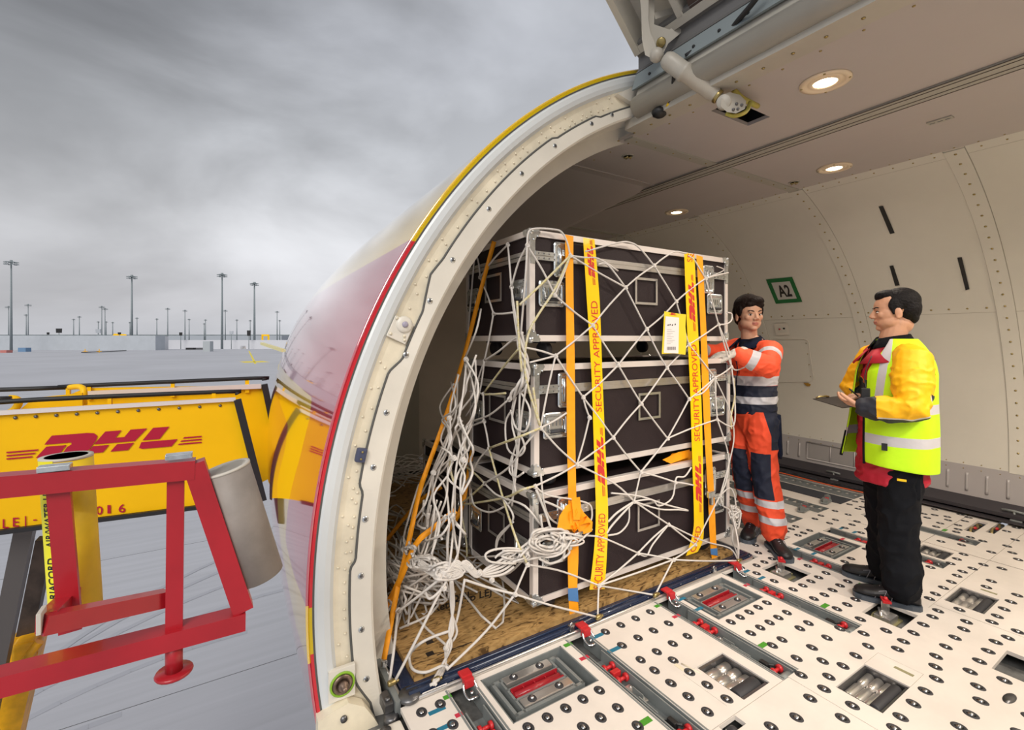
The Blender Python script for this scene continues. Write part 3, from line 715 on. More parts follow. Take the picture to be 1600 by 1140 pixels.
# ------------------------------------------------------------------ ceiling lamps, small wall and ceiling fittings
LAMPS = [((2.47,1.13),'round recessed ceiling lamp nearest the raised door, the largest one'), ((3.76,1.66),'round recessed ceiling lamp above the wall with the black marks'), ((2.09+.12,3.05),'small round ceiling lamp seen beside the curved door frame'), ((3.76,3.04),'small round ceiling lamp right behind the top flight case'), ((2.47,-.9),None), ((3.76,-.5),None)]  # last two: unseen spots behind the camera without fixture, strong to brighten the cabin
for (x, y), lab in LAMPS:
    if lab:
        t = thing('ceiling_lamp', lab, 'lamp', (x, y, CZ))
        t['group'] = 'recessed ceiling lamps'
        mb = MB(); mb.lathe([(.108, 0), (.108, -.006), (.088, -.011), (.080, -.006), (.074, .0), (.070, -.003), (.052, -.0095), (.050, -.003)], (0,0,0), (0,0,1), 36); mb.build('housing_ring', 'lamp_ring', t, local=True)
        mb = MB(); mb.lathe([(.05, -.0045), (0, -.006)], (0,0,0), (0,0,1), 24); mb.build('glowing_lens', 'lamp_glow', t, local=True)
        mb = MB()
        for k in range(4): mb.lathe([(.006, 0), (.005, -.003), (0, -.003)], (.097*math.cos(k*PI/2+.4), .097*math.sin(k*PI/2+.4), -.008), (0,0,1), 8)
        mb.build('screw', 'brass', t, local=True)
    ld = bpy.data.lights.new('lamp_light', 'SPOT'); ld.energy = (12 if y > 2.5 else 42) if lab else 165; ld.color = (1, .87, .73); ld.spot_size = R(160); ld.spot_blend = .6; ld.shadow_soft_size = .06
    lo = bpy.data.objects.new('lamp_light', ld); C.objects.link(lo); lo.location = (x, y, CZ-.03)
for (x, y), lab in (((2.34,2.29),'round ceiling nozzle next to the raised door jack corner'), ((3.84,1.98),'round ceiling nozzle above the rib between two wall panels')):
    t = thing('ceiling_nozzle', lab, 'nozzle', (x, y, CZ))
    mb = MB(); mb.lathe([(.042, 0), (.04, -.004), (.03, -.004), (.028, 0), (0, .0)], (0,0,0), (0,0,1), 24); mb.build('ring', 'ceiling_trim', t, local=True)
    mb = MB()
    for k in range(5): mb.tube([V((0,0,-.003)), V((.026*math.cos(k*1.257), .026*math.sin(k*1.257), -.012))], .005, 6)
    mb.build('spout', 'brass', t, local=True)
c = P(1469,187,z=CZ); t = thing('ceiling_plate', 'small grey slotted metal plate on ceiling above the black wall marks', 'plate', c)
mb = MB(); mb.bbox(c+V((-.025,-.055,-.008)), c+V((.025,.055,0)), .002); mb.build('plate', 'ceiling_trim', t)
mb = MB()
for k in (-1,0,1): mb.bbox(c+V((-.004,-.012+.034*k,-.0095)), c+V((.004,.012+.034*k,-.0075)), .001)
mb.build('slot', 'dark_steel', t)
def wall_hit(px, py):                                      # pixel ray against the curved right wall
    d = ray(px, py); lo, hi = 1.0, 9.0
    for _ in range(50):
        m_ = (lo+hi)/2; q = V((0,0,H))+d*m_
        if math.hypot(q.x-LX, q.z-LZ) < LR or q.x < LX: lo = m_
        else: hi = m_
    q = V((0,0,H))+d*lo; a = math.atan2(q.z-LZ, q.x-LX)
    return math.degrees(a), q.y
WQ = lambda px, py, h=.0: (lambda ay: lin(ay[0], ay[1], -.004-h))(wall_hit(px, py))
for pts, lab in (([(1373,322),(1380,321),(1398,363),(1391,365)],'upper black tape mark on the cream wall, above the vest worker'), ([(1390,415),(1396,414),(1406,445),(1399,446)],'black tape mark half hidden behind the head of the vest worker'), ([(1496,402),(1503,401),(1515,451),(1509,453)],'rightmost black tape mark on the cream wall')):
    mb = MB(); mb.prism(pts, lambda u, v, h: WQ(u, v, h), .0012); o = mb.build('tape_mark', 'black', fix=True); tag(o, lab, 'tape mark', 'black tape marks on the wall')
t = thing('position_sign', 'green-bordered white sign lettered A2 on the cream wall', 'sign', WQ(1227,453))
sg = [(1197,436),(1238,432),(1254,471),(1212.5,474)]
def quad(c4):
    return lambda u, v: (c4[3][0]*(1-u)*(1-v)+c4[2][0]*u*(1-v)+c4[1][0]*u*v+c4[0][0]*(1-u)*v, c4[3][1]*(1-u)*(1-v)+c4[2][1]*u*(1-v)+c4[1][1]*u*v+c4[0][1]*(1-u)*v)
qs = quad(sg)
def grid_panel(mb, u0, u1, v0, v1, h, mi=0, n=6):
    for i in range(n):
        for j in range(n):
            a, b = u0+(u1-u0)*i/n, u0+(u1-u0)*(i+1)/n; c_, d_ = v0+(v1-v0)*j/n, v0+(v1-v0)*(j+1)/n
            mb.add([WQ(*qs(a,c_),h), WQ(*qs(b,c_),h), WQ(*qs(b,d_),h), WQ(*qs(a,d_),h)], [(0,1,2,3)], mi)
mb = MB(); grid_panel(mb, 0,1,0,1,.001); mb.build('border', 'sign_green', t)
mb = MB(); grid_panel(mb, .15,.85,.15,.85,.0025); mb.build('panel', 'sign_white', t)
mb = MB(); add_text(mb, 'A2', lambda u, v: WQ(*qs(.27+.47*u, .27+.46*v), .0045), bold=.03); mb.build('lettering', 'black', t)
t = thing('call_panel', 'small cream recessed switch panel on wall beneath the A2 sign', 'panel', WQ(1222,515))
qs = quad([(1210,505),(1231,504),(1235,522),(1213,523)])
mb = MB(); grid_panel(mb, 0,1,0,1,.006); mb.build('plate', 'cream', t)
mb = MB(); grid_panel(mb, .2,.85,.2,.7,.008); mb.build('recess', 'lining', t)
for (q, k, lb) in (((1219,513),'red_dark','dark red knob'), ((1226,512),'black','black knob')): mb = MB(); mb.ball(WQ(*q,.012), .011, 0, 10, 6); mb.build('knob', k, t, label=lb)
t = thing('access_panel', 'rounded removable panel outlined on the cream wall behind the orange worker', 'panel', WQ(1240,565))
qs = quad([(1205,530),(1263,529),(1272,596),(1212,597)])
loop = [(0,0),(.9,0),(.97,.03),(1,.1),(1,.9),(.97,.97),(.9,1),(0,1)]
mb = MB(); mb.tube([WQ(*qs(u,v),.001) for u, v in loop], .003, 5, closed=True); mb.build('outline', 'cream', t)
mb = MB()
for v in (.12,.4,.65,.9): mb.lathe([(.006,0),(.004,.003),(0,.003)], WQ(*qs(.93,v),0), inward(20), 8)
mb.build('screw', 'brass', t)
mb = MB(); mb.prism([(1256,598),(1263,598),(1267,600),(1266,603),(1261,603)], lambda u, v, h: WQ(u,v,h), .004); o = mb.build('wall_tag', mat('ochre', (.35,.19,.02), .6), fix=True); tag(o, 'small ochre tag stuck to wall just below the rounded panel', 'tag')

# ------------------------------------------------------------------ cargo floor fittings
GRID = [(1.66,1.78),(1.767,1.78),(1.876,1.78),(1.988,1.78),(1.654,1.658),(1.764,1.658),(1.875,1.658),(1.989,1.658),(1.761,1.537),(1.874,1.537),(1.983,1.537),(1.653,1.538),(1.653,1.456),(1.652,1.365),(1.651,1.275),(1.648,1.183),(1.779,1.457),(1.777,1.366),(1.775,1.275),(1.775,1.183),
(1.361,1.496),(1.27,1.495),(1.18,1.494),(1.09,1.495),(1.0,1.495),(1.359,1.385),(1.267,1.385),(1.179,1.386),(1.09,1.385),(1.0,1.385),(1.09,1.28),(1.18,1.28),(1.27,1.28),(1.36,1.28),(1.0,1.28),(1.36,1.17),(1.18,1.17),(1.0,1.17),
(.68,1.78),(.76,1.78),(.68,1.66),(.76,1.66),(.68,1.54),(.76,1.54),(.68,1.42),(.76,1.42),
(2.277,1.495),(2.359,1.495),(2.444,1.496),(2.53,1.497),(2.616,1.497),(2.276,1.385),(2.361,1.386),(2.445,1.385),(2.528,1.385),(2.614,1.386),(2.273,1.274),(2.358,1.274),(2.527,1.275),(2.612,1.275),(2.42,1.165),(2.562,1.164),(2.277,1.163),(2.70,1.166),(2.181,1.095),(2.36,1.09),
(2.889,1.608),(2.888,1.495),(2.983,1.488),(3.077,1.488),(3.169,1.487),(3.268,1.49),(2.886,1.379),(2.981,1.368),(3.078,1.368),(3.174,1.37),(3.268,1.368),(2.884,1.26),(2.979,1.25),(3.078,1.25),(2.883,1.148),(2.757,1.084),(2.881,1.034),(2.661,1.027),(2.532,1.027),(2.403,1.025),(2.273,1.025),(2.177,1.0),(2.071,1.004),(1.92,.981),(2.07,.885),(2.175,.894),(2.976,.953),(2.851,.952),(2.755,.943),(3.107,.954),(3.236,.955),(3.333,.96),
(3.448,1.031),(3.542,1.032),(3.67,1.032),(3.80,1.032),(3.448,.903),(3.33,.844),(3.232,.83),(3.104,.829),(2.975,.828),(2.846,.827),(2.753,.802),(2.657,.771),(2.527,.769),(2.398,.768),(2.269,.767),(3.441,.773),(3.537,.774),(3.664,.775),(3.797,.776),(3.927,.777),(3.326,.69),(3.229,.712),(3.104,.71),(2.973,.709),(2.845,.709),(2.749,.66),(2.897,.612),(2.649,.628),(2.523,.626),(2.403,.63),(3.44,.679),(4.022,.906),(1.792,1.009),(2.183,.757),(2.06,.76),(1.94,.86),
(3.28,1.96),(3.18,1.88),(3.27,1.84),(3.17,1.78),(3.08,1.78),(2.99,1.78),(2.89,1.72),(3.27,1.6),(2.88,1.82),(3.55,1.28),(3.88,1.51),(3.54,1.5),(3.63,1.5),(3.54,1.39),(3.72,1.98),(3.80,1.98),(3.88,1.99),(3.72,1.89),(3.80,1.89),(3.89,1.89),(3.63,1.98),(3.55,1.98),
(4.30,2.0),(4.18,1.99),(4.52,1.99),(4.18,1.88),(4.30,1.89),(4.52,1.89),(4.30,1.77),(4.41,1.78),(4.30,1.66),(4.18,1.77),(4.18,1.66),(4.52,1.66),(4.60,1.78),(4.30,1.5),(4.18,1.5),
(5.07,2.0),(5.0,1.96),(4.94,2.01),(4.81,2.0),(4.83,1.91),(4.75,1.91),(4.9,1.82),(5.0,1.82),(5.1,1.72),(5.2,1.82),(5.15,1.92),(5.3,1.72),
(4.82,1.4),(4.94,1.41),(5.08,1.4),(5.17,1.43),(5.13,1.5),(5.0,1.51),(5.09,1.56),(5.01,1.32),(5.33,1.39),(5.44,1.45),(5.3,1.55),(5.42,1.56),(5.3,1.33),(5.17,1.32),(5.44,1.32),(5.17,1.08),(5.33,1.06),(4.9,1.29),(4.82,1.28),(4.5,1.28),(4.66,1.19),(4.55,1.18),(4.78,1.19),(4.77,1.12),(4.36,1.12),(4.23,1.12),(4.11,1.12),(4.03,1.16),(3.93,1.17),(4.03,1.04),(3.93,1.04),(4.27,1.0),(4.14,1.02),(4.80,1.0),(5.0,1.0),(4.68,.95),(4.57,.9),(4.57,1.03),(4.3,.92),(3.9,.9),(4.6,.8),(4.8,.85),
(2.46,.52),(2.56,.50),(2.70,.50),(2.33,.53),(2.86,.50),(3.3,.58),(3.42,.56),(3.55,.64),(3.68,.64),(1.95,.74),(2.06,.63)]
ORD = ('first','second','third','fourth','fifth','sixth','seventh','eighth','ninth','tenth','eleventh','twelfth','thirteenth','fourteenth','fifteenth','sixteenth','seventeenth','eighteenth','nineteenth','twentieth')
def ball_labels():
    zones = {}
    for i, (x, y) in enumerate(GRID): zones.setdefault(sum(x > q for q in TR), []).append(i)
    out = {}
    for z, ids in zones.items():
        where = 'left of the first rail' if z == 0 else ('right of the last rail' if z == len(TR) else 'between %s and %s rail' % (ORD[z-1], ORD[z]))
        rows = []
        for i in sorted(ids, key=lambda i: -GRID[i][1]):
            if rows and rows[-1][0]-GRID[i][1] < .045: rows[-1][1].append(i)
            else: rows.append([GRID[i][1], [i]])
        for r, (_, row) in enumerate(rows):
            for c, i in enumerate(sorted(row, key=lambda i: GRID[i][0])): out[i] = 'cupped steel ball %s, %s row from far side, %s from left' % (where, ORD[r], ORD[c])
    return out
BL = ball_labels()
t0 = None
for i, (x, y) in enumerate(GRID):
    if i == 0:
        t0 = thing('ball_transfer_unit', 'steel ball set in an oval black cup flush with the cream cargo floor', 'ball unit', (x, y, 0), 0, 'ball transfer units in the cream cargo floor')
        mb = MB(); mb.lathe([(.026, .0), (.0245, .0022), (.016, .003), (.0125, -.001), (0, -.001)], (0,0,0), (0,0,1), 18, sx=.84); mb.build('cup', 'rubber', t0, local=True)
        mb = MB(); mb.lathe([(.0115, .0), (.0105, .0035), (.0075, .0065), (.0035, .0083), (0, .009)], (0,0,-.001), (0,0,1), 12); mb.build('ball', 'ball_steel', t0, local=True)
    else:
        c = copy_tree(t0); c.location = (x, y, 0)
    if i: c.rotation_euler = (0, 0, R(rnd(-12, 12)))
    (c if i else t0)['label'] = BL[i]
# pallet lock rails in the channels
def make_rail():
    r = thing('lock_rail', 'grey lock rail with red pawls', 'rail', (0,0,0), 0, 'lock rails in the cargo floor channels')
    mb = MB(); mb.box((-.043,-.56,-.062), (.043,.0,-.055)); 
    for s in (-1, 1): mb.box((s*.040-.003,-.56,-.06), (s*.040+.003,.0,-.004))
    mb.lathe([(.0,-.04),(.022,-.04),(.022,.04),(.0,.04)], (0,-.545,-.035), (1,0,0), 14)
    mb.box((-.03,-.40,-.03), (-.024,-.30,-.006)); mb.box((-.002,-.30,-.05), (.002,-.24,-.012)); mb.build('channel', 'pit_grey', r, local=True)
    for y, k in ((-.09,0), (-.135,1), (-.175,0), (-.505,0)):
        mb = MB()
        if k == 0:
            for s in (-1, 1): mb.lathe([(.0,-.006),(.017,-.006),(.017,.006),(.0,.006)], (s*.024, y, -.02), (1,0,0), 12)
            mb.tube([(-.024,y,-.02),(.024,y,-.02)], .008, 8)
        else: mb.bbox((-.024,y-.014,-.04), (.022,y+.012,-.006), .003)
        mb.build('pawl', 'red_plastic', r, local=True)
    mb = MB()
    for s in (-1, 1):
        for q in range(4): mb.lathe([(.007,0),(.005,.004),(0,.004)], (s*.012, -.215-.024*q, -.034), (0,0,1), 8)
    mb.bbox((-.022,-.31,-.04), (.022,-.20,-.034), .002); mb.build('rivet_plate', 'alu', r, local=True)
    mb = MB(); mb.bbox((-.012,-.47,-.05), (.012,-.43,-.012), .004); mb.tube([(-.01,-.42,-.035),(.012,-.49,-.01)], .006, 6); mb.build('spring_catch', 'black', r, local=True)
    return r
rail = make_rail()
names = ['first on the left, at the near pallet corner', 'second from the left, beside the first red framed pit', 'third from the left, beside the second red framed pit', 'fourth, at the far corner of the pallet', 'fifth, passing behind the shoes of the vest worker', 'sixth, behind the legs of the vest worker', 'last one, towards the far wall']
for i, x in enumerate(TR):
    r = rail if i == 0 else copy_tree(rail); r.location = (x, 1.69 if i < 4 else 1.72, 0); r['label'] = 'grey floor rail with red pawls, ' + names[i]
# raised red pallet locks
def make_lock():
    t = thing('pallet_lock', 'red pallet lock', 'lock', (0,0,0), 0, 'raised red pallet locks along the pallet edge')
    mb = MB(); mb.bbox((-.026,.012,.018), (.026,.058,.030), .005); mb.bbox((-.023,-.010,-.012), (.023,.018,.026), .005); mb.build('claw', 'red_plastic', t, local=True)
    mb = MB()
    for s in (-1, 1): mb.tube(smooth_pts([(s*.024,.0,.012),(s*.030,-.02,-.012),(s*.027,-.048,-.022),(s*.018,-.056,-.024)], 3), .0055, 8)
    mb.tube([(-.02,-.056,-.024),(.02,-.056,-.024)], .008, 8); mb.ball((0,-.032,-.018), .009, 0, 8, 6); mb.build('steel_loop', 'steel', t, local=True)
    return t
lk = make_lock()
for i, (x, lab) in enumerate(((.90,'red pallet lock gripping the pallet edge, leftmost near the pallet corner'), (1.555,'red pallet lock on the pallet edge just right of the left orange strap'), (2.19,'red pallet lock at the middle of the pallet front, beneath the white net knot'), (2.83,'red pallet lock at the right corner of the pallet, near the orange strap foot'))):
    l = lk if i == 0 else copy_tree(lk); l.location = (x, 1.805, .012); l['label'] = lab
for (x, y, z), lab in (((3.11,1.685,.0),'red topped lock standing in the small floor pit right of the pallet corner'), ((3.115,1.12,.0),'red topped lock at the shoe tip of the vest worker'), ((3.36,.60,.0),None)):
    if not lab: continue
    t = thing('floor_lock', lab, 'lock', (x, y, 0), 0, 'single locks standing in floor pits')
    mb = MB(); mb.add([(-.035,.0,.040),(.0,-.028,.036),(.04,.012,.034),(.012,.03,.042),(-.035,.0,.052),(.0,-.028,.048),(.04,.012,.046),(.012,.03,.054)], [(3,2,1,0),(4,5,6,7),(0,1,5,4),(1,2,6,5),(2,3,7,6),(3,0,4,7)]); mb.ball((0,.0,.055), .012, 0, 8, 6); mb.build('cap', 'red_plastic', t, local=True)
    mb = MB(); mb.bbox((-.016,-.012,-.03), (.022,.016,.040), .004); mb.bbox((-.05,-.04,-.07), (.05,.04,-.03), .006); mb.tube([(-.05,0,-.03),(.0,.03,-.01)], .008, 6); mb.build('post', 'alu', t, local=True)
    mb = MB(); mb.bbox((-.09,-.05,-.0745), (.085,.05,-.065), .003); mb.tube(smooth_pts([(-.08,.04,-.055),(-.02,.05,-.045),(.05,.04,-.05),(.08,-.03,-.055)], 4), .006, 6); mb.build('bracket', mat('khaki%d' % int(x*100), (.30,.27,.14), .5, metal=.4), t, local=True)
# red framed brake pits
def make_pit():
    t = thing('guide_unit', 'grey casting with red guide bar', 'floor unit', (0,0,0), 0, 'floor units with a red guide bar')
    mb = MB(); w, h = .395, .25
    mb.box((0,0,-.074), (w,h,-.062))
    for a, b in (((.02,.02),(w-.02,.035)), ((.02,h-.035),(w-.02,h-.02)), ((.02,.02),(.035,h-.02)), ((w-.035,.02),(w-.02,h-.02)), ((.06,.09),(w-.06,.10)), ((.06,.155),(w-.06,.165)), ((.06,.02),(.07,h-.02)), ((w-.07,.02),(w-.06,h-.02))): mb.box((*a,-.062), (*b,-.012))
    mb.build('casting', 'pit_grey', t, local=True)
    mb = MB(); mb.box((.075,.10,-.055), (w-.075,.155,-.045)); mb.box((.075,.10,-.045), (w-.075,.106,-.008)); mb.box((.075,.149,-.045), (w-.075,.155,-.008))
    for k in range(5): mb.box((.075+.058*k,.10,-.045), (.081+.058*k,.155,-.016))
    mb.tube([(.08,.128,-.028),(w-.08,.128,-.028)], .017, 10); mb.build('guide_bar', 'red_dark', t, local=True)
    for y in (.04, .185):
        mb = MB(); mb.bbox((.075,y,-.03), (w-.095+(.02 if y > .1 else .03),y+.045,-.008), .004); bar = mb.build('bearing_plate', 'alu', t, local=True)
        for x in (.125, .265):
            mb = MB(); mb.lathe([(.020,-.008),(.018,-.005),(.012,-.005),(0,-.006)], (x, y+.022, 0), (0,0,1), 14); mb.ball((x, y+.022, -.006), .0095, 1, 10, 6); mb.build('ball_cup', ['rubber', 'steel'], bar, local=True)
    return t
pit = make_pit()
for i, (x, y, lab) in enumerate(((.975,1.555,'grey floor unit with red bar, nearest one by the pallet corner'), (2.253,1.55,'grey floor unit with red bar in front of the flight case stack, middle one'), (3.525,1.562,'grey floor unit with red bar between the two workers'))):
    q = pit if i == 0 else copy_tree(pit); q.location = (x, y, 0); q['label'] = lab
# power drive units: rollers and a black driven roller in a tray
def make_pdu(w, h):
    t = thing('drive_roller_unit', 'roller unit', 'roller unit', (0,0,0), 0, 'powered roller units sunk in the floor')
    mb = MB(); mb.box((0.002,0.002,-.072), (w-.002,h-.002,-.060))
    for a, b in (((.002,.002),(.014,h-.002)), ((w-.014,.002),(w-.002,h-.002)), ((.002,.002),(w-.002,.012)), ((.002,h-.012),(w-.002,h-.002))): mb.box((*a,-.060), (*b,-.006))
    mb.build('tray', 'dark_steel', t, local=True)
    n = 3
    for k in range(1, n+1): 
        mb = MB(); y = .03+(h-.06)*k/n; mb.lathe([(0,0),(.017,0),(.019,.006),(.019,w*.4),(.015,w*.42),(.015,w*.5),(.018,w*.52),(.018,w-.045),(0,w-.045)], (.022, y, -.036), (1,0,0), 16); mb.build('roller', 'alu', t, local=True)
    mb = MB(); mb.lathe([(0,0),(.020,0),(.022,.006),(.022,w*.78),(.019,w*.8),(0,w*.8)], (.022, .036, -.022), (1,0,0), 18); mb.build('drive_roller', 'rubber', t, local=True, label='black rubber drive roller')
    return t
pu = make_pdu(.27, .168)
for i, (x, y, s, lab) in enumerate(((2.232,.812,(1,1,1),'roller unit with black drive roller in the foreground floor, largest in view'), (3.503,.817,(1,1,1),'roller unit with black drive roller right of the vest worker\'s shoes'), (4.14,1.16,(.70,1,1),'roller unit behind the trousers of the vest worker'), (1.83,1.143,(.70,1.36,1),'roller unit between the second and third floor rails, black roller at its near end'))):
    q = pu if i == 0 else copy_tree(pu); q.location = (x, y, 0); q.scale = s; q['label'] = lab
t = thing('wheel_unit', 'small dark caster wheel in a square floor hole at the bottom edge', 'wheel unit', (1.672, 1.09, -.03))
mb = MB(); mb.lathe([(0,-.012),(.026,-.012),(.028,-.008),(.028,.008),(.026,.012),(0,.012)], (0,0,-.005), (.3,1,0), 18); mb.build('wheel', 'rubber', t, local=True)
mb = MB(); mb.bbox((-.045,-.018,-.045), (.045,.018,-.035), .003); mb.tube([(-.02,-.016,-.03),(.02,.016,.01)], .006, 6); mb.tube([(.02,-.016,-.03),(-.02,.016,.01)], .005, 6); mb.build('fork', 'alu', t, local=True)
mb = MB(); mb.bbox((1.62,1.068,-.075), (1.725,1.115,-.068), .001); struct(mb, 'trim_26', 'dark_steel')
for (x, y, w), lab in (((5.1,1.235,.34),'brass coloured latch lying in the slot near the right-hand wall, farther one'), ((5.23,1.14,.40),'brass coloured latch lying in the slot near the right-hand wall, nearer one')):
    t = thing('slot_latch', lab, 'latch', (x, y, -.01))
    mb = MB(); mb.tube(smooth_pts([(-w*.4,0,-.01),(-w*.2,.012,.008),(0,-.008,.0),(w*.2,.01,.006),(w*.35,0,-.008)], 4), .009, 8); mb.build('lever', 'brass', t, local=True)
    mb = MB(); mb.ball((-w*.1,0,.004), .017, 0, 10, 6, (1.4,.8,.7)); mb.build('knob', 'red_plastic', t, local=True)
# floor oval slot and the two id plates on covers
mb = MB(); mb.lathe([(.018,0),(.018,.0008),(0,.0008)], (0,0,0), (0,0,1), 20, sx=2.7); o = mb.build('oval_slot', 'dark_steel'); o.location = (2.77,.57,.0004); o.rotation_euler = (0,0,R(-2)); tag(o, 'long oval dark slot in the cargo floor at the bottom right', 'slot')
for x0, y0, lab in ((2.585,.83,'thin brass id plate on the cover beside the largest roller unit'), (3.83,.84,'thin brass id plate on the cover next to the roller unit by the vest worker')):
    mb = MB(); mb.bbox((x0,y0,.0), (x0+.018,y0+.07,.0016), .0005); o = mb.build('id_plate', mat('idp', (.30,.28,.16), .4)); tag(o, lab, 'plate')
mb = MB(); mb.bbox((1.755,1.385,0), (1.775,1.435,.0016), .0005); mb.tube([(1.79,1.42,.001),(1.81,1.335,.001)], .004, 6); o = mb.build('hatch_handle', 'cream_old'); tag(o, 'small moulded handle on the floor hatch near the middle floor rail', 'handle')
# coloured tape marks
TM = [('green',.80,1.80,.035,.022),('green',1.435,1.80,.045,.022),('green',2.07,1.80,.045,.022),('green',3.33,1.80,.04,.022),('red',.80,1.69,.03,.02),('red',1.44,1.685,.05,.020),('red',2.075,1.68,.05,.020),('red',2.70,1.67,.045,.020),('red',3.33,1.68,.045,.020),('red',3.93,1.68,.05,.020),
      ('blue',1.60,1.775,.075,.022),('blue',1.60,1.655,.075,.022),('blue',.985,1.0,.01,.01),('blue',2.235,1.775,.07,.02),('blue',2.235,1.66,.07,.02),('blue',2.86,1.77,.06,.02),('blue',2.86,1.67,.06,.02),('blue',3.47,1.77,.06,.02),('blue',3.49,1.67,.06,.02),('blue',4.15,1.78,.06,.02),('blue',4.15,1.69,.06,.02),('blue',.735,1.755,.07,.02),('blue',.735,1.665,.07,.02),
      ('green',1.40,1.28,.06,.026),('green',2.235,1.30,.06,.026),('green',2.86,1.31,.06,.026),('green',3.28,1.31,.06,.026),('green',4.79,1.34,.06,.024)]
NM = {'green': [], 'red': [], 'blue': []}
for k, (c, x, y, wx, wy) in enumerate(TM):
    if wx < .02: continue
    mb = MB(); mb.box((x-wx/2,y-wy/2,.0002), (x+wx/2,y+wy/2,.0012)); o = mb.build('floor_tape', 'tape_'+c)
    near = 'the %s rail from the left' % ('first','second','third','fourth','fifth','sixth','seventh')[min(range(7), key=lambda i: abs(TR[i]-x))]
    side = 'left of' if x < TR[min(range(7), key=lambda i: abs(TR[i]-x))] else 'right of'
    wh = 'by the pallet locks' if y > 1.74 else ('beside the red pawls' if y > 1.5 else 'at its near end')
    tag(o, '%s tape strip %s %s, %s' % (c, side, near, wh), 'tape strip', '%s tape strips on the cargo floor' % c)

# roller trays behind, dark latches, orange cable
for i, x in enumerate((3.62, 4.06, 4.50, 5.17)):
    t = thing('roller_tray', 'grey perforated roller tray running forward along the floor, %s' % ('nearest the flight cases','second from the cases','third from the cases','closest to the far wall')[i], 'roller tray', (x, 2.05, -.034), 0, 'roller trays in the rear floor')
    mb = MB(); mb.box((-.05,0,0), (.05,4.4,.004)); mb.box((-.05,0,.004), (-.044,4.4,.034)); mb.box((.044,0,.004), (.05,4.4,.034)); mb.build('tray', 'pit_grey', t, local=True)
    mb = MB(); mb.lathe([(0,-.036),(.013,-.036),(.013,.036),(0,.036)], (0,0,0), (1,0,0), 10); r0 = mb.build('roller', 'alu', t, local=True); r0.location = (0,.05,.018)
    for k in range(1, 44): c = r0.copy(); C.objects.link(c); c.location = (0,.05+.072*k,.018)
for i, (x, y) in enumerate(((4.84,2.17),(4.44,2.17))):
    t = thing('side_guide', 'folded grey side guide with red insert, %s of the two behind the orange worker' % ('farther','nearer')[i], 'guide', (x-.02, y+.03, -.028), R(14))
    mb = MB(); mb.prism([(-.10,-.03),(.02,-.045),(.11,-.01),(.10,.03),(-.02,.04),(-.11,.02)], lambda u, v, h: V((u,v,h)), .012); mb.prism([(-.11,.0),(-.06,-.03),(-.04,.02)], lambda u, v, h: V((u,v,.012+h)), .03); mb.prism([(.11,.0),(.05,-.03),(.05,.02)], lambda u, v, h: V((u,v,.012+h)), .028); mb.build('guide', 'pit_grey', t, local=True)
    mb = MB(); mb.bbox((-.035,-.018,.012), (.04,.012,.026), .004); mb.build('insert', 'red_plastic', t, local=True)
mb = MB(); mb.tube(smooth_pts([V((5.31,2.0,.0)), V((5.28,2.4,.0)), V((5.31,3.0,.0)), V((5.26,4.0,.0)), V((5.3,5.4,.0))], 6), .006, 6); o = mb.build('floor_cable', mat('cable_orange', (.75,.12,.03), .5)); tag(o, 'thin orange cable lying along the far roller tray', 'cable')
for i, y in enumerate((1.09, 1.75, 2.4)):
    t = thing('tie_down_clip', 'grey clip on the dark kick strip, %s' % ('nearest the right edge of the photo','midway behind the vest worker','behind the orange worker')[i], 'clip', (5.42, y, .05))
    mb = MB(); mb.bbox((-.03,-.05,-.05), (.02,.02,-.01), .006); mb.tube([(0,-.06,.05),(0,.0,.055),(.0,.07,.05)], .010, 6); mb.tube([(0,.0,.05),(-.01,-.01,-.02)], .008, 6); mb.build('clip', 'pit_grey', t, local=True)
# left side: dark guide rail along the sill, steel clamp at the pallet corner
t = thing('side_rail', 'grey steel guide rail running along the sill beside pallet', 'rail', (.585, 1.83, 0))
mb = MB(); mb.box((.60,1.86,-.05), (.622,5.0,.02)); mb.box((.553,1.95,-.05), (.585,5.0,-.02)); mb.build('rail', 'pit_grey', t)
mb = MB(); mb.bbox((.56,1.875,-.03), (.60,1.96,.012), .006); mb.lathe([(.012,0),(.010,.008),(0,.009)], (.58,1.90,.012), (0,0,1), 12); mb.lathe([(.032,-.03),(.03,-.004),(.024,.004),(0,.005)], (.585,1.865,-.03), (0,0,1), 18); mb.build('end_clamp', 'dark_steel', t)

# ------------------------------------------------------------------ pallet, plywood base
PX0, PX1, PY0, PY1 = .628, 3.085, 1.845, 4.98
t = thing('cargo_pallet', 'low metal aircraft pallet with dark blue edge rail under plywood board', 'pallet', (1.85, PY0, 0))
mb = MB(); mb.box((PX0+.06,PY0+.06,.004), (PX1-.06,PY1-.06,.012)); mb.build('base_sheet', 'navy_paint', t)
mb = MB()
for a, b in (((PX0+.012,PY0+.012),(PX1-.012,PY0+.075)), ((PX0+.012,PY1-.075),(PX1-.012,PY1-.012)), ((PX0+.012,PY0+.075),(PX0+.075,PY1-.075)), ((PX1-.075,PY0+.075),(PX1-.012,PY1-.075))): mb.bbox((*a,.006), (*b,.022), .004)
mb.tube([(PX0+.03,PY0+.024,.024),(PX1-.03,PY0+.024,.024)], .009, 8); mb.tube([(PX0+.03,PY0+.058,.021),(PX1-.03,PY0+.058,.021)], .006, 8)
mb.build('edge_rail', 'navy_rail', t)
mb = MB()
pts = [(PX0+.05,PY0),(PX1-.05,PY0),(PX1-.02,PY0+.012),(PX1,PY0+.04),(PX1,PY1-.04),(PX1-.04,PY1),(PX0+.04,PY1),(PX0,PY1-.04),(PX0,PY0+.04),(PX0+.02,PY0+.012)]
mb.tube([V((x, y, .010)) for x, y in pts], .009, 8, closed=True); mb.build('edge_lip', 'alu', t, label='worn bare aluminium lip')
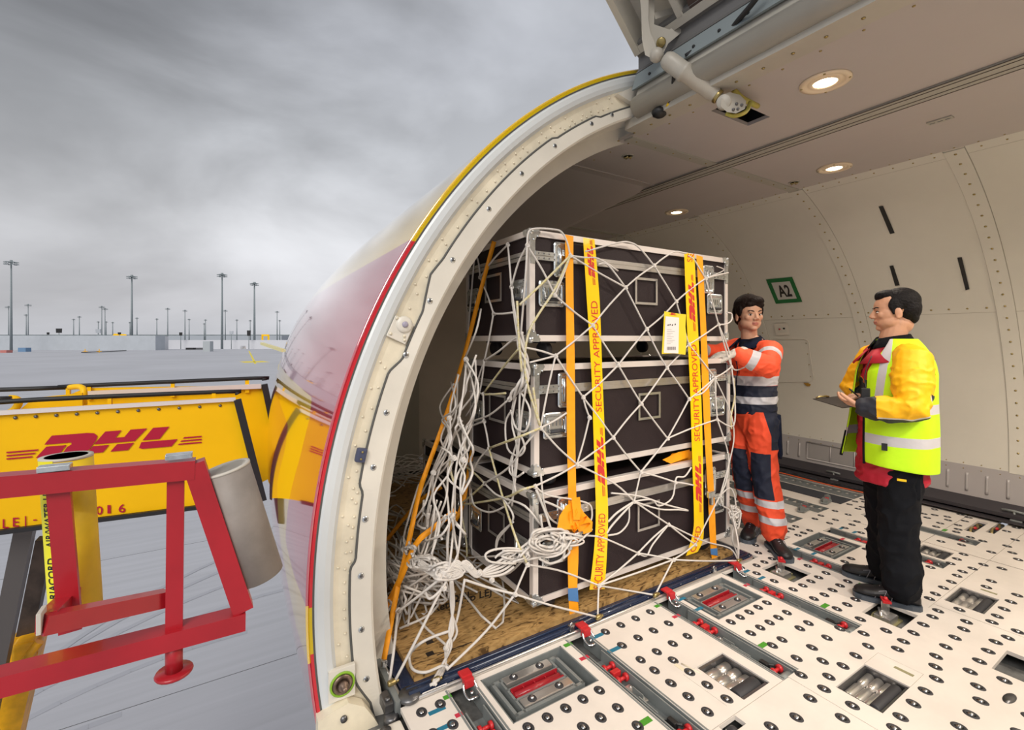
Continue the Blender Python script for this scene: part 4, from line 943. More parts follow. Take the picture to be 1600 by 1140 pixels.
mb = MB(); mb.lathe([(.045,-.006),(.048,.0),(.044,.012),(0,.014)], (PX0+.035,PY0+.03,.010), (0,0,1), 20); mb.build('corner_shoe', 'dark_steel', t)
mb = MB(); mb.prism([(PX0+.08,0),(PX0+.19,0),(PX0+.19,.014),(PX0+.08,.014)], lambda u, v, h: V((u, PY0+.003-h-.002, v+.009)), .0015)
lp = mb.build('serial_plate', 'paper', t, label='small white serial plate')
mb = MB()
for k in range(20): mb.box((PX0+.09+.0045*k, PY0-.0012, .012), (PX0+.0915+.0045*k+.001*(k % 3), PY0-.0008, .020))
mb.build('serial_print', 'black', lp)
mb = MB()
for k in range(9):
    for x in (PX1-.05-.14*k,): mb.lathe([(.004,0),(.003,.003),(0,.003)], (x, PY0+.012, .022), (0,0,1), 8)
mb.build('rivet', 'steel', t)
om = mat('osb', (.52,.33,.13), .65, bump=.12, bs=40)
nt = om.node_tree; L = nt.links; b = nt.nodes['Principled BSDF']
tt = nt.nodes.new('ShaderNodeTexCoord'); mpn = nt.nodes.new('ShaderNodeMapping'); L.new(tt.outputs['Object'], mpn.inputs[0]); mpn.inputs['Scale'].default_value = (5, 16, 5)
vo = nt.nodes.new('ShaderNodeTexNoise'); L.new(mpn.outputs[0], vo.inputs[0]); vo.inputs['Scale'].default_value = 2.0; vo.inputs['Detail'].default_value = 7; vo.inputs['Distortion'].default_value = 2.2
rp = nt.nodes.new('ShaderNodeValToRGB'); L.new(vo.outputs['Fac'], rp.inputs[0]); e = rp.color_ramp.elements
e[0].position = .36; e[0].color = (.09,.045,.012,1); e[1].position = .62; e[1].color = (.48,.30,.115,1); x_ = e.new(.44); x_.color = (.34,.20,.07,1); x_ = e.new(.53); x_.color = (.42,.25,.09,1)
L.new(rp.outputs[0], b.inputs['Base Color'])
WZ = .040
t = thing('plywood_board', 'worn brown particle board lying on the blue pallet beneath the flight cases', 'board', (1.9, 1.93, .014))
mb = MB(); mb.box((.705,1.935,.0135), (2.97,4.85,WZ)); mb.build('board', om, t)
mb = MB()
bq = lambda u, v: V((.80+.55*u+.10*v, 2.10+.10*v-.0*u, WZ+.0012))
q1_ = lambda u, v: P(678+90*u, 956-27*u-11*v, z=WZ+.0012)
add_text(mb, 'Return to LEJ', q1_, bold=.02)
mb.build('stencil', mat('stencil_ink', (.02,.012,.008), .8), t, label='black stencilled writing'); mb = MB(); add_text(mb, 'DHL', lambda u, v: P(706+32*u, 941-9*u-10*v, z=WZ+.0012), bold=.03)
for q in ((.83,2.10),(.80,2.02)): mb.box((q[0],q[1],WZ+.0002), (q[0]+.035,q[1]+.028,WZ+.0012))
mb.box((.84,2.005,WZ+.0002), (1.02,2.010,WZ+.0012)); mb.build('stencil', mat('stencil', (.02,.012,.008), .8), t, label='black stencilled writing')

# ------------------------------------------------------------------ flight cases
CW, CH, CDp = 1.635, .562, .72
def make_case():
    t = thing('flight_case', 'case', 'flight case', (0,0,0), 0, 'black flight cases stacked on the pallet')
    mb = MB(); mb.box((.008,.008,.008), (CW-.008,CDp-.008,CH-.008)); mb.build('panel_box', 'case_ply', t, local=True)
    mb = MB(); e = .030; k = .002
    for (x, y) in ((0,0),(CW,0),(0,CDp),(CW,CDp)):
        sx = 1 if x == 0 else -1; sy = 1 if y == 0 else -1
        mb.box((min(x,x+sx*e), min(y,y+sy*.004)-k, 0), (max(x,x+sx*e), max(y,y+sy*.004)+k, CH)); mb.box((min(x,x+sx*.004)-k, min(y,y+sy*e), 0), (max(x,x+sx*.004)+k, max(y,y+sy*e), CH))
        mb.tube([(x+sx*.004,y+sy*.004,0),(x+sx*.004,y+sy*.004,CH)], .006, 8)
    for z in (0, CH):
        sz = 1 if z == 0 else -1; z0, z1 = min(z, z+sz*e), max(z, z+sz*e); zz0, zz1 = min(z, z+sz*.004), max(z, z+sz*.004)
        for y in (0, CDp):
            sy = 1 if y == 0 else -1
            mb.box((0, min(y,y+sy*.004)-k, z0), (CW, max(y,y+sy*.004)+k, z1)); mb.box((0, min(y,y+sy*e), zz0-k), (CW, max(y,y+sy*e), zz1+k)); mb.tube([(0,y+sy*.004,z+sz*.004),(CW,y+sy*.004,z+sz*.004)], .006, 8)
        for x in (0, CW):
            sx = 1 if x == 0 else -1
            mb.box((min(x,x+sx*.004)-k, 0, z0), (max(x,x+sx*.004)+k, CDp, z1)); mb.box((min(x,x+sx*e), 0, zz0-k), (max(x,x+sx*e), CDp, zz1+k)); mb.tube([(x+sx*.004,0,z+sz*.004),(x+sx*.004,CDp,z+sz*.004)], .006, 8)
    mb.build('edge_trim', 'alu_light', t, local=True)
    mb = MB(); zs = CH*.775
    mb.box((.03,-.004,zs+.002), (CW-.03,.004,zs+.022)); mb.box((.03,-.004,zs-.022), (CW-.03,.004,zs-.002)); mb.box((.03,-.001,zs-.002), (CW-.03,.002,zs+.002))
    for x in (0, CW): mb.box((x-.004,.03,zs+.002), (x+.004,CDp-.03,zs+.022)); mb.box((x-.004,.03,zs-.022), (x+.004,CDp-.03,zs-.002))
    mb.build('lid_strip', 'alu', t, local=True)
    for s, x in ((1,.03),(-1,CW-.03)):
        mb = MB()
        for z in (zs+.012, zs-.012): mb.box((min(x,x+s*.17), -.0065, z-.010), (max(x,x+s*.17), -.003, z+.010))
        for q in range(5):
            for z in (zs+.012, zs-.012): mb.lathe([(.0045,0),(.003,.002),(0,.002)], (x+s*(.02+.033*q), -.0065, z), (0,-1,0), 8, 1)
        mb.build('hinge_strip', ['zinc', 'dark_steel'], t, local=True)
    for x in (0, CW):
        for z in (0, CH):
            sx = 1 if x == 0 else -1; sz = 1 if z == 0 else -1
            mb = MB(); mb.ball((x+sx*.008, .008, z+sz*.008), .020, 0, 14, 10)
            mb.prism([(0,0),(.058,0),(.066,.014),(.058,.022),(.054,.034),(.040,.040),(.034,.055),(.022,.058),(.014,.066),(0,.058)], lambda u, v, h: V((x+sx*(u-.004), -.003-h, z+sz*(v-.004))), .0035)
            mb.prism([(0,0),(.055,0),(.062,.012),(.055,.022),(.034,.034),(.022,.055),(.012,.062),(0,.055)], lambda u, v, h: V((x-sx*(.003+h), u-.004, z+sz*(v-.004))), .0035)
            mb.box((min(x,x+sx*.03), -.0045, min(z, z+sz*(.17 if z else .0))), (max(x,x+sx*.03), -.002, max(z, z+sz*(.17 if z else .0))))
            mb.lathe([(.006,0),(.005,.004),(0,.005)], (x+sx*.045, -.0065, z+sz*.03), (0,-1,0), 10); mb.lathe([(.006,0),(.005,.004),(0,.005)], (x+sx*.02, -.0065, z+sz*.048), (0,-1,0), 10)
            mb.build('ball_corner', 'zinc', t, local=True, label='zinc ball corner')
            mb = MB(); mb.ball((x+sx*.008, CDp-.008, z+sz*.008), .020, 0, 12, 8); mb.prism([(0,0),(.055,0),(.045,.03),(.03,.045),(0,.055)], lambda u, v, h: V((x-sx*(.003+h), CDp+.004-u, z+sz*(v-.004))), .0035); mb.build('ball_corner', 'zinc', t, local=True, label='zinc ball corner')
    def dish(name, cx, cz, w, h, kind, side=None):
        # a pressed metal dish on the front (side None) or on the left end
        T = (lambda u, v, d: V((cx+u, -.003-d, cz+v))) if side is None else (lambda u, v, d: V((-.003-d, cx-u, cz+v)))
        def rr(w, h, r, n=4):
            o = []
            for sx, sy, a0 in ((1,1,0),(-1,1,90),(-1,-1,180),(1,-1,270)):
                for k in range(n+1): a = R(a0+90*k/n); o.append((sx*(w/2-r)+r*math.cos(a), sy*(h/2-r)+r*math.sin(a)))
            return o
        mb = MB(); o1 = rr(w,h,.018); o2 = rr(w-.012,h-.012,.015); o3 = rr(w-.034,h-.034,.012); n = len(o1)
        vs = [T(*p,0) for p in o1]+[T(*p,.005) for p in o2]+[T(*p,.005) for p in o3]+[T(*p,.0008) for p in rr(w-.046,h-.046,.008)]
        fs = []
        for L_ in range(3):
            for k in range(n): l = (k+1) % n; fs.append((L_*n+k, L_*n+l, (L_+1)*n+l, (L_+1)*n+k))
        fs.append(list(range(3*n, 4*n))); mb.add(vs, fs, 0)
        for p in rr(w-.022,h-.022,.010,1): 
            c_ = T(*p,.0055); mb.ball(c_, .0032, 1, 6, 4)
        d_ = mb.build(name, ['zinc', 'dark_steel'], t, local=True)
        mb = MB()
        if kind == 'latch':
            mb.tube([T(-w*.16,-h*.33,.008), T(-w*.16,h*.33,.008)], .006, 8); mb.tube([T(w*.06,-h*.33,.006), T(w*.06,h*.30,.006)], .004, 8)
            mb.prism([(-.03,-.02),(.03,-.02),(.03,.02),(-.03,.02)], lambda u, v, q: T(u, v, .004+q), .006)
        else:
            mb.tube([T(-w*.30,h*.22,.006), T(-w*.30,-h*.20,.010), T(w*.30,-h*.20,.010), T(w*.30,h*.22,.006)], .005, 8)
            for k in range(4): mb.prism([(-w*.27+k*w*.14,-h*.02),(-w*.17+k*w*.14,-h*.02),(-w*.17+k*w*.14,h*.22),(-w*.27+k*w*.14,h*.22)], lambda u, v, q: T(u, v, .002+q), .004)
        mb.build('bar', 'steel', d_, local=True)
        if kind != 'latch':
            mb = MB(); mb.tube([T(-w*.27,-h*.22,.012), T(w*.27,-h*.22,.012)], .009, 10); mb.build('grip', 'rubber', d_, local=True, label='black rubber grip')
    dish('latch_dish', .205, zs-.01, .115, .185, 'latch'); dish('latch_dish', CW-.21, zs-.03, .115, .185, 'latch')
    dish('handle_dish', .135, .245, .165, .135, 'handle'); dish('handle_dish', CW-.145, .245, .165, .135, 'handle')
    dish('handle_dish', .10, .25, .15, .14, 'handle', 1); dish('handle_dish', CDp-.10, .25, .15, .14, 'handle', 1)
    for side in (0, 1):
        T = (lambda u, v, d: V((.835+u, -.003-d, .295+v))) if side == 0 else (lambda u, v, d: V((-.003-d, .37-u, .30+v)))
        mb = MB(); w, h = .175, .145
        for a, b in (((-w/2,-h/2),(w/2,-h/2)), ((-w/2,h/2),(w/2,h/2)), ((-w/2,-h/2),(-w/2,h/2)), ((w/2,-h/2),(w/2,h/2))):
            x0, x1 = min(a[0],b[0])-.007, max(a[0],b[0])+.007; y0, y1 = min(a[1],b[1])-.007, max(a[1],b[1])+.007
            mb.prism([(x0,y0),(x1,y0),(x1,y1),(x0,y1)], lambda u, v, d: T(u, v, d), .003)
        mb.build('card_frame', 'alu', t, local=True)
    for x in (.16, CW-.16):
        for y in (.10, CDp-.10):
            mb = MB(); mb.lathe([(0,-.020),(.042,-.020),(.046,-.014),(.046,.014),(.042,.020),(0,.020)], (x, y, -.046), (1,.15,0), 20); mb.box((x-.05,y-.04,-.012), (x+.05,y+.04,-.002)); mb.build('caster', 'rubber', t, local=True)
    return t
cs = make_case()
for i, (x, y, z, lab) in enumerate(((1.325,1.968,1.474,'black flight case with silver edges, topmost of the front stack'), (1.352,1.968,.790,'black flight case with silver edges, middle one of the front stack'), (1.345,1.968,.134,'black flight case with silver edges, bottom of the front stack, standing on the board'), (1.35,2.78,.134,'black flight case standing on the board behind the front stack'))):
    q = cs if i == 0 else copy_tree(cs); q.location = (x, y, z); q['label'] = lab
# cloths and small boxes seen in the gaps and on the rear case
def blob(name, mats, label, cat, c, sc, seed, group=None):
    mb = MB(); mb.ball((0,0,0), 1, 0, 28, 18)
    vs = []
    for p in mb.v:
        q = V((abs(p.x)**.5*(1 if p.x > 0 else -1), abs(p.y)**.5*(1 if p.y > 0 else -1), p.z)); q = q*(1+.18*noise.noise(q*2+V((seed,0,0)))); vs.append(V((q.x*sc[0], q.y*sc[1], max(-sc[2], q.z*sc[2]))) + V(c))
    mb.v = vs; o = mb.build(name, mats); return tag(o, label, cat, group)
blob('moving_blanket', 'fabric_beige', 'crumpled beige blanket on the rear flight case, left of the cargo net', 'blanket', (1.55,3.05,.76), (.16,.2,.055), 1.3)
blob('folded_cloth', mat('cloth_rose', (.30,.24,.22), .9), 'dull folded cloth lying farther back on the rear case', 'cloth', (1.85,3.2,.76), (.18,.14,.06), 4.7)

# ------------------------------------------------------------------ straps, tape, document pouch
YF = 1.948
def ribbon(mb, L_, R_, fn, sub=4, th=.002, mi=0):           # strip between two pixel polylines on a surface
    n = len(L_); lp = smooth_pts([V((a, b, 0)) for a, b in L_], sub); rp = smooth_pts([V((a, b, 0)) for a, b in R_], sub)
    vs = []
    for a, b in zip(lp, rp): vs += [fn(a.x, a.y, 0), fn(b.x, b.y, 0), fn(b.x, b.y, th), fn(a.x, a.y, th)]
    k = len(lp); fs = [(0,1,2,3), tuple(4*(k-1)+j for j in (3,2,1,0))]
    for i in range(k-1):
        for j in range(4): l = (j+1) % 4; fs.append((4*i+j, 4*i+l, 4*i+4+l, 4*i+4+j))
    mb.add(vs, fs, mi)
FR = lambda dy: (lambda px, py, h=0: P(px, py, y=YF-dy-h))
t = thing('security_tape', 'wide yellow security tape with red print hanging over case front, left one', 'tape', P(925, 600, y=YF), 0, 'yellow printed security tapes')
tl = [(911,371),(917,470),(924,580),(928,700),(931,800),(928,860),(921,921)]; tr = [(929,374),(937,470),(941,580),(946,700),(950,790),(949,850),(945,920)]
mb = MB(); ribbon(mb, tl, tr, FR(.012)); mb.build('band', 'tape_yellow', t, fix=True)
def interp(pl, y):
    for (x0, y0), (x1, y1) in zip(pl, pl[1:]):
        if y0 <= y <= y1: return x0+(x1-x0)*(y-y0)/(y1-y0)
    return pl[-1][0]
def tape_fn(tl, tr, ya, yb, m0, m1, dy):                   # u runs up the tape from yb to ya, v across it
    def f(u, v):
        y = yb+(ya-yb)*u; xl = interp(tl, y); xr = interp(tr, y); f_ = m1+(m0-m1)*v
        return P(xl+(xr-xl)*f_, y, y=YF-dy-.0035)
    return f
mb = MB(); add_text(mb, 'SECURITY APPROVED', tape_fn(tl, tr, 470, 643, .30, .82, .012)); mb.build('lettering', 'print_red', t); mb = MB(); add_text(mb, 'SECURITY APPROVED', tape_fn(tl, tr, 802, 920, .25, .8, .012)); mb.build('lettering', 'print_red', t)
mb = MB(); add_logo(mb, tape_fn(tl, tr, 375, 445, .28, .80, .012)); mb.build('logo', 'print_red', t); mb = MB(); add_logo(mb, tape_fn(tl, tr, 668, 775, .26, .84, .012)); mb.build('logo', 'print_red', t)
t = thing('security_tape', 'wide yellow security tape with red print at right end of the case front', 'tape', P(1080, 600, y=YF), 0, 'yellow printed security tapes')
ul = [(1069,394),(1073,500),(1078,600),(1081,700),(1084,790),(1083,830),(1072,868)]; ur = [(1085,398),(1090,500),(1095,600),(1098,700),(1099,790),(1099,840),(1090,862)]
mb = MB(); ribbon(mb, ul, ur, FR(.012)); mb.build('band', 'tape_yellow', t, fix=True)
mb = MB(); add_text(mb, 'SECURITY APPROVED', tape_fn(ul, ur, 538, 689, .28, .78, .012)); mb.build('lettering', 'print_red', t); mb = MB(); add_text(mb, 'OVED', tape_fn(ul, ur, 822, 862, .25, .75, .012)); mb.build('lettering', 'print_red', t); mb = MB(); add_text(mb, 'SE', tape_fn(ul, ur, 396, 409, .28, .78, .012)); mb.build('lettering', 'print_red', t)
mb = MB(); add_logo(mb, tape_fn(ul, ur, 429, 517, .28, .80, .012)); mb.build('logo', 'print_red', t); mb = MB(); add_logo(mb, tape_fn(ul, ur, 712, 800, .26, .84, .012)); mb.build('logo', 'print_red', t)

def strap(label, lf, rt, y_over, foot, clamp, knotc=None, tape=None):
    t = thing('lashing_strap', label, 'strap', P(*foot, y=YF), 0, 'orange lashing straps')
    mb = MB(); ribbon(mb, lf, rt, FR(.006), th=.0025); mb.build('webbing', 'orange_strap', t, fix=True)
    if tape:
        mb = MB(); ribbon(mb, [(interp(lf,tape[0])-.7, tape[0]), (interp(lf,tape[1])-.7, tape[1])], [(interp(rt,tape[0])+.7, tape[0]-1), (interp(rt,tape[1])+.7, tape[1]+2)], FR(.011), 1); mb.build('blue_tape', 'blue_tape', t, fix=True, label='blue adhesive tape')
    q = P(*clamp, z=.03); mb = MB(); mb.bbox(q+V((-.014,-.010,-.004)), q+V((.014,.012,.024)), .004); mb.tube([q+V((-.012,0,.02)), q+V((.0,0,.034)), q+V((.012,0,.02))], .004, 6); mb.build('end_fitting', 'steel', t)
    return t
t = strap('orange lashing strap with folded tail, left one down the case front', [(883,366),(884,450),(885,560),(886,690),(888,790),(887,860),(888,920),(890,960),(894,982)], [(896,369),(896,450),(898,560),(899,690),(901,790),(904,860),(902,920),(905,960),(905,978)], 0, (897,980), (893,983), None, (919,938))
mb = MB()
for k, (dx, dy_, rr, a) in enumerate(((-12,2,17,20),(-2,4,16,-15),(12,8,15,-50),(3,-2,13,5),(18,14,12,-75))):
    c = P(897+dx*.5, 808+dy_, y=YF-.035); pts = []
    for j in range(13): th = R(200+j*30); pts.append(c+V((math.cos(th)*.020, .012*math.sin(th*1.3), math.sin(th)*.055)))
    rot = Matrix.Rotation(R(-a), 3, V((0,1,0))); pts = [c+rot @ (q-c) for q in pts]
    n = len(pts); vs = []; wv = rot @ V((.0,1,.0)); 
    wv = (ray(897,808)).cross(V((0,0,1))).normalized()*.0+V((.006,.030,0))
    for q in pts: vs += [q-wv*.7, q+wv*.7]
    mb.add(vs, [(2*i, 2*i+1, 2*i+3, 2*i+2) for i in range(n-1)], 0, True)
mb.prism([(870,828),(874,806),(884,790),(897,782),(902,800),(905,826)], lambda u, v, h: P(u, v, y=YF-.05-h), .006)
mb.prism([(905,788),(912,800),(926,815),(925,830),(912,834),(903,828)], lambda u, v, h: P(u, v, y=YF-.04-h), .006)
mb.prism([(893,778),(906,776),(908,790),(906,812),(896,812)], lambda u, v, h: P(u, v, y=YF-.06-h), .005)
o = mb.build('folded_tail', 'orange_strap', t, fix=False)
mb = MB(); q = P(899,834,y=YF-.03); mb.bbox(q+V((-.03,-.02,-.018)), q+V((.03,.01,.018)), .006); mb.bbox(q+V((-.045,-.012,-.07)), q+V((-.028,.01,-.01)), .004); mb.tube([q+V((-.03,-.02,.01)), q+V((.03,-.02,.01))], .008, 8); mb.build('ratchet', 'zinc', t)
t = strap('orange lashing strap beside the yellow tape at the right end of the cases', [(1088,398),(1094,500),(1097,600),(1102,700),(1106,770),(1109,840),(1113,880)], [(1098,401),(1103,500),(1108,600),(1112,700),(1116,770),(1119,840),(1122,886)], 0, (1118,890), (1116,892), None, (857,866))
mb = MB(); q = P(1110,772,y=YF-.03); mb.bbox(q+V((-.03,-.015,-.02)), q+V((.03,.01,.02)), .005); mb.bbox(q+V((.0,-.012,-.07)), q+V((.018,.01,-.01)), .004); mb.build('ratchet', 'zinc', t)
mb = MB(); mb.prism([(1035,718),(1060,706),(1078,702),(1076,714),(1048,724)], lambda u, v, h: P(u, v, y=1.99+.05*h), .2); mb.prism([(1050,708),(1082,704),(1082,722),(1040,722)], lambda u, v, h: P(u, v, y=2.02+.05*h), .2); o = mb.build('strap_bundle', 'orange_strap', fix=True); tag(o, 'crumpled orange strap stuffed in the gap below the middle flight case', 'strap', 'orange lashing straps')
# straps on the left end, running down to the pallet
def strap3(label, pts, wpx, group='orange lashing straps'):
    c = smooth_pts(pts, 6); mb = MB(); n = len(c); vs = []
    for i, q in enumerate(c):
        d = (c[min(i+1,n-1)]-c[max(i-1,0)]).normalized(); view = (q-V((0,0,H))).normalized(); s = d.cross(view).normalized()
        s = (s+.5*view*math.sin(i*.35)).normalized(); vs += [q-s*wpx, q+s*wpx]
    mb.add(vs, [(2*i,2*i+1,2*i+3,2*i+2) for i in range(n-1)], 0, True)
    t = thing('lashing_strap', label, 'strap', pts[-1], 0, group); o = mb.build('webbing', 'orange_strap', t); so_ = o.modifiers.new('s', 'SOLIDIFY'); so_.thickness = .002
    mb = MB(); q = pts[-1]; mb.bbox(q+V((-.012,-.012,-.03)), q+V((.012,.012,.002)), .004); mb.build('end_fitting', 'steel', t)
def PO(px, py, dx=0):                                       # slack net surface left of the cases, leaning out to the pallet edge
    d = ray(px, py); tt_ = (.66+dx+.31*H)/(d.x-.31*d.z); q = V((0,0,H))+d*tt_
    if q.y < 1.92: q = P(px, py, y=1.92)
    return q
def PS(px, py, x=1.295):
    q = P(px, py, x=x)
    return q if q.y > 1.95 else P(px, py, y=1.95)
strap3('orange lashing strap slanting from the top case down to the near pallet corner', [PS(772,377,1.30), PS(752,450,1.27), PO(728,545,.16), PO(700,640,.08), PO(668,730), PO(655,770), PO(640,840), PO(622,915), P(600,1030,z=.06)], .0125)
strap3('short orange lashing strap running behind the slanting one to pallet edge', [PO(712,797,.12), PO(675,826,.05), PO(650,850), PO(625,905,-.01), P(602,950,y=2.35), P(582,992,z=.06)], .014)
strap3('dim orange lashing strap at the rear left of the cases', [P(752,600,y=2.80), P(746,650,y=2.78), P(735,720,y=2.75), P(722,790,y=2.70), P(700,830,y=2.7)], .014)
strap3('orange strap lying slack across the back of the board', [P(690,760,y=3.0), P(665,775,y=3.1), P(640,800,y=3.2), P(615,830,y=3.25), P(590,862,z=.06)], .014)
t = thing('document_pouch', 'yellow document pouch with white label hanging from the net', 'pouch', P(1052, 520, y=YF))
qd = [(1039,487),(1068,491),(1072,553),(1033,552)]
mb = MB(); mb.prism([(1038,486),(1054,489),(1072,491),(1071,510),(1073,530),(1071,554),(1052,552),(1034,553),(1036,520)], lambda u, v, h: P(u, v, y=YF-.030-h), .004); mb.build('pouch', 'pouch', t, fix=True)
mb = MB(); mb.prism([(1040,494),(1061,496),(1060,552),(1037,551)], lambda u, v, h: P(u, v, y=YF-.035-h), .001); lb = mb.build('label_sheet', 'paper', t, fix=True)
mb = MB(); mf = lambda u, v: P(1040+20*u, 548-50*v, y=YF-.0368)
for k in range(16): mb.add([mf(.1+.045*k,.03), mf(.1+.045*k+.02+.01*(k % 3),.03), mf(.1+.045*k+.02+.01*(k % 3),.13), mf(.1+.045*k,.13)], [(0,1,2,3)])
for k in range(9): mb.add([mf(.1,.22+.055*k), mf(.4+.4*((k*7 % 5)/5),.22+.055*k), mf(.4+.4*((k*7 % 5)/5),.228+.055*k), mf(.1,.228+.055*k)], [(0,1,2,3)])
mb.build('print', mat('print_grey', (.25,.22,.22), .6), lb); mb = MB()
for q in ((.15,.78),(.30,.79),(.48,.78),(.70,.80)): mb.add([mf(q[0],q[1]), mf(q[0]+.09,q[1]+.01), mf(q[0]+.1,q[1]+.05), mf(q[0]+.02,q[1]+.05)], [(0,1,2,3)])
mb.build('handwriting', 'black', lb); mb = MB(); add_logo(mb, lambda u, v: P(1046+11*u, 491.5-3.5*v+1.2*u, y=YF-.0355)); mb.build('logo', 'print_red', t)
# ------------------------------------------------------------------ cargo net
net = thing('cargo_net', 'white knotted rope cargo net over the front flight case stack, tied down to pallet edge', 'net', (1.3, 1.9, .03))
rm = MB(); tm = MB(); km = MB()
rr_ = random.Random(11)
def fpt(px, py, dy=0): return P(px, py, y=YF-.012-dy)
def rope(pts, r=.0052, mb=None, sag=0.0, sub=4, jit=0.0):
    mb = mb or rm; pts = [V(p) for p in pts]
    if len(pts) == 2:
        a, b = pts; m_ = (a+b)/2+V((rr_.uniform(-1,1), 0, rr_.uniform(-1,1)))*(jit+.004)+V((0,0,-sag)); pts = [a, m_, b]
    mb.tube(smooth_pts(pts, sub), r, 6)
def knot(p, r=.011): km.ball(p, r*rr_.uniform(.9,1.15), 0, 8, 6, (1.1,.8,1)); km.tube([p+V((r*.9*math.cos(a), -.3*r+.4*r*math.sin(2*a), r*.9*math.sin(a))) for a in [k*PI/4 for k in range(8)]], .0042, 5, closed=True)
KN = {'a':(823.6,383),'b':(891,399),'c':(977.5,449),'d':(1022,414.8),'e':(1056.5,470.8),'f':(1010.5,514),'g':(1102.5,434.9),'h':(866.8,460.8),'i':(1122.7,506.8),'j':(966,570),'k':(1042,574.3),'l':(868,555.6),'m':(911,620.3),'n':(1002,630.4),'o':(1076.6,623.2),'p':(1117,590),'q':(1142.8,573),'r':(926,508),'s':(1076,538),
 'A':(901.4,725),'B':(958,683.2),'C':(1043,684.7),'D':(1001.3,737),'E':(990.9,783),'F':(1044.6,819),'G':(996.8,863.7),'H':(1052,874),'I':(935.7,914.4),'J':(835.8,759.3),'K':(844.7,668.3),'L':(823.9,881.6),'M':(804.5,927.8),'N':(1125,774),'O':(1055,753),'P':(1120.6,655),'Q':(1086,850),'T':(921,652)}
KP = {}
for k, q in KN.items(): KP[k] = fpt(*q, dy=.03 if k in 'LHI' else (.05 if k == 'M' else 0)); knot(KP[k])
RG = {'R1':(934,963.6),'R2':(1023.7,929.3),'R3':(1153.4,875.6),'R4':(680,1062),'R5':(612,1066)}
for k, q in RG.items():
    KP[k] = P(*q, z=.040)
    if k in ('R5',): KP[k] = P(*q, z=.045)
for a, b in ('ah','bh','bc','cd','de','eg','ef','cf','cr','hr','fj','fk','es','sk','js','gi','is','iq','rj','rl','jm','jn','kn','ko','po','qp','ps','ml','Bm','Bn','BD','CD','Cn','Co','CP','DE','EF','FG','GI','GH','HQ','QN','AB','KA','JA','AE','IH','DO','Pp','QF','mT','TA','lK'):
    if a+b in ('sk','js','AE'): continue
    rope([KP[a], KP[b]], jit=.003)
rope([KP['b'], fpt(911,402), fpt(935,404), KP['c']+V((-.06,0,.09))], .005); rope([KP['s'], KP['k']]); rope([KP['A'], fpt(960,755), KP['E']])
rope([KP['d'], fpt(1000,388), fpt(985,379), fpt(966,379), KP['b']+V((.10,0,.03))]); rope([KP['d'], fpt(1038,402), fpt(1055,393), fpt(1072,396)])
rope([KP['c'], fpt(950,414), fpt(935,413)]); rope([KP['g'], fpt(1092,418), fpt(1084,405), fpt(1075,399)]); rope([KP['g'], fpt(1120,430), fpt(1138,426)])
rope([KP['b'], fpt(886,378), fpt(877,362), fpt(862,358), fpt(838,357), fpt(826,362), KP['a']])
rope([KP['g'], fpt(1128,424), fpt(1130,420), fpt(1120,416)], .0035)
rope([KP['i'], fpt(1135,506), fpt(1143,500), fpt(1143,490), fpt(1136,488)]); rope([KP['q'], fpt(1138,545), KP['i']]); rope([KP['q'], fpt(1150,578), fpt(1163,574)])
rope([KP['q'], fpt(1148,620), fpt(1146,665), KP['P']]); rope([KP['P'], fpt(1138,710), fpt(1135,750), KP['N']]); rope([KP['p'], fpt(1140,640), fpt(1147,680), fpt(1140,720), KP['N']], .0045)
rope([KP['p'], fpt(1100,612), fpt(1085,618)]); rope([KP['K'], fpt(868,656), fpt(885,645)]); rope([KP['l'], fpt(848,561), fpt(828,566)]); rope([KP['l'], fpt(845,548), fpt(822,543)])
rope([KP['O'], fpt(1070,755), fpt(1084,758)]); rope([KP['O'], fpt(1058,745), fpt(1070,744), fpt(1080,730)]); rope([KP['O'], fpt(1050,778), fpt(1030,790), fpt(1018,780), KP['E']]); rope([KP['E'], fpt(1030,795), fpt(1060,796), fpt(1075,797), fpt(1040,788), fpt(1000,775), fpt(955,770)])
rope([KP['E'], fpt(970,805), fpt(955,822), fpt(948,833)], .006); rope([KP['E'], fpt(965,800), fpt(950,815)], .006); rope([fpt(983,790), fpt(982,815), fpt(968,832), fpt(950,836)]); rope([KP['I'], fpt(905,902), fpt(870,890), KP['L']]); rope([KP['I'], fpt(980,922), KP['R2']])
rope([KP['I'], KP['R1']]); rope([KP['M'], fpt(860,945,.1), KP['R1']]); rope([KP['L'], KP['M']]); rope([KP['H'], KP['R2']]); rope([KP['H'], fpt(1100,876,.05), KP['R3']]); rope([KP['F'], fpt(1100,845), fpt(1140,856,.02), KP['R3']])
rope([KP['J'], fpt(855,773), fpt(895,780), fpt(920,787), fpt(925,800), fpt(922,815), fpt(905,828)]); rope([KP['G'], fpt(955,845), fpt(935,838), fpt(912,836)]); rope([KP['G'], fpt(1010,868), fpt(1020,850), KP['F']])
rope([fpt(845,740), fpt(850,785), fpt(860,810), fpt(880,822)]); rope([KP['N'], fpt(1130,790), fpt(1142,800), KP['R3']+V((0,0,.12)), KP['R3']]); rope([KP['N'], fpt(1140,762), fpt(1148,775), fpt(1150,800)])
for k in range(5):                                          # tangle by the right corner
    c = fpt(1148,810,.02); pts = [c+V((rr_.uniform(-.03,.05), rr_.uniform(-.02,.03), rr_.uniform(-.07,.09))) for _ in range(7)]; rope(pts, .005)
rope([fpt(1150,800), fpt(1144,840), fpt(1150,860), KP['R3']]); rope([fpt(1146,805), fpt(1152,840), KP['R3']])
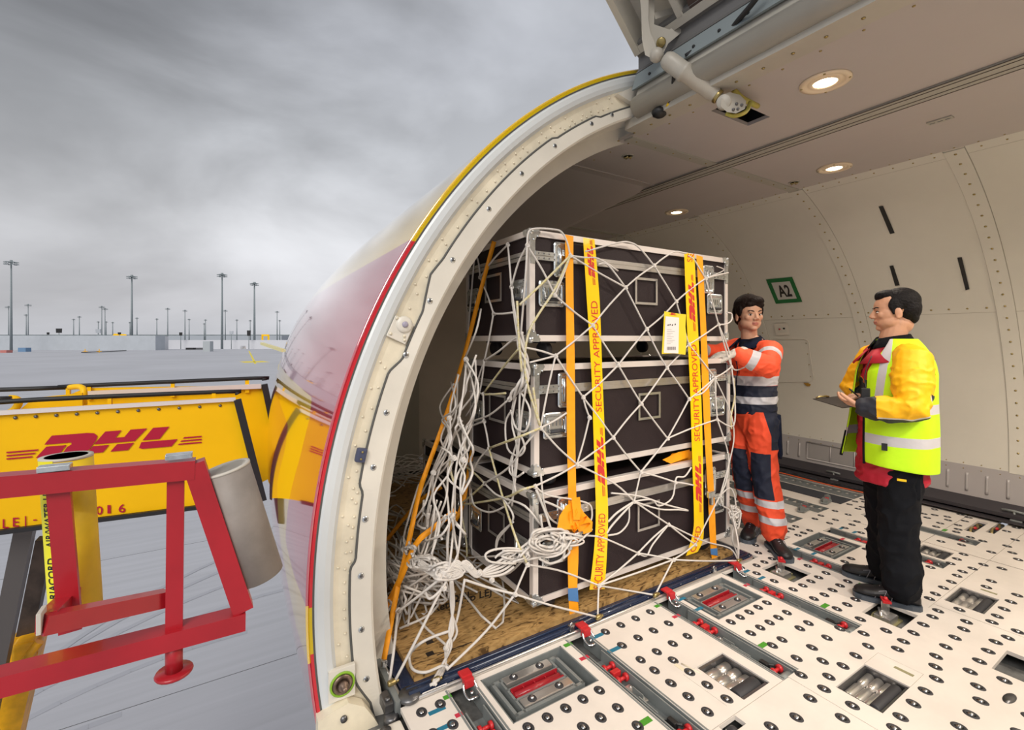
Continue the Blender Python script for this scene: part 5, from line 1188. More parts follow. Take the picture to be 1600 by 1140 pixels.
# yellow traced ropes
for L_ in ([fpt(891,399), fpt(850,440), fpt(812,476)], [fpt(891,399), fpt(868,450), fpt(842,490), fpt(826,520), fpt(820,560), fpt(824,600), KP['K']], [fpt(833,605), KP['K']], [PS(764,700), fpt(812,682), KP['K']], [PS(718,789), PS(786,778), fpt(815,765), KP['J']], [PS(764,700), PS(786,778), fpt(806,840), KP['L']], [PO(706,713,.1), PS(740,738), PS(757,755)], [PS(757,755), PS(718,789)], [PS(718,789), PS(728,840), PS(729.6,871.8)], [fpt(812,543), PS(785,575), PS(757,612)], [PS(757,616), PS(790,614)], [PO(706,713,.1), PO(703,730,.1), PO(709,752,.1)], [fpt(1146,590), fpt(1148,620), fpt(1142,650), fpt(1143,670)], [fpt(808,470), fpt(810,520), fpt(812,545), fpt(815,580)]):
    tm = MB(); rope(L_, .0062, tm); tm.build('tracer_rope', 'tracer', net, label='white rope with yellow tracer thread')
# ropes over the left end of the stack
for L_ in ([(742,391),(748,412),(750,433)], [(750,433),(762,462),(771,490)], [(742,391),(738,440),(733,500),(728,561)], [(750,433),(770,406),(793.5,382)], [(793.5,382),(796,410),(799,448)], [(771,490),(802,488)], [(799,448),(805,490),(812,527)], [(823.6,383),(810,410),(799,448)], [(799,448),(802,480),(806,510),(811,540),(816,580)], [(823.6,383),(822,420),(818,470),(814,520),(812,560)],
           [(771,490),(764,530),(757,563)], [(757,563),(752,600),(745,630),(738,665)], [(757,563),(780,548),(802,530),(812,527)], [(757,563),(748,590),(742,625),(728,650)],
           [(755,615),(733,611)], [(755,615),(756,658)], [(756,658),(764,700)], [(756,658),(740,664),(724,672)], [(764,700),(748,718),(736,742),(722,762)], [(757,755),(795,730),(820,695),(844,668)], [(757,755),(775,772),(795,780)], [(795,624),(765,648),(735,660),(722,680)], [(729,871),(765,869),(800,868),(823,880)], [(729,876),(755,898),(790,897),(812,880),(820,870)], [(786,778),(800,800),(800,815),(780,840),(775,858)], [(775,860),(778,838),(802,815)],
           [(736,770),(742,790),(765,800),(790,790),(800,780)], [(786,778),(820,790),(845,820)], [(823,600),(816,640),(811,690),(806,740),(800,790)], [(818,575),(826,590),(818,610),(806,615),(800,640)], [(816,580),(812,620),(810,680),(800,720),(806,770)],
           [(800,640),(790,660),(793,700),(810,712),(820,700),(814,680)], [(812,610),(828,640),(822,672),(806,668),(798,640)], [(800,712),(796,735),(806,745),(818,738)], [(806,620),(800,660),(808,700),(804,740),(800,790)]):
    pts = [PS(*q, 1.29-.0*i) if q[0] < 822 else fpt(*q) for i, q in enumerate(L_)]; rope(pts, .0056, sub=4)
for q in ((750,433),(771,490),(799,448),(757,563),(755,615),(756,658),(764,700),(757,755),(729,871),(742,391),(795,624),(793,382)): knot(PS(*q), .011)
for k in range(4):                                          # twisted bunch at the front-left corner
    pts = []
    for i, (px, py) in enumerate(((812,520),(815,545),(820,565),(822,585),(814,602),(804,615),(798,626))):
        c = PS(px, py, 1.27); a = i*1.5+k*PI/2; pts.append(c+V((.016*math.cos(a), 0, .006)) + V((0, .016*math.sin(a), 0)))
    rope(pts, .0075)
# slack bundle hanging left of the stack
main = [[(728,561),(716,610),(705,655),(707,690),(703,730),(690,770),(680,820),(672,870)], [(728,561),(735,600),(730,650),(722,680),(727,715),(718,750),(712,800),(706,860),(700,890)], [(742,560),(732,610),(722,650),(728,700),(724,722),(728,745),(720,775)], [(707,600),(699,630),(702,650),(695,680),(677,737),(660,790),(650,830),(640,852)],
        [(715,590),(705,640),(700,672),(688,700),(680,740),(672,790),(660,840),(655,880)], [(690,700),(709,714),(690,725),(677,737)], [(677,737),(700,760),(706,800),(700,850),(698,900)], [(702,653),(690,690),(709,716)], [(724,670),(712,690),(700,720),(680,742)], [(709,716),(700,740),(720,760)], [(724,720),(716,690),(712,672),(722,662)],
        [(677,740),(675,780),(690,800),(705,806)], [(706,805),(690,815),(684,830),(690,845)], [(706,805),(720,825),(728,833),(716,828),(706,812)], [(706,805),(700,840),(702,880)], [(706,805),(712,845),(716,870),(700,892)], [(706,808),(695,830),(675,842),(655,850),(640,854)], [(728,561),(742,520),(752,480)], [(745,630),(730,660),(722,700)], [(738,665),(722,690),(716,720),(706,805)],
        [(660,800),(668,815),(662,828),(652,818),(660,802)], [(655,850),(660,870),(672,880),(690,885)], [(655,760),(640,800),(632,840),(645,858)]]
for L_ in main:
    for k in range(2 if len(L_) > 5 else 1):
        pts = []
        for i, q in enumerate(L_):
            w = (13 if len(L_) > 5 else 5)*(1 if 0 < i < len(L_)-1 else .3)
            pts.append(PO(q[0]+rr_.uniform(-w, w), q[1]+rr_.uniform(-6,6), rr_.uniform(-.03,.10)))
        rope(pts, .0053)
for q in ((728,561),(702,653),(709,715),(677,738),(706,805),(724,718),(706,805)): knot(PO(*q), .013)
# low tangle, centred over the near-left corner of the board
def heap(cx, cy, n, wx, wy, fn, r=.0055, seg=7):
    for k in range(n):
        a = rr_.uniform(0, 2*PI); pts = []; rad = rr_.uniform(.35, 1)
        for j in range(seg): a += rr_.uniform(.5, 1.1); q = rad*rr_.uniform(.7, 1.15); pts.append(fn(cx+wx*q*math.cos(a), cy+wy*q*math.sin(a)))
        rope(pts, r)
heap(662, 880, 12, 30, 16, lambda x, y: PO(x, y, rr_.uniform(-.03, .06)))
heap(700, 893, 14, 30, 14, lambda x, y: PO(x, y, rr_.uniform(-.03, .06)))
heap(640, 860, 6, 14, 10, lambda x, y: PO(x, y, rr_.uniform(-.03, .04)))
for k in range(5): rope([PO(640+k*2,862+k*3), PO(665,880+k*3), PO(690,893+k*2,-.01), PO(712,888-k*3), PO(728,876+k*3), PO(745,893+k*2), PO(760,900-k*3), PO(785,897-k*6), PO(803,885-k*7)], .0062)
knot(PO(749,894), .013); knot(PO(768,905), .012); knot(PO(700,897), .015); knot(PO(735,885), .011); knot(PO(686,900), .013)
for k in range(7): rope([PO(690+rr_.uniform(-3,3),884+k*3,-.01), PO(700,880+k*4,-.03), PO(708+rr_.uniform(-3,3),886+k*3,-.01)], .0055)
heap(856, 845, 16, 34, 22, lambda x, y: fpt(x, y, rr_.uniform(.01, .06)), .0058)
heap(800, 868, 5, 40, 14, lambda x, y: fpt(x, y, rr_.uniform(.01, .04)), .0055)
heap(890, 845, 4, 30, 10, lambda x, y: fpt(x, y, rr_.uniform(.02, .06)), .005)
for L_ in ([(812,870),(830,852),(860,838),(880,832),(910,838)], [(820,875),(850,868),(875,860),(905,845),(925,826)], [(845,805),(850,830),(875,850),(880,870),(860,880),(842,872)], [(800,868),(835,842),(870,845),(890,860),(880,872)], [(851,783),(868,790),(885,800)], [(838,765),(852,800),(862,830)]):
    rope([fpt(*q, dy=rr_.uniform(.01,.05)) for q in L_], .006)
def G(px, py, z=.05): return P(px, py, z=z)
for L_ in ([PO(690,902), PO(655,930,-.01), PO(622,955,-.02)], [PO(622,953), P(616,1010,y=1.99), G(609,1062)], [PO(692,915), PO(655,990,-.05), G(617,1064)], [PO(622,955), PO(606,935), PO(603,928)], [PO(728,906), PO(765,918), KP['M']], [PO(726,905), P(716,960,y=1.97), P(706,990,y=1.96)], [KP['M'], P(760,985,y=1.93), G(698,1046)],
           [PO(665,925), PO(672,935), PO(690,920), PO(698,905)], [P(704,985,y=1.95), P(675,995,y=1.95), P(652,1008,y=1.95), G(640,1025,.06), G(645,1045,.05), G(665,1050,.05), G(690,1040,.05), G(698,1042,.06)]):
    rope(L_, .0062)
for k in range(3): rope([PO(704+k,903), P(705+2*k,945,y=1.96), P(708-k*3,985,y=1.95), P(697+4*k,1010,y=1.94), P(696-k*3,1040,y=1.94), G(684-k*3,1062,.05), G(672+k*5,1070,.04)], .0065)
knot(P(697,1012,y=1.94), .012); knot(P(696,1040,y=1.94), .013); knot(PO(693,918), .012); knot(PO(622,953), .013)
rope([P(706,960,y=1.96), P(714,985,y=1.96), P(708,1000,y=1.96), P(700,1005,y=1.96)], .006)
# dim part of the net lying on the rear of the board
for k in range(34):
    x0, y0 = rr_.uniform(.85, 1.35), rr_.uniform(2.3, 4.7); pts = []
    for j in range(5): pts.append(V((max(.68, min(1.9, x0+rr_.uniform(-.22,.22))), min(4.9, y0+rr_.uniform(-.45,.45)), .05+rr_.uniform(0,.06)+(.10 if y0 > 4 else 0))))
    rope(pts, .006)
for k in range(26):
    y = 4.5+rr_.uniform(-.2,.35); rope([V((.8+.22*j, y+rr_.uniform(-.08,.08), .10+rr_.uniform(0,.16))) for j in range(6)], .006)
for k in range(18):
    c = V((.86, 2.55, .16)); rope([c+V((rr_.uniform(-.12,.2), rr_.uniform(-.3,.3), rr_.uniform(-.12,.14))) for _ in range(6)], .006)
for k in range(12): rope([V((.78,2.5,.08))+V((rr_.uniform(-.1,.1), rr_.uniform(-.3,.3), 0)), V((1.0,2.7,.15)), PO(680+rr_.uniform(-20,20), 790+rr_.uniform(-20,20), .05)], .0055)
rm.build('rope_strands', 'rope', net); km.build('knot', 'rope', net)['kind'] = 'stuff'
for k in ('R1','R2','R3','R4','R5'):
    q = KP[k]; mb = MB(); mb.lathe([(0,-.018),(.010,-.018),(.012,-.012),(.012,.012),(.010,.018),(0,.018)], q+V((.0,-.006,.004)), (1,.1,0), 12); mb.lathe([(.006,0),(.007,.01),(0,.012)], q+V((.018,-.006,.004)), (1,0,0), 8); mb.build('net_fitting', 'brass', net, label='brass coloured net end fitting')
mb = MB(); q = P(604,870,y=2.55); mb.add([P(593,850,y=2.5), P(606,848,y=2.5), P(604,905,y=2.5), P(590,903,y=2.5)], [(0,1,2,3)]); o = mb.build('net_tag', mat('tag_grey', (.25,.24,.23), .6), net); s_ = o.modifiers.new('s', 'SOLIDIFY'); s_.thickness = .002

# ------------------------------------------------------------------ boarding stairs outside
YS, YS2 = 4.5, 5.9
st = thing('boarding_stairs', 'yellow mobile boarding stairs with dark red logo, docked ahead of the cargo door', 'stairs', (-1.5, 5.2, GZ))
mb = MB(); mb.prism([(-60,649),(368,624),(409,781),(310,791),(-60,838)], lambda u, v, h: P(u, v, y=YS)+V((0,h,0)), .04); pan = mb.build('side_panel', 'yellow_paint', st, fix=True)
LF = lambda px, py: P(px, py, y=YS-.006)
lgo = quad([(10,638),(315,623),(315,690),(10,715)])
def logo_px(u, v):                                          # logo placed on the panel, letters upright
    x = 10+305*u; yb = 715.3-.086*(x-57); return LF(x, yb-33.5*v*(1-.08*u))
mb = MB(); add_logo(mb, logo_px); mb.build('logo', 'logo_red', pan)
mb = MB()
for s, x0, x1, y0, y1, hh in (('LEJ-', 4, 68, 825.5, 816, 14), ('0', 128, 136, 806.5, 806, 13), ('016', 150, 203, 804, 799, 13)):
    n = len(s); cw = (x1-x0)/n if n > 1 else (x1-x0)
    for i, ch in enumerate(s):
        a = x0+(x1-x0)*i/n; wd = (cw*.60 if n > 1 else cw)
        if ch == '-':
            yy = y0+(y1-y0)*i/n; mb.add([LF(a,yy-5), LF(a+5,yy-5.4), LF(a+5,yy-7.4), LF(a,yy-7)], [(0,1,2,3)]); continue
        if ch in '1J': wd *= .5
        add_text(mb, ch, lambda u, v: LF(a+wd*u, y0+(y1-y0)*(i+.3)/n-hh*v), bold=0 if ch in '1J' else .012)
mb.build('registration_number', 'logo_red', pan)
mb = MB()
for x in range(-40, 360, 32): y = 649-.0595*(x+0)-4+9; mb.lathe([(.012,0),(.01,.006),(0,.006)], P(x, 655-.0595*(x+20), y=YS-.002), (0,-1,0), 8)
mb.bar(P(-60,648,y=YS-.01), P(368,623.5,y=YS-.01), .03, .03, 1); mb.build('edge_strip', ['dark_steel', 'alu_light'], st)
mb = MB(); mb.bar(P(-60,838,y=YS-.01), P(312,791.5,y=YS-.01), .05, .03); mb.build('lower_edge', 'black', st)
mb = MB(); mb.bar(P(371,624,y=YS-.02), P(411,781,y=YS-.02), .06, .055); mb.build('bumper', 'black', st)
mb = MB(); mb.prism([(134,606),(408,602),(423,655),(426,745),(395,760),(100,760),(50,640)], lambda u, v, h: P(u, v, y=YS2)+V((0,h,0)), .04); mb.prism([(25,645),(52,622),(128,614),(130,660),(20,660)], lambda u, v, h: P(u, v, y=5.3)+V((0,h,0)), .04); mb.build('far_side_panel', 'yellow_paint', st, fix=True)
mb = MB(); mb.bar(P(134,615,y=YS2-.03), P(408,603,y=YS2-.03), .04, .05); mb.build('far_edge_strip', 'alu_light', st)
mb = MB(); mb.bar(P(413,600,y=YS2-.03), P(426,662,y=YS2-.03), .07, .06); mb.build('bumper', 'black', st)
mb = MB(); mb.tube(smooth_pts([P(-60,634,y=YS+.1), P(60,624,y=YS+.1), P(355,611.5,y=YS+.1), P(368,613,y=YS+.1), P(371,616,y=YS+.1)], 3), .017, 10); mb.build('handrail', 'black', st)
mb = MB(); mb.tube(smooth_pts([P(-40,610,y=YS2), P(105,605,y=YS2), P(114,603,y=YS2), P(400,590.5,y=YS2), P(409,592,y=YS2)], 3), .020, 10); mb.tube([P(-20,623,y=5.2), P(18,622,y=5.2)], .018, 8); mb.build('handrail', 'black', st)
for px, y0_, y1_, Yp in ((172,622,644,YS+.1),(334,614,628,YS+.1)): mb = MB(); mb.box(P(px-3,y1_,y=Yp)+V((0,-.03,-.05)), P(px+3,y0_,y=Yp)+V((0,.03,0))); mb.build('rail_post', 'yellow_paint', st)
for px, y0_, y1_, Yp in ((107,606,620,YS2),(140,604,616,YS2),(270,599,612,YS2),(386,594,606,YS2),(191,631,650,YS2)): mb = MB(); mb.box(P(px-3,y1_,y=Yp)+V((0,-.03,-.05)), P(px+3,y0_,y=Yp)+V((0,.03,0))); mb.build('rail_post', 'yellow_paint', st)
mb = MB(); mb.tube(smooth_pts([P(109,605,y=YS2-.3), P(124,604,y=YS2-.4), P(131,610,y=YS2-.5), P(131,632,y=YS2-.5)], 4), .024, 10); mb.build('bent_rail', 'yellow_paint', st); mb = MB(); mb.tube(smooth_pts([P(14,622,y=YS2-.6), P(25,623,y=YS2-.6), P(29,630,y=YS2-.6), P(22,640,y=YS2-.6), P(12,645,y=YS2-.6)], 4), .026, 10); mb.build('bent_rail', 'yellow_paint', st)
mb = MB(); zp = P(410,781,y=YS).z; mb.box((-1.9,YS+.04,zp+.09), (.14,YS2,zp+.15)); 
mb.build('platform', 'yellow_paint', st)
mb = MB(); mb.box((-1.2,YS+.04,zp+.151), (.14,YS2,zp+.165)); mb.box((.10,YS+.1,zp-.1),(.16,YS2-.1,zp+.12)); mb.build('platform_deck', 'steel', st)
mb = MB(); mb.bbox((.06,YS+.05,zp-.25), (.2,YS2-.1,zp+.02), .03); mb.build('dock_bumper', 'rubber', st)
for k in range(9):
    mb = MB(); mb.box((-2.4-.28*k, YS+.06, zp-.1-.2*k), (-2.14-.28*k, YS2-.02, zp-.06-.2*k)); mb.build('step', 'alu', st)
mb = MB()
for Yq in (YS+.25, YS2-.2):
    a = P(38,835,y=Yq); b = P(-12,1080,y=Yq); d_ = (b-a).normalized(); a2 = a-d_*.2; L0 = (GZ+.35-a.z)/d_.z; mb.bar(a2, a+d_*L0, .10, .10)
mb.build('support_strut', mat('strut_steel', (.12,.11,.105), .4, metal=.5), st)
mb = MB(); a = P(72,840,y=YS+.6); b = P(40,1000,y=YS+.6); mb.bar(a, b, .11, .10); mb.build('strut', mat('strut_brown', (.045,.032,.025), .5, var=.5, vs=5), st)
mb = MB(); a = P(46,992,y=YS+.55); b = P(12,1140,y=YS+.55); d_ = (b-a).normalized(); mb.bar(a, a+d_*((GZ+.35-a.z)/d_.z), .22, .18); mb.bbox(P(30,1030,y=YS+.5)+V((-.02,-.1,0)), P(62,990,y=YS+.5)+V((0,.1,0)), .02); mb.tube([P(62,1002,y=YS+.4), P(40,1030,y=YS+.4), P(5,1080,y=YS+.4)], .03, 8); mb.build('lower_strut', 'yellow_old', st)
mb = MB(); mb.bbox((-5.5,YS+.1,GZ+.25), (-.6,YS2-.1,GZ+.75), .05); 
for x in (-4.8, -1.3):
    for Yq in (YS+.15, YS2-.15): mb.lathe([(0,-.12),(.35,-.12),(.38,-.06),(.38,.06),(.35,.12),(0,.12)], (x, Yq, GZ+.38), (0,1,0), 20, 1)
mb.build('chassis', ['yellow_old', 'rubber'], st)

# ------------------------------------------------------------------ red frame of the loader, with pipes
YR = 1.30
fr = thing('pipe_rack', 'red painted square-tube rack reaching into the foreground at left', 'rack', P(100, 900, y=YR))
def rb(name, q0, q1, wd=.052, ht=.052, y=YR, lab=None):
    mb = MB(); a, b = P(*q0, y=y), P(*q1, y=y); mb.bar(a, b, wd, ht, up=(0,1,0)); return mb.build(name, 'red_paint', fr, label=lab)
rb('top_bar', (-90,766), (305,731), .042, .042); rb('end_bar', (303,722), (380,950), .042, .04); rb('lower_bar', (-90,1088), (383,964), .04, .05)
rb('upright', (91,752), (111,985), .036, .014, YR+.0); rb('upright', (275,735), (272,1000), .032, .018, YR+.0)
mb = MB(); mb.tube([P(272,1000,y=YR), P(272,1048,y=YR)], .017, 12); mb.lathe([(.035,0),(.037,.004),(.035,.008),(0,.008)], P(272,1052,y=YR), (0,0,1), 20); mb.build('foot', 'red_paint', fr)
mb = MB(); a = P(66,975,y=YR-.10); b = P(258,934,y=YR+.02); mb.bar(a, b, .03, .034); mb.build('middle_bar', 'red_paint', fr); mb = MB(); mb.bar(P(72,972,y=YR-.09), P(112,932,y=YR+.05), .03, .034); mb.build('short_arm', 'red_paint', fr)
mb = MB(); mb.bbox(P(62,985,y=YR-.105)+V((-.003,-.01,-.004)), P(62,985,y=YR-.105)+V((.004,.025,.035)), .001); mb.build('end_cap', 'pvc_rim', fr, label='grey end cap')
for q in ((86,727),(280,709)): mb = MB(); c = P(*q, y=YR-.01); mb.bbox(c+V((-.025,-.012,-.010)), c+V((.025,.012,.002)), .002); mb.build('clamp_plate', 'zinc', fr)
for q in ((337,775),(375,875)): mb = MB(); c = P(*q, y=YR+.0); mb.bbox(c+V((-.025,-.01,-.012)), c+V((.02,.03,.014)), .002); mb.build('bracket', 'red_paint', fr)
def pipe(name, label, a, b, r, m_, rim, cat='pipe'):
    t = thing(name, label, cat, b); d_ = (b-a); L_ = d_.length
    mb = MB(); mb.lathe([(r-.008,L_),(r-.008,.0),(r,.0),(r,L_),(r-.008,L_)], a, d_, 40); mb.build('tube', m_, t)
    mb = MB(); mb.lathe([(r-.0085,-.0012),(r+.0006,-.0012),(r+.0006,.004),(r-.0085,.004),(r-.0085,-.0012)], a, d_, 40); mb.build('rim', rim, t)
    return t, a, b
a = P(352,731,y=YR+.03); b = P(406,898,y=YR+.03)
pipe('grey_pipe', 'short grey plastic pipe fixed at a slant beyond the red rack end', a, b, .053, 'pvc_grey', 'pvc_rim')
a = P(104,712,y=YR+.11); b = P(121,968,y=YR+.11)
t, a, b = pipe('yellow_pipe', 'yellow hose holder tube with black lettering inside the red rack', a, b, .045, 'pipe_yellow', 'pvc_rim')
ax = (b-a).normalized(); cv = (a-V((0,0,H))); cv.z = 0; u_ = (-cv - ax*(-cv).dot(ax)).normalized(); w_ = ax.cross(u_)
def cyl(s, ang, dr=0): return a+ax*s+(u_*math.cos(ang)+w_*math.sin(ang))*(.045+dr)
sgn = 1 if (w_.dot(V((CA,-SA,0))) < 0) else -1
mb = MB(); n = 10; vs = []
for i in range(n+1):
    for s in (.0, (b-a).length): vs.append(cyl(s, sgn*R(28+52*i/n), .0008))
mb.add(vs, [(2*i,2*i+1,2*i+3,2*i+2) for i in range(n)]); mb.build('lemon_band', 'pipe_lemon', t, label='lemon yellow lengthwise band')
mb = MB(); Lp = (b-a).length
def tfn(s0, s1, flip=False):
    return lambda u, v: cyl((s1+(s0-s1)*u)*Lp, sgn*R(38+22*v), .0018)
add_text(mb, 'AIR/WATER LUF', tfn(.14, .50), bold=.02); add_text(mb, 'ARIACORD', tfn(.56, .84), bold=.02); add_text(mb, 'A', tfn(.03, .07), bold=.02); mb.build('lettering', 'black', t)
mb = MB(); q = a+ax*.06; mb.ball(q+V((.02,.02,0)), .03, 0, 10, 8); 

# ------------------------------------------------------------------ far background on the apron
def box_px(name, label, cat, x0, x1, ytop, ybase, m_, depth=3, group=None, off=GZ):
    a = P(x0, ybase, z=off); b = P(x1, ybase, z=off); t = (a-V((0,0,H))).dot(V((SA,CA,0)))
    h = (ybase-ytop)/F*t; d_ = (b-a); d_.z = 0; n = V((SA,CA,0))*depth
    mb = MB(); vs = [a, b, b+n, a+n]; mb.add(vs+[v+V((0,0,h)) for v in vs], [(0,3,2,1),(4,5,6,7),(0,1,5,4),(1,2,6,5),(2,3,7,6),(3,0,4,7)])
    return tag(mb.build(name, m_, fix=True), label, cat, group)
box_px('blast_wall', 'long pale grey blast wall across the far side of the apron at left', 'wall', -260, 243, 524, 547, 'concrete_wall', 8)
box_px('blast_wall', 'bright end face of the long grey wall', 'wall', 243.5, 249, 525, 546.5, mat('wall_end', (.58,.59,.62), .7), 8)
box_px('blast_wall', 'low distant pale wall between the grey wall and the fuselage', 'wall', 252, 460, 531, 545, mat('far_wall', (.55,.56,.60), .8), 10)
box_px('terminal_building', 'flat grey distant building roof line behind the low wall', 'building', 262, 440, 524, 533.5, mat('far_bld', (.33,.36,.40), .8), 60)
box_px('tree_line', 'dark bluish tree line on the horizon', 'trees', -400, 520, 522.6, 533, mat('treeline', (.16,.19,.20), .9, var=.3, vs=.02), 60)
mast0 = None
def make_mast(h, r):
    t = thing('light_mast', 'm', 'light mast', (0,0,0))
    mb = MB(); mb.tube([(0,0,0),(0,0,h)], [r, r*.45], 8); mb.build('pole', 'mast', t, local=True)
    mb = MB()
    for k in range(3):
        a_ = k*PI/3; x, y = math.cos(a_)*h*.048, math.sin(a_)*h*.048; mb.tube([(-x,-y,h*.985),(x,y,h*.985)], r*.2, 5)
        for s in (-1, 1):
            for zz in (0, 1): mb.box((s*x-h*.012,s*y-h*.012,h*(.955+.022*zz)), (s*x+h*.012,s*y+h*.012,h*(.963+.022*zz)))
    mb.tube([(0,0,h*.97),(0,0,h*1.005)], r, 6); mb.build('floodlight_ring', 'mast', t, local=True)
    return t
MS = [(17.5,407,548,'tallest floodlight mast, at the left edge behind the stairs'),(206,430,546,'tall floodlight mast standing before the grey wall, left of centre'),(347,427,545,'tall floodlight mast nearest to the fuselage on its left'),(397.5,441,543,'tall floodlight mast just left of the fuselage, shorter of the near pair'),(13.5,478,545,'short mast directly beside the tallest mast'),(44,475,532,'thin mast right of the tallest mast'),(159,478,532,'first of two thin masts close together above the grey wall'),(164,481,532,'second of two thin masts close together above the grey wall'),(262,481,531,'thin mast above the right part of the apron, left one of a pair'),(289,484,531,'thin mast above the low pale wall, right one of a pair'),(352,484,531,'thin mast right beside the tall one near the fuselage'),(433,486,530,'thin mast nearest to the fuselage')]
for x, y in ((41,491),(115,498),(124,494),(153.5,502),(176,503),(214,496),(245,497.5),(295.5,498),(321,499),(370,499),(391,500),(437,500),(203,503),(166,502),(319,505)): MS.append((x, y, 530.2, None))
masts = {}
for x, yt, yb, lab in MS:
    base = P(x, yb if yb > 533 else 540.5, z=GZ) if yb > 531.5 else P(x, 536, z=GZ)
    tdep = (base-V((0,0,H))).dot(V((SA,CA,0))); yb_ = CY+(H-GZ)/tdep*F; h = (yb_-yt)/F*tdep
    t = make_mast(h, tdep*1.9/F if lab and yt < 450 else tdep*.9/F); t.location = base
    if lab: t['label'] = lab
    else: t['label'] = 'tiny distant floodlight mast on the horizon, %s of the tiny ones from the left' % ORD[sorted(q[0] for q in MS if not q[3]).index(x)]; t['group'] = 'tiny distant light masts'
for x, y0_, y1_, w_px, lab in ((91.5,513,521,8,'dark square sign on stand above the grey wall, left one'),(74.5,519,523,3,'tiny dark sign on the top of the grey wall'),(153,514,521,7,'pale square sign on stand above the grey wall'),(388.5,516,526,5,'dark sign on a post beside the last tall mast'),(361,517,523,5,'grey sign on a post right of the tall mast'),(282,519,525,4,'small dark sign above the low distant wall'),(186,519,523,4,'small dark sign beside the yellow tail fin')):
    dpt = 330; a = P(x-w_px/2, y1_, t=dpt); b = P(x+w_px/2, y0_, t=dpt); t = thing('apron_sign', lab, 'sign', P(x, y1_, t=dpt))
    mb = MB(); r_ = V((CA,-SA,0)); c_ = P(x, (y0_+y1_)/2, t=dpt); hw = w_px/2/F*dpt; hh = (y1_-y0_)/2/F*dpt; q = [c_-r_*hw-V((0,0,hh*.7)), c_+r_*hw-V((0,0,hh*.7)), c_+r_*hw*1.1+V((0,0,hh)), c_-r_*hw*1.1+V((0,0,hh))]; n_ = V((SA,CA,0))*.6
    mb.add(q+[v+n_ for v in q], [(0,1,2,3),(7,6,5,4),(0,4,5,1),(1,5,6,2),(2,6,7,3),(3,7,4,0)]); mb.build('board', 'black' if 'dark' in lab else 'concrete_wall', t)
    mb = MB(); mb.tube([V((c_.x+.3*SA,c_.y+.3*CA,GZ)), c_+n_*.5], .22, 6); mb.build('post', 'mast', t)
for x0, x1, yt, yb, m_, lab in ((28,40,543,549.5,mat('blue_hut', (.12,.22,.36), .6),'small blue cabin at the foot of the tallest mast'),(0,10,547,551,mat('red_hut', (.45,.16,.14), .6),'row of small red barriers at the left edge'),(375,384,540,545,'yellow_paint','small yellow van by the low distant wall'),(345,353,532,544,mat('redwhite', (.5,.25,.25), .6),'reddish frame at the foot of the tall mast'),(411,421,538,544,'mast','grey cabin close to the fuselage'),(317,328,533,549,mat('grey_hut', (.36,.39,.41), .6),'grey shelter on legs right of the low wall middle'),(290,302,543,546,'black','dark low trolley standing before the pale wall'),(306,317,543,546,'dark_steel','low trolley second from the left at the pale wall')):
    box_px('apron_equipment', lab, 'equipment', x0, x1, yt, yb, m_, 3)
t = thing('baggage_trolley', 'row of dark dollies with yellow bars before the grey wall', 'trolley', P(160, 551, z=GZ))
mb = MB(); a = P(130,552,z=GZ); b = P(195,549,z=GZ); mb.bar(a+V((0,0,.5)), b+V((0,0,.5)), 1.6, .35); mb.build('dolly_bed', 'black', t); mb = MB()
for x in (133, 155): q = P(x,551,z=GZ); mb.bar(q, q+V((0,0,2.0)), .3, .3); mb.bar(q+V((-1,0,.8)), q+V((1,0,.8)), .25, .25)
mb.build('tow_bar', 'yellow_old', t)
t = thing('tail_fin', 'yellow tip of an aircraft tail above the grey wall', 'aircraft', P(200, 541.5, t=420))
mb = MB(); mb.prism([(202,541.8),(206,500),(208,500),(207,541.8)], lambda u, v, h: P(u, v, t=420+h), 2); mb.prism([(176,524),(178,521),(197,522),(198,524)], lambda u, v, h: P(u, v, t=420+h), 4); mb.build('fin', 'yellow_paint', t, fix=True)
t = thing('yellow_gantry', 'small yellow portal frame near the fuselage', 'frame', P(415, 541, t=450))
mb = MB()
for q0, q1 in (((409,523.5),(420,523.5)), ((410,523),(410,541)), ((419.5,523),(419.5,541))): mb.bar(P(*q0,t=450), P(*q1,t=450), 1.2, 1.6)
mb.build('frame', 'yellow_paint', t)
t = thing('jet_bridge_arm', 'slim pale yellow arm reaching toward the fuselage near the horizon', 'arm', P(440, 546, t=7))
mb = MB(); mb.bar(P(409,536.5,t=9), P(443,547.5,t=7), .05, .045); mb.build('arm', mat('pale_yellow', (.72,.66,.32), .5), t)
mb = MB()
for q in (425, 428, 431): mb.ball(P(q,541.8+.32*(q-425),t=7.9), .012, 0, 6, 4)
mb.build('hole', 'black', t)
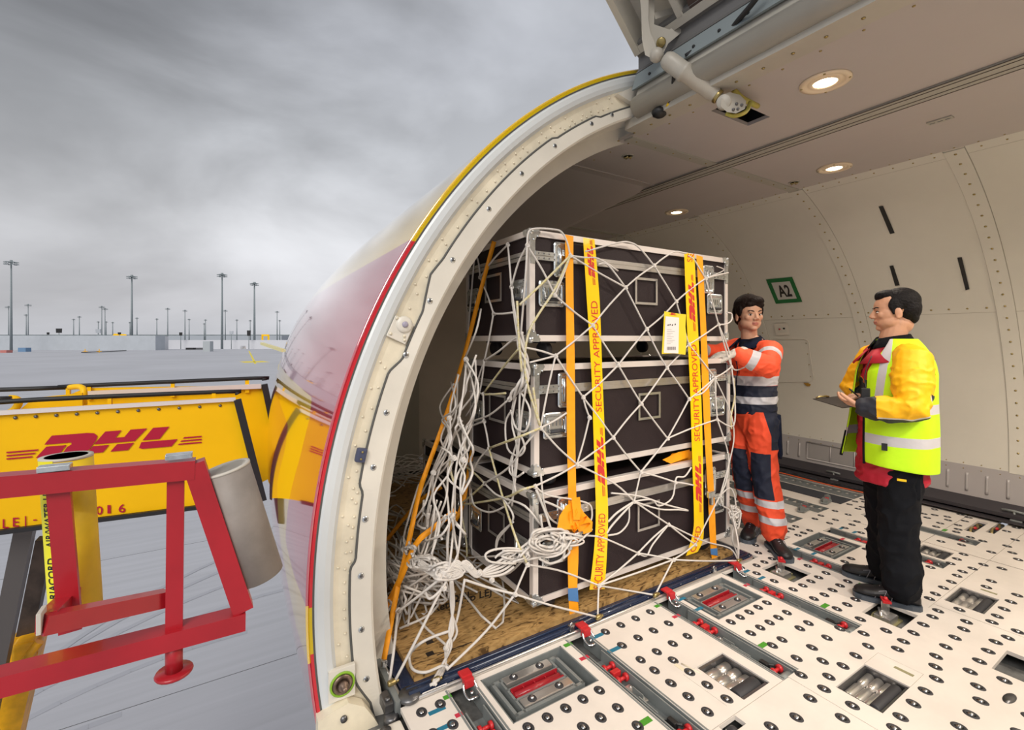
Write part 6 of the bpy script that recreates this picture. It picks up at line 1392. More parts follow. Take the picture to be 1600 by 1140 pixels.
# ------------------------------------------------------------------ people
def fuse(mb, name, m_, parent, voxel=.006, sm=4, wr=None, attrs=None, label=None, flip=None):
    # several overlapping closed shapes grown together into one skin
    me = bpy.data.meshes.new('tmp'); me.from_pydata([tuple(p) for p in mb.v], [], mb.f); me.update()
    bm = bmesh.new(); bm.from_mesh(me); bmesh.ops.recalc_face_normals(bm, faces=bm.faces[:]); bm.to_mesh(me); bm.free()
    ob = bpy.data.objects.new('tmp', me); C.objects.link(ob)
    r = ob.modifiers.new('r', 'REMESH'); r.mode = 'VOXEL'; r.voxel_size = voxel; r.adaptivity = 0
    s = ob.modifiers.new('s', 'SMOOTH'); s.iterations = sm; s.factor = .5
    dg = bpy.context.evaluated_depsgraph_get(); dg.update(); m2 = bpy.data.meshes.new_from_object(ob.evaluated_get(dg))
    bpy.data.objects.remove(ob); bpy.data.meshes.remove(me)
    if wr:
        amp, fr = wr[0], wr[1]; nr = [v.normal.copy() for v in m2.vertices]
        for v, n in zip(m2.vertices, nr):
            p = v.co; q = V((p.x*fr[0], p.y*fr[1], p.z*fr[2])); f = 1-abs(noise.noise(q))*2; g = noise.noise(q*2.3+V((7,3,1)))
            v.co = p+n*amp*(f*f*f*.9+g*.5)*(.35 if p.z > 1.33 else 1)
    if attrs:
        for an, fn in attrs.items():
            a = m2.attributes.new(an, 'FLOAT', 'POINT'); a.data.foreach_set('value', [float(fn(v.co)) for v in m2.vertices])
    m2.name = name; m2.materials.clear(); m2.materials.append(M[m_])
    m2.polygons.foreach_set('use_smooth', [True]*len(m2.polygons)); m2.update()
    o = bpy.data.objects.new(name, m2); C.objects.link(o); o.parent = parent
    if label: o['label'] = label
    return o
def limb(mb, st, seg=16, fl=1.0, up=None):                  # st: (point, radius) or (point, r_side, r_other)
    pts = [V(s[0]) for s in st]; n = len(pts); out = []; ref = None
    for i in range(n):
        d = (pts[min(i+1,n-1)]-pts[max(i-1,0)]).normalized()
        if ref is None: ref = V(up) if up else d.orthogonal()
        a = (ref-d*ref.dot(d)).normalized(); b = d.cross(a); ref = a
        r = st[i][1]; r2 = st[i][2] if len(st[i]) > 2 else r*fl
        out.append((pts[i], a*r, b*r2))
    # rounded ends
    d0 = (pts[0]-pts[1]).normalized(); d1 = (pts[-1]-pts[-2]).normalized()
    def capx(s, d):
        c, a, b = s; k = min(a.length, b.length)
        return [(c+d*k*.9, a*.12, b*.12), (c+d*k*.75, a*.6, b*.6), (c+d*k*.4, a*.9, b*.9)]
    out = capx(out[0], d0)+out+capx(out[-1], d1)[::-1]
    mb.loft(out, seg)
def seg_t(p, a, b):
    d = b-a; t = (p-a).dot(d)/d.length_squared; return t, (p-a-d*max(0,min(1,t))).length
def chain_s(p, pts):                                        # arc length and distance along a chain of points
    best = (1e9, 0); s0 = 0
    for a, b in zip(pts, pts[1:]):
        t, dd_ = seg_t(p, a, b); L_ = (b-a).length
        if dd_ < best[0]: best = (dd_, s0+max(0,min(1,t))*L_)
        s0 += L_
    return best[1], best[0]
class Frame:                                                # person's own frame: x = viewer's right, y = away from viewer
    def __init__(s, X, Y):
        s.X, s.Y = X, Y; s.az = math.atan2(X, Y); s.D = math.hypot(X, Y)
        s.sx, s.sy = math.sin(s.az), math.cos(s.az)
    def L(s, px, py, dy=0):
        d = ray(px, py); t = (s.D+dy)/(d.x*s.sx+d.y*s.sy); q = V((0,0,H))+d*t
        return V(((q.x-s.X)*s.sy-(q.y-s.Y)*s.sx, dy, q.z))
def rot_fw(ang): return Matrix.Rotation(ang, 4, 'Z')
def head_parts(mb, hc, yaw, tilt=0, s=1.0, jaw=1.0):
    # head in its own axes: +x forward (face), +y left, +z up; hc = centre between the ears
    T = Matrix.Translation(hc) @ Matrix.Rotation(yaw, 4, 'Z') @ Matrix.Rotation(tilt, 4, 'Y') @ Matrix.Scale(s, 4)
    def e(c, r, sc, q=(0,0,0)):
        m2 = MB(); m2.ball((0,0,0), 1, 0, 24, 16); Rm = Matrix.Rotation(q[1],3,'Y') @ Matrix.Rotation(q[2],3,'Z') @ Matrix.Rotation(q[0],3,'X')
        mb.add([T @ (V(c)+Rm @ V((p.x*sc[0], p.y*sc[1], p.z*sc[2]))*r) for p in m2.v], m2.f, 0, True)
    e((-.012,0,.050), 1, (.097,.077,.082))                  # cranium
    e((.022,0,.035), 1, (.070,.066,.075)); e((.030,0,-.005), 1, (.060,.061*jaw,.070))
    e((.042,0,-.050), 1, (.043,.052*jaw,.045)); e((.066,0,-.080), 1, (.020,.024,.017))    # jaw, chin
    e((.022,.040*jaw,-.045), 1, (.042,.022,.034)); e((.022,-.040*jaw,-.045), 1, (.042,.022,.034))
    e((.082,0,.028), 1, (.010,.045,.011))                   # brow
    for sy in (-1,1):
        e((.060,sy*.040,-.008), 1, (.022,.020,.022))        # cheekbones
        e((-.006,sy*.078,-.002), 1, (.018,.008,.032), (0,.15,0)); e((-.002,sy*.080,-.024), 1, (.010,.007,.012))
        e((.096,sy*.013,-.021), 1, (.011,.008,.007))
    m2 = MB(); m2.loft([(V((.082,0,.030)), V((0,.008,0)), V((.006,0,0))), (V((.090,0,.012)), V((0,.009,0)), V((.011,0,0))), (V((.098,0,-.008)), V((0,.011,0)), V((.015,0,.0))), (V((.102,0,-.018)), V((0,.013,0)), V((.014,0,0))), (V((.092,0,-.027)), V((0,.010,0)), V((.008,0,0)))], 12)
    mb.add([T @ p for p in m2.v], m2.f, 0, True)
    e((.084,0,-.045), 1, (.013,.021,.0055)); e((.081,0,-.055), 1, (.013,.018,.006)); e((.080,0,-.036), 1, (.010,.020,.008))   # lips
    e((-.03,0,-.06), 1, (.055,.05,.06))
    return T
def face_details(root, T, look=0.0, brow='hair'):
    for sy in (-1, 1):
        mb = MB(); c = V((.0762, sy*.030, .007)); m2 = MB(); m2.ball((0,0,0), 1, 0, 16, 10)
        mb.add([T @ (c+V((p.x*.0105, p.y*.0140, p.z*.0046))) for p in m2.v], m2.f, 0, True); mb.build('eye_white', 'eye_white', root, local=True)
        mb = MB(); mb.add([T @ (c+V((.0080, look, .0003))+V((p.x*.0035, p.y*.0058, p.z*.0047))) for p in m2.v], m2.f, 0, True); mb.build('iris', 'eye_dark', root, local=True)
        mb = MB(); mb.tube([T @ V((.0855-.016*abs(t-.35), sy*(.013+.034*t), .0115+.002*math.sin(t*3))) for t in (0,.25,.5,.75,1)], [.0012,.0022,.0022,.002,.001], 6); mb.build('eyelid_line', 'eye_dark', root, local=True)
        mb = MB(); mb.tube([T @ V((.0905-.020*max(0,t-.2), sy*(.012+.040*t), .029+.005*math.sin(t*2.6))) for t in (0,.25,.5,.75,1)], [.002,.0045,.0045,.0035,.0012], 6); mb.build('eyebrow', brow, root, local=True)
def hand(mb, wrist, fwd, pn, curl, thumb, s=1.0, th=1.0, side=1):
    # wrist point, direction to the fingers, palm normal (palm side), curls per finger (radians per joint), thumb angle
    f = V(fwd).normalized(); n = (V(pn)-f*V(pn).dot(f)).normalized(); w_ = f.cross(n)*side     # w_: towards the thumb side
    limb(mb, [(wrist-f*.03, .027*s, .020*s), (wrist+f*.01, .029*s, .019*s), (wrist+f*.045*s, .041*s, .016*s), (wrist+f*.080*s, .042*s, .014*s)], 14, up=w_)
    for k, (off, ln) in enumerate(((.029,.072),(.010,.080),(-.010,.075),(-.028,.060))):
        p = wrist+f*(.078-.004*abs(k-1.2))*s+w_*off*s; d = (f+w_*off*1.5).normalized(); pts = [(p-d*.02, .0095*s*th)]; c = curl[k]
        L_ = [ln*.45*s, ln*.32*s, ln*.28*s]; a = c*.55
        pts.append((p, .0098*s*th))
        for q in L_: dd_ = (d*math.cos(a)+n*math.sin(a)).normalized(); p = p+dd_*q; pts.append((p, .0086*s*th*(1 if q != L_[-1] else .85))); a += c
        limb(mb, pts, 10)
    p = wrist+f*.022*s+w_*.026*s; d = (f*math.cos(thumb)+w_*math.sin(thumb)+n*.35).normalized(); pts = [(p-d*.01, .014*s*th)]
    for q, r_ in ((.034,.0125),(.030,.0108),(.024,.0092)): p = p+d*q*s; pts.append((p, r_*s*th)); d = (d+f*.28+n*.12).normalized()
    limb(mb, pts, 10)
def shoe(root, heel, toe, s=1.0, lace=True, lab=None, ank=None):
    d = (toe-heel); d.z = 0; L_ = d.length; d.normalize(); sd_ = V((-d.y, d.x, 0)); up = V((0,0,1)); b = V((heel.x, heel.y, 0))
    mb = MB(); st = []
    for t, w_, h in ((.0,.018,.05),(.03,.034,.085),(.15,.041,.105),(.30,.041,.108),(.42,.040,.092),(.55,.045,.070),(.70,.051,.056),(.85,.048,.050),(.95,.035,.042),(1.0,.015,.030)): st.append((b+d*L_*t+up*(h/2+.018), sd_*w_*s, up*(h/2)))
    mb.loft(st, 20); limb(mb, [(b+d*L_*.17+up*.08, .045), (b+d*L_*.17+up*.125, .047)], 16)
    o = fuse(mb, 'shoe', 'shoe', root, .005, 3, label=lab)
    mb = MB(); out = []
    for t, w_ in ((0,.02),(.04,.036),(.15,.043),(.35,.040),(.55,.046),(.72,.054),(.88,.050),(.97,.034),(1.0,.014)): out.append((t, w_))
    pts = [(b+d*L_*(t*1.03-.015)+sd_*w_*1.04) for t, w_ in out]+[(b+d*L_*(t*1.03-.015)-sd_*w_*1.04) for t, w_ in reversed(out)]
    n = len(pts); mb.add([p+up*.001 for p in pts]+[p+up*.026 for p in pts], [list(range(n))[::-1], list(range(n,2*n))]+[(i,(i+1)%n,n+(i+1)%n,n+i) for i in range(n)]); mb.build('sole', 'sole', o, local=True, fix=True)
    if lace:
        mb = MB()
        for k in range(5):
            t = .36+.06*k; hh = .112-.034*(k/4)**.9; mb.tube([b+d*L_*(t-.01)+up*(hh-.020)+sd_*.036, b+d*L_*t+up*(hh+.006), b+d*L_*(t+.012)+up*(hh-.02)-sd_*.036], .0022, 5)
            if k % 2 == 0: mb.tube([b+d*L_*(t-.14)+up*.085+sd_*.043, b+d*L_*(t+.02)+up*(hh-.01)+sd_*.040, b+d*L_*(t+.09)+up*.03+sd_*.050], .0020, 5)
        mb.build('lace', mat('lace%d' % int(heel.x*1000), (.30,.29,.33), .6), o, local=True)
    return o
def hair_cap(root, T, m_, bits, name='hair', sm=3, seedv=0):
    mb = MB()
    for c, sc in bits:
        m2 = MB(); m2.ball((0,0,0), 1, 0, 22, 16); mb.add([T @ (V(c)+V((p.x*sc[0], p.y*sc[1], p.z*sc[2]))) for p in m2.v], m2.f, 0, True)
    return fuse(mb, name, m_, root, .0045, sm, wr=(.0022, (70,70,22)))

# ---- worker in orange, reaching into the gap between the cases
F1 = Frame(3.40, 1.985)
p1 = thing('person', 'person in orange and navy work clothes and gloves reaching to the case stack', 'person', (F1.X, F1.Y, 0), -F1.az)
L1 = F1.L
PH = R(40)                                                  # how far the chest is turned towards the viewer
fw = V((-math.cos(PH), -math.sin(PH), 0)); lf = V((math.sin(PH), -math.cos(PH), 0)); U = V((0,0,1))
cx = L1(1180, 560).x
hipc = V((cx-.015, 0, .92)); chc = V((cx+.0, .0, 1.28)); shc = V((cx-.01, 0, 1.43)); nk = V((cx-.040, -.01, 1.485))
ls = shc+lf*.170+U*(-.03); rs = shc-lf*.175+U*(-.02)
GL = L1(1132, 553, -.40); ga = L1(1153, 552, -.37)
le = L1(1200, 560, -.33); le.z = 1.30
rw = V((cx-.36, -.16, 1.405)); re = V((cx-.27, .06, 1.38)); gr = rw+V((-.06,-.09,.0))
lk_, rk = L1(1192, 718, -.07), L1(1162, 716, .02)
la, ra = L1(1208, 816, -.12), L1(1176, 803, .10)
la.z = .10; ra.z = .10
hl, hr = hipc+lf*.09+V((0,0,-.02)), hipc-lf*.09+V((0,0,-.02))
hd = L1(1170, 492, -.03)
mb = MB(); T1h = head_parts(mb, hd+V((0,0,-.008)), R(-60), R(2), 1.10, 1.05)
limb(mb, [(nk+V((0,0,-.06)), .062), (nk, .056), (hd+V((.0,.0,-.05)), .054)])
limb(mb, [(hipc, .145, .10), (hipc+U*.18, .13, .09), (chc, .155, .10), (shc+U*-.03, .17, .085), (shc+U*.03, .09, .06)], 24, up=lf)
limb(mb, [(ls, .055), (le, .042), (ga, .028)]); limb(mb, [(rs, .055), (re, .042), (rw, .028)])
limb(mb, [(hl, .085), (lk_, .058), (la, .042)]); limb(mb, [(hr, .085), (rk, .058), (ra, .042)])
hand(mb, ga+(GL-ga)*.25, (GL-ga), V((0,.35,-1)), (.25,.28,.3,.3), .5, .92, side=1); hand(mb, rw, gr-rw, V((0,.2,-1)), (.3,.3,.3,.3), .5, .92, side=-1)
Ti = T1h.inverted()
def lipf(Ti): 
    def f(p):
        q = Ti @ p
        return min(.0215-abs(q.y), .0085-abs(q.z+.0495), q.x-.07)
    return f
fuse(mb, 'body', 'skin', p1, .0035, 6, attrs={'lips': lipf(Ti)})
face_details(p1, T1h, look=-.004)
hair_cap(p1, T1h, 'hair', [((-.018,0,.070),(.100,.085,.082)), ((-.055,0,.030),(.068,.080,.085)), ((.045,.015,.098),(.050,.058,.036)), ((.066,.030,.072),(.022,.036,.024)), ((.068,-.020,.076),(.020,.034,.020)), ((.005,.073,.040),(.036,.014,.046)), ((.005,-.073,.040),(.036,.014,.046)), ((.076,.010,.066),(.010,.020,.018)), ((-.02,.07,-.005),(.02,.012,.035)), ((-.075,0,-.02),(.035,.06,.05))])
# jacket
mb = MB()
limb(mb, [(hipc+U*.05, .172, .140), (hipc+U*.14, .176, .142), (hipc+U*.24, .170, .142), (chc, .182, .140), (shc+U*-.06, .190, .128), (shc+U*-.01, .145, .092), (V((nk.x,nk.y,1.445)), .072, .066)], 30, up=lf)
limb(mb, [(ls+lf*-.05+U*.0, .080), (ls+lf*.0, .080), ((ls+le)/2, .074), (le, .076), ((le*1.1+ga*.9)/2, .068), (le*.25+ga*.75, .060), (ga+(le-ga)*.05, .050)])
limb(mb, [(rs+lf*.05, .085), (rs, .085), (re, .062), (re*.4+rw*.6, .052), (rw, .046)])
larm = [ls, le, ga]; rarm = [rs, re, rw]; Lu = (le-ls).length; Lf = (ga-le).length
def on_arm(p):
    s1, d1 = chain_s(p, larm); s2, d2 = chain_s(p, rarm)
    tor = (V((p.x-cx, p.y, 0))).length
    if d1 < .10 and s1 > .05: return 1, s1
    if d2 < .095 and s2 > .05 and p.x < cx-.17: return 2, s2
    return 0, 0
def fs1(p):
    k, s = on_arm(p); 
    if k == 0 or (k == 1 and s < .02): 
        return max(.034-abs(p.z-1.185-.02*(p.x-cx)), .026-abs(p.z-1.045-.03*(p.x-cx)))
    L_ = Lu+Lf
    if k == 1: return max(.028-abs(s-(Lu*.42)), .026-abs(s-(Lu+Lf*.52)))
    return .03-abs(s-.38)
def fn1(p):
    k, s = on_arm(p)
    if k == 0: return 1.152-p.z
    return -1
def fp1(p):
    q = p-(ls*.66+shc*.34+fw*.10+U*-.03); return .028-max(abs(q.dot(lf))*.62, abs(q.z+.25*q.dot(lf))*1.2)
jk = fuse(mb, 'jacket', 'orange_jacket', p1, .0065, 5, wr=(.009, (11,11,17)), attrs={'silver': fs1, 'navy': fn1, 'patch': fp1})
# collar, open in front
mb = MB(); n = 22; vs = []
for i in range(n+1):
    a = R(-158+316*i/n); dirv = (-fw*math.cos(a)+lf*math.sin(a)); fr_ = abs(i-n/2)/(n/2)
    c0 = nk+V((0,0,-.075-.035*fr_**3)); vs += [c0+dirv*(.088+.01*fr_)+U*.0, nk+V((0,0,.030-.045*fr_**2))+dirv*(.076+.006*fr_**2), nk+V((0,0,-.035-.045*fr_**2))+dirv*(.132+.020*fr_**2)]
mb.add(vs, [(3*i,3*i+3,3*i+4,3*i+1) for i in range(n)]+[(3*i+1,3*i+4,3*i+5,3*i+2) for i in range(n)], 0, True)
o = mb.build('collar', 'navy_cloth', p1, local=True); s_ = o.modifiers.new('s','SOLIDIFY'); s_.thickness = .006
mb = MB(); limb(mb, [(nk+V((0,0,-.10)), .075), (nk+V((0,0,-.035)), .070)]); mb.build('undershirt', 'navy_cloth', p1, local=True)
mb = MB(); mb.tube(smooth_pts([nk+fw*.135+V((0,0,-.07)), chc+fw*.152+U*.0, chc+fw*.158+U*-.10, hipc+fw*.160+U*.06], 5), .004, 6); mb.build('zip', 'navy_cloth', p1, local=True)
# gloves
mb = MB(); gd = (GL-ga).normalized(); hand(mb, ga+gd*.02, gd+V((0,.05,0)), V((0,.35,-1)), (.22,.25,.27,.3), .45, 1.02, 1.25, side=1); limb(mb, [(ga-gd*.035, .046), (ga, .040), (ga+gd*.02, .034)])
fuse(mb, 'glove', 'glove', p1, .004, 3, wr=(.002,(50,50,50)))
mb = MB(); gd = (gr-rw).normalized(); hand(mb, rw+gd*.01, gd, V((0,.2,-1)), (.25,.25,.27,.3), .45, .98, 1.2, side=-1); limb(mb, [(rw-gd*.03, .040), (rw+gd*.02, .033)])
fuse(mb, 'glove', 'glove', p1, .004, 3)
# trousers
mb = MB(); limb(mb, [(hipc+U*-.06, .150, .120), (hipc+U*.02, .168, .132), (hipc+U*.08, .165, .130)], 28, up=lf)
for h_, k_, a_ in ((hl, lk_, la), (hr, rk, ra)): limb(mb, [(h_+U*-.0, .112), ((h_+k_)/2, .105), (k_, .092), ((k_+a_)/2, .087), (a_+U*.10, .083), (a_+U*.035, .080), (a_+U*.005, .070)], 20)
legs = [[hl, lk_, la], [hr, rk, ra]]
def fts(p):
    return max(.024-abs(p.z-.325), .024-abs(p.z-.215)) if p.z < .5 else -1
def ftn(p):
    # knee panels on the front, side panel by the hip
    k = 0 if chain_s(p, legs[0])[1] < chain_s(p, legs[1])[1] else 1
    ctr = legs[k][1]; a = legs[k]
    t = (a[0].z-p.z)/(a[0].z-a[2].z); cxl = a[0].x+(a[1].x-a[0].x)*min(1, t*2) if t < .5 else a[1].x+(a[2].x-a[1].x)*(t*2-1)
    kp = min(.064-abs(p.x-cxl+.012), .158-abs(p.z-.515), -(p.y-a[1].y)-.0)
    hp = min(p.x-(hipc.x+.118-.30*max(0, p.z-.80)), p.z-.70)
    return max(kp, hp*1.0, p.z-.965)
fuse(mb, 'trousers', 'orange_trousers', p1, .007, 5, wr=(.010,(12,12,11)), attrs={'silver': fts, 'navy': ftn})
mb = MB(); a = hipc+V((.15,-.05,-.02)); mb.loft([(a+U*.04, V((.03,0,0)), V((0,.05,0))), (a+U*-.06, V((.035,0,0)), V((0,.06,0))), (a+V((.02,0,-.24)), V((.022,0,0)), V((0,.045,0))), (a+V((.025,0,-.27)), V((.01,0,0)), V((0,.02,0)))], 14); mb.build('tool_pocket', 'navy_cloth', p1, local=True, label='navy holster pocket')
for a_, toe, lb in ((la, L1(1224, 850, -.26), 'front black shoe'), (ra, L1(1166, 826, -.10), 'rear black shoe')):
    dv = (toe-a_); dv.z = 0; dv.normalize(); hp = a_-dv*.065; shoe(p1, hp, hp+dv*.29, 1.0, lab=lb)

# ---- man in the high-visibility vest with the clipboard
F2 = Frame(3.31, 1.156)
p2 = thing('person', 'person in yellow-green reflective vest over yellow jacket, writing on a clipboard', 'person', (F2.X, F2.Y, 0), -F2.az)
L2 = F2.L
PH = R(26); fw = V((-math.cos(PH), -math.sin(PH), 0)); lf = V((math.sin(PH), -math.cos(PH), 0))
cx = L2(1400, 600).x
hipc = V((cx-.022, 0, .90)); chc = V((cx-.015, .0, 1.25)); shc = V((cx+.0, 0, 1.42)); nk = V((cx-.015, .0, 1.475))
ls = shc+lf*.185+V((-.012,0,-.035)); rs = shc-lf*.180+V((-.02,0,-.035))
le = L2(1424, 640, -.27); lw = L2(1352, 636, -.27); 
re = V((cx-.21, .22, 1.165)); rw = L2(1352, 618, .02)
hd = L2(1397, 488, .0)
lk_, rk = L2(1403, 830, -.08), L2(1385, 820, .08); la, ra = L2(1408, 905, -.10), L2(1383, 880, .13); la.z = .10; ra.z = .10
hl, hr = hipc+lf*.095+U*-.02, hipc-lf*.095+U*-.02
mb = MB(); T2h = head_parts(mb, hd+V((0,0,-.004)), R(180+10), R(2), 1.03, 1.12)
limb(mb, [(nk+V((.0,0,-.05)), .068), (nk+V((0,0,.02)), .064), (hd+V((.012,0,-.06)), .060)])
limb(mb, [(hipc, .15, .12), (hipc+U*.18, .15, .12), (chc, .165, .115), (shc+U*-.03, .175, .09), (shc+U*.03, .09, .07)], 24, up=lf)
limb(mb, [(ls, .056), (le, .044), (lw, .030)]); limb(mb, [(rs, .056), (re, .044), (rw, .030)])
limb(mb, [(hl, .09), (lk_, .06), (la, .045)]); limb(mb, [(hr, .09), (rk, .06), (ra, .045)])
hf = (L2(1308, 624, -.19)-lw); hand(mb, lw+hf.normalized()*.012, hf, V((.25,.25,1)), (.42,.36,.32,.30), .75, 1.0, side=-1)
hand(mb, rw, V((-1,-.35,-.05)), V((-.1,-.3,-1)), (.75,.8,.85,.85), .35, .95, side=1)
Ti2 = T2h.inverted(); fuse(mb, 'body', 'skin2', p2, .0035, 6, attrs={'lips': lipf(Ti2)})
face_details(p2, T2h, look=0, brow='hair2')
hair_cap(p2, T2h, 'hair2', [((-.030,0,.062),(.092,.082,.080)), ((-.060,0,.025),(.062,.076,.080)), ((.030,0,.102),(.055,.060,.032)), ((.004,.071,.042),(.034,.012,.040)), ((.004,-.071,.042),(.034,.012,.040)), ((.014,.072,.015),(.011,.009,.026)), ((.014,-.072,.015),(.011,.009,.026)), ((-.078,0,-.025),(.030,.055,.040)), ((.055,0,.092),(.030,.048,.022))])
# red under-jacket hem and yellow sleeved jacket
mb = MB()
mb.loft([(hipc+U*-.235, lf*.172, fw*.165), (hipc+U*-.15, lf*.178, fw*.162), (hipc+U*.0, lf*.180, fw*.152), (hipc+U*.1, lf*.17, fw*.14)], 30)
limb(mb, [(hipc+U*.05, .180, .148), (hipc+U*.2, .178, .148), (chc, .182, .140), (shc+U*-.06, .18, .120), (shc+U*-.01, .145, .10), (shc+U*.03, .085, .075)], 30, up=lf)
limb(mb, [(ls+lf*-.04, .080), (ls+lf*.0, .086), ((ls+le)/2, .092), (le, .082), ((le+lw)/2, .072), (le*.25+lw*.75, .066), (lw, .050)])
limb(mb, [(rs+lf*.04, .080), (rs, .084), ((rs+re)/2, .084), (re, .080), ((re+rw)/2, .068), (rw+(re-rw)*.12, .048)])
la2 = [ls, le, lw]; ra2 = [rs, re, rw]; Lu2 = (le-ls).length; Lf2 = (lw-le).length
def arm2(p):
    s1, d1 = chain_s(p, la2); s2, d2 = chain_s(p, ra2)
    if d1 < .125 and ((p-shc).dot(lf) > .105 or s1 > Lu2*.8): return 1, s1
    if d2 < .125 and ((p-shc).dot(lf) < -.12 or s2 > .22) and (s2 > .12 or (p-shc).dot(lf) < -.16): return 2, s2
    return 0, 0
def fr2(p): return .01 if arm2(p)[0] == 0 else -.01
def fnv2(p):
    k, s = arm2(p)
    if k == 1:
        if s > Lu2+Lf2*.74: return .01
        if s < Lu2*.70: return -.01
        ax_ = ls+(le-ls)*min(1, s/Lu2) if s < Lu2 else le+(lw-le)*((s-Lu2)/Lf2)
        q = p-ax_; k_ = max(0, min(1, (s/Lu2-.6)/.5)); back = (V((1,0,-.35))*(1-k_)+V((.15,0,-1))*k_).normalized()
        return q.dot(back)-(.063-.012*k_)-.05*max(0, .5-s/Lu2)
    if k == 2: return .01 if s > (re-rs).length+(rw-re).length*.78 else -.01
    return min(.036-abs(p.x-cx-.055), .80-p.z, -p.y)
def fsv2(p):
    v = fnv2(p); k, s = arm2(p)
    return .0035-abs(v+.004) if k == 1 and Lu2*.74 < s < Lu2+Lf2*.72 else -.01
fuse(mb, 'jacket', 'yellow_jacket', p2, .0065, 5, wr=(.009, (11,11,16)), attrs={'red': fr2, 'navy': fnv2, 'silver': fsv2})
# sleeveless vest: a shell hanging from the shoulders, open in front
mb = MB(); NA, NZ = 72, 34; vs = []; fsx = []
def vest_pt(a, z):                                          # a: angle from straight ahead, z height
    t = max(0, min(1, (z-.74)/.70))
    hw = .225-.01*t; dp = .188-.022*t
    if z > 1.30: k = (z-1.30)/.17; hw = .215-.110*k**2.0; dp = .166-.066*k**1.6
    fl = a if a > PI else a+2*PI; r = 1+.30*(1-t)**1.5*math.exp(-((fl-2*PI+.5)/.45)**2)+.030*noise.noise(V((math.cos(a)*2, math.sin(a)*2, z*3)))+.05*(1-t)*math.sin(a*7+2)*.5
    c = hipc+(shc-hipc)*((z-hipc.z)/(shc.z-hipc.z)); c = V((c.x, c.y, z))
    return c+fw*dp*r*math.cos(a)+lf*hw*r*math.sin(a)+V((.012,0,0))*(1-t)
A_OPEN = R(15)
for j in range(NZ+1):
    z = .765+(1.485-.765)*j/NZ
    for i in range(NA+1):
        t = i/NA; flare = .16*max(0, (1.05-z)/.3)+.75*max(0, (z-1.30)/.18)**1.2; a = (A_OPEN+flare*.7)+(2*PI-2*A_OPEN-flare*1.3)*t
        vs.append(vest_pt(a, z+.02*math.cos(a)*(1-j/NZ)))
def armhole(i, j):
    z = .765+(1.485-.765)*(j+.5)/NZ; a = 2*PI*(i+.5)/NA
    for ac in (PI/2, 3*PI/2):
        if ((a-ac)/.50)**2+((z-1.305)/.125)**2 < 1: return True
    return False
for j in range(NZ):
    for i in range(NA):
        if armhole(i, j): continue
        a = j*(NA+1)+i; fsx.append((a, a+1, a+NA+2, a+NA+1))
mb.add(vs, fsx, 0, True); vo = mb.build('vest', 'vest', p2, local=True)
def vsil(co):
    a = math.atan2((co-chc).dot(lf), (co-chc).dot(fw)); q = abs(a)
    v = max(.027-abs(co.z-.925), .026-abs(co.z-1.105))
    return max(v, min((.11 if co.z < 1.36 else .15)-abs(q-(.82+(co.z-1.2)*.6)), co.z-1.08))
at = vo.data.attributes.new('silver', 'FLOAT', 'POINT'); at.data.foreach_set('value', [vsil(v.co) for v in vo.data.vertices])
s_ = vo.modifiers.new('s','SOLIDIFY'); s_.thickness = .005; s_.offset = 1; s_ = vo.modifiers.new('b','SUBSURF'); s_.levels = 1; s_.render_levels = 1
mb = MB(); q = L2(1382, 698, -.228); mb.prism([(-.013,-.02),(.013,-.02),(.013,.02),(-.013,.02)], lambda u, v, h: q+V((u,-h,v)), .003); mb.build('badge', 'black', vo, local=True, label='small black badge')
mb = MB(); pts = [vest_pt(A_OPEN+.16*max(0,(1.05-z)/.3)*.7, z)+fw*.004 for z in (.775,.85,.95,1.05,1.15,1.25)]; mb.tube(pts, .007, 6); 
pts = [vest_pt(-A_OPEN-.05-.16*max(0,(1.05-z)/.3), z)+fw*.004 for z in (.775,.85,.93)]; mb.tube(pts, .009, 6); mb.build('edge_binding', 'black_cloth', vo, local=True)
# collars
for nm, m_, r0, z0, z1 in (('collar', 'black_cloth', .080, -.055, .040), ('red_collar', 'red_cloth', .108, -.085, -.012)):
    mb = MB(); n = 22; vs = []
    for i in range(n+1):
        a = R(-168+336*i/n); dirv = (-fw*math.cos(a)+lf*math.sin(a)); fr_ = abs(i-n/2)/(n/2)
        vs += [nk+V((0,0,z0-.02*fr_**3))+dirv*(r0+.012), nk+V((0,0,z1-.030*fr_**2))+dirv*(r0), nk+V((0,0,z1-(.055+.035*(nm == 'red_collar'))-.030*fr_**2))+dirv*(r0+.030+.045*(nm == 'red_collar')+.008*fr_**2)]
    mb.add(vs, [(3*i,3*i+3,3*i+4,3*i+1) for i in range(n)]+[(3*i+1,3*i+4,3*i+5,3*i+2) for i in range(n)], 0, True)
    o = mb.build(nm, m_, p2, local=True); s_ = o.modifiers.new('s','SOLIDIFY'); s_.thickness = .007
mb = MB(); limb(mb, [(nk+V((0,0,-.10)), .08), (nk+V((-.005,0,-.02)), .073)]); mb.build('undershirt', mat('navy_shirt', (.02,.03,.055), .8), p2, local=True)
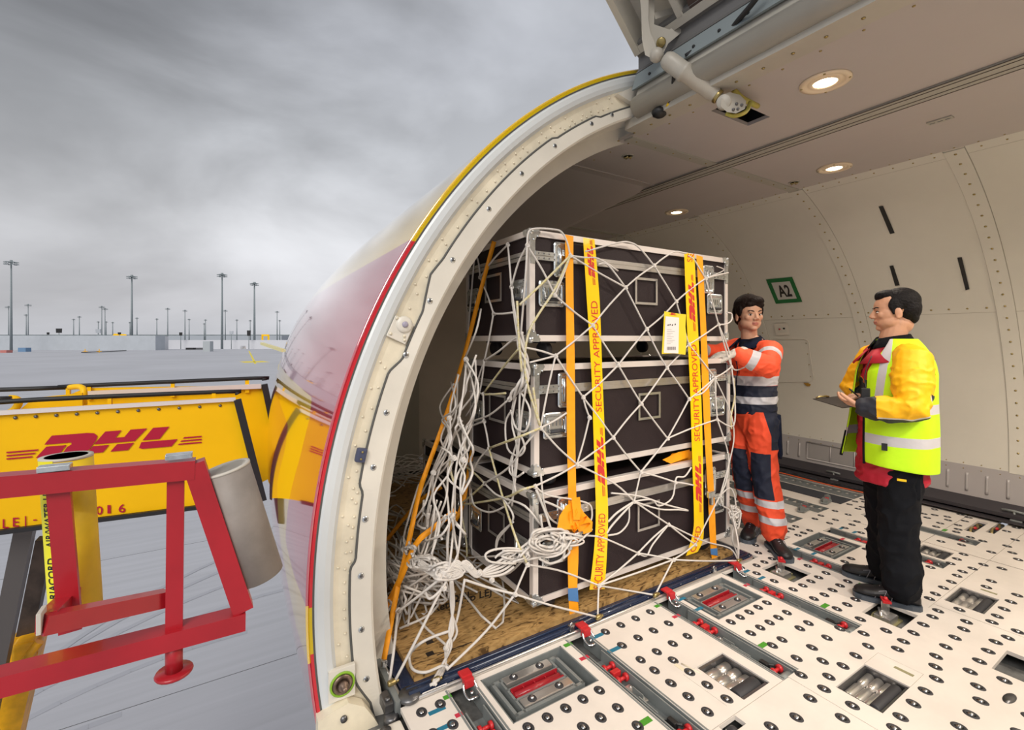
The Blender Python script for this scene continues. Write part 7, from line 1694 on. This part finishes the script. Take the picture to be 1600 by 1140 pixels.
# trousers
mb = MB(); limb(mb, [(hipc+U*-.12, .150, .110), (hipc+U*.0, .160, .12), (hipc+U*.08, .16, .12)], 28, up=lf)
for h_, k_, a_ in ((hl, lk_, la), (hr, rk, ra)): limb(mb, [(h_, .105), ((h_+k_)/2, .100), (k_, .090), ((k_+a_)/2, .088), (a_+U*.10, .090), (a_+U*.03, .086), (a_+U*-.01, .080)], 20)
fuse(mb, 'trousers', 'black_cloth', p2, .007, 5, wr=(.010,(11,11,10)))
mb = MB(); q = hipc+lf*.155+fw*.0+V((0,0,-.20)); mb.bbox(q+V((-.06,-.02,-.09)), q+V((.06,.03,.07)), .018); mb.build('cargo_pocket', 'black_cloth', p2, local=True)
mb = MB(); q = L2(1409, 750, -.215); mb.bbox(q+V((-.02,-.004,-.006)), q+V((.02,.004,.006)), .002); mb.build('pocket_tab', 'tape_yellow', p2, local=True, label='small yellow tab')
for a_, dv, lb in ((la, V((-1,-.12,0)), 'near black shoe with grey sole'), (ra, V((-1,.05,0)), 'far black shoe with grey sole')):
    dv.normalize(); hp = a_-dv*.085; shoe(p2, hp, hp+dv*.30, 1.05, lab=lb)
# clipboard, pen, key bundle
cb = thing('clipboard', 'dark clipboard held flat in the left hand of the vest worker', 'clipboard', (F2.X, F2.Y, 0), -F2.az)
q0, q1, q2, q3 = L2(1270, 623.5, .0), L2(1322, 640, -.20), L2(1356, 627, -.10), L2(1312, 618.5, .10)
q1 = L2(1316, 637.5, -.13); q2 = L2(1350, 628, -.15); q3 = L2(1310, 619.5, .10)
nn = (q1-q0).cross(q3-q0).normalized(); nn = nn if nn.z > 0 else -nn
mb = MB(); q2 = q1+(q3-q0); mb.add([q0,q1,q2,q3]+[v+nn*.004 for v in (q0,q1,q2,q3)], [(0,3,2,1),(4,5,6,7),(0,1,5,4),(1,2,6,5),(2,3,7,6),(3,0,4,7)]); mb.build('board', mat('board_black', (.025,.02,.018), .45), cb, local=True, fix=True)
mb = MB(); c_ = q0*.62+q3*.38+nn*.006; mb.tube([c_+(q3-q0).normalized()*k*.02+nn*(.006 if abs(k) < 2 else 0) for k in (-2,-1,0,1,2)], .006, 6); mb.build('clip', 'brass', cb, local=True)
pn = thing('pen', 'black pen in the writing hand of the vest worker', 'pen', (F2.X, F2.Y, 0), -F2.az)
mb = MB(); mb.tube([L2(1327,607,-.09), L2(1341,619,-.07)], [.0045,.0045], 8); mb.build('barrel', 'black', pn, local=True); mb = MB(); mb.tube([L2(1341,619,-.07), L2(1343,621,-.07)], [.0045,.001], 8); mb.build('tip', 'steel', pn, local=True)
kb = thing('badge_holder', 'black badge and keys hanging from a cord on the chest of the vest worker', 'badge', (F2.X, F2.Y, 0), -F2.az)
mb = MB(); q = L2(1352, 614, -.24); mb.bbox(q+V((-.018,-.01,-.03)), q+V((.022,.008,.028)), .004); mb.build('holder', 'black', kb, local=True)
mb = MB(); mb.tube(smooth_pts([L2(1353,606,-.23), L2(1351,590,-.20), L2(1354,575,-.19), L2(1362,556,-.17)], 4), .0025, 6); mb.build('cord', 'black', kb, local=True)
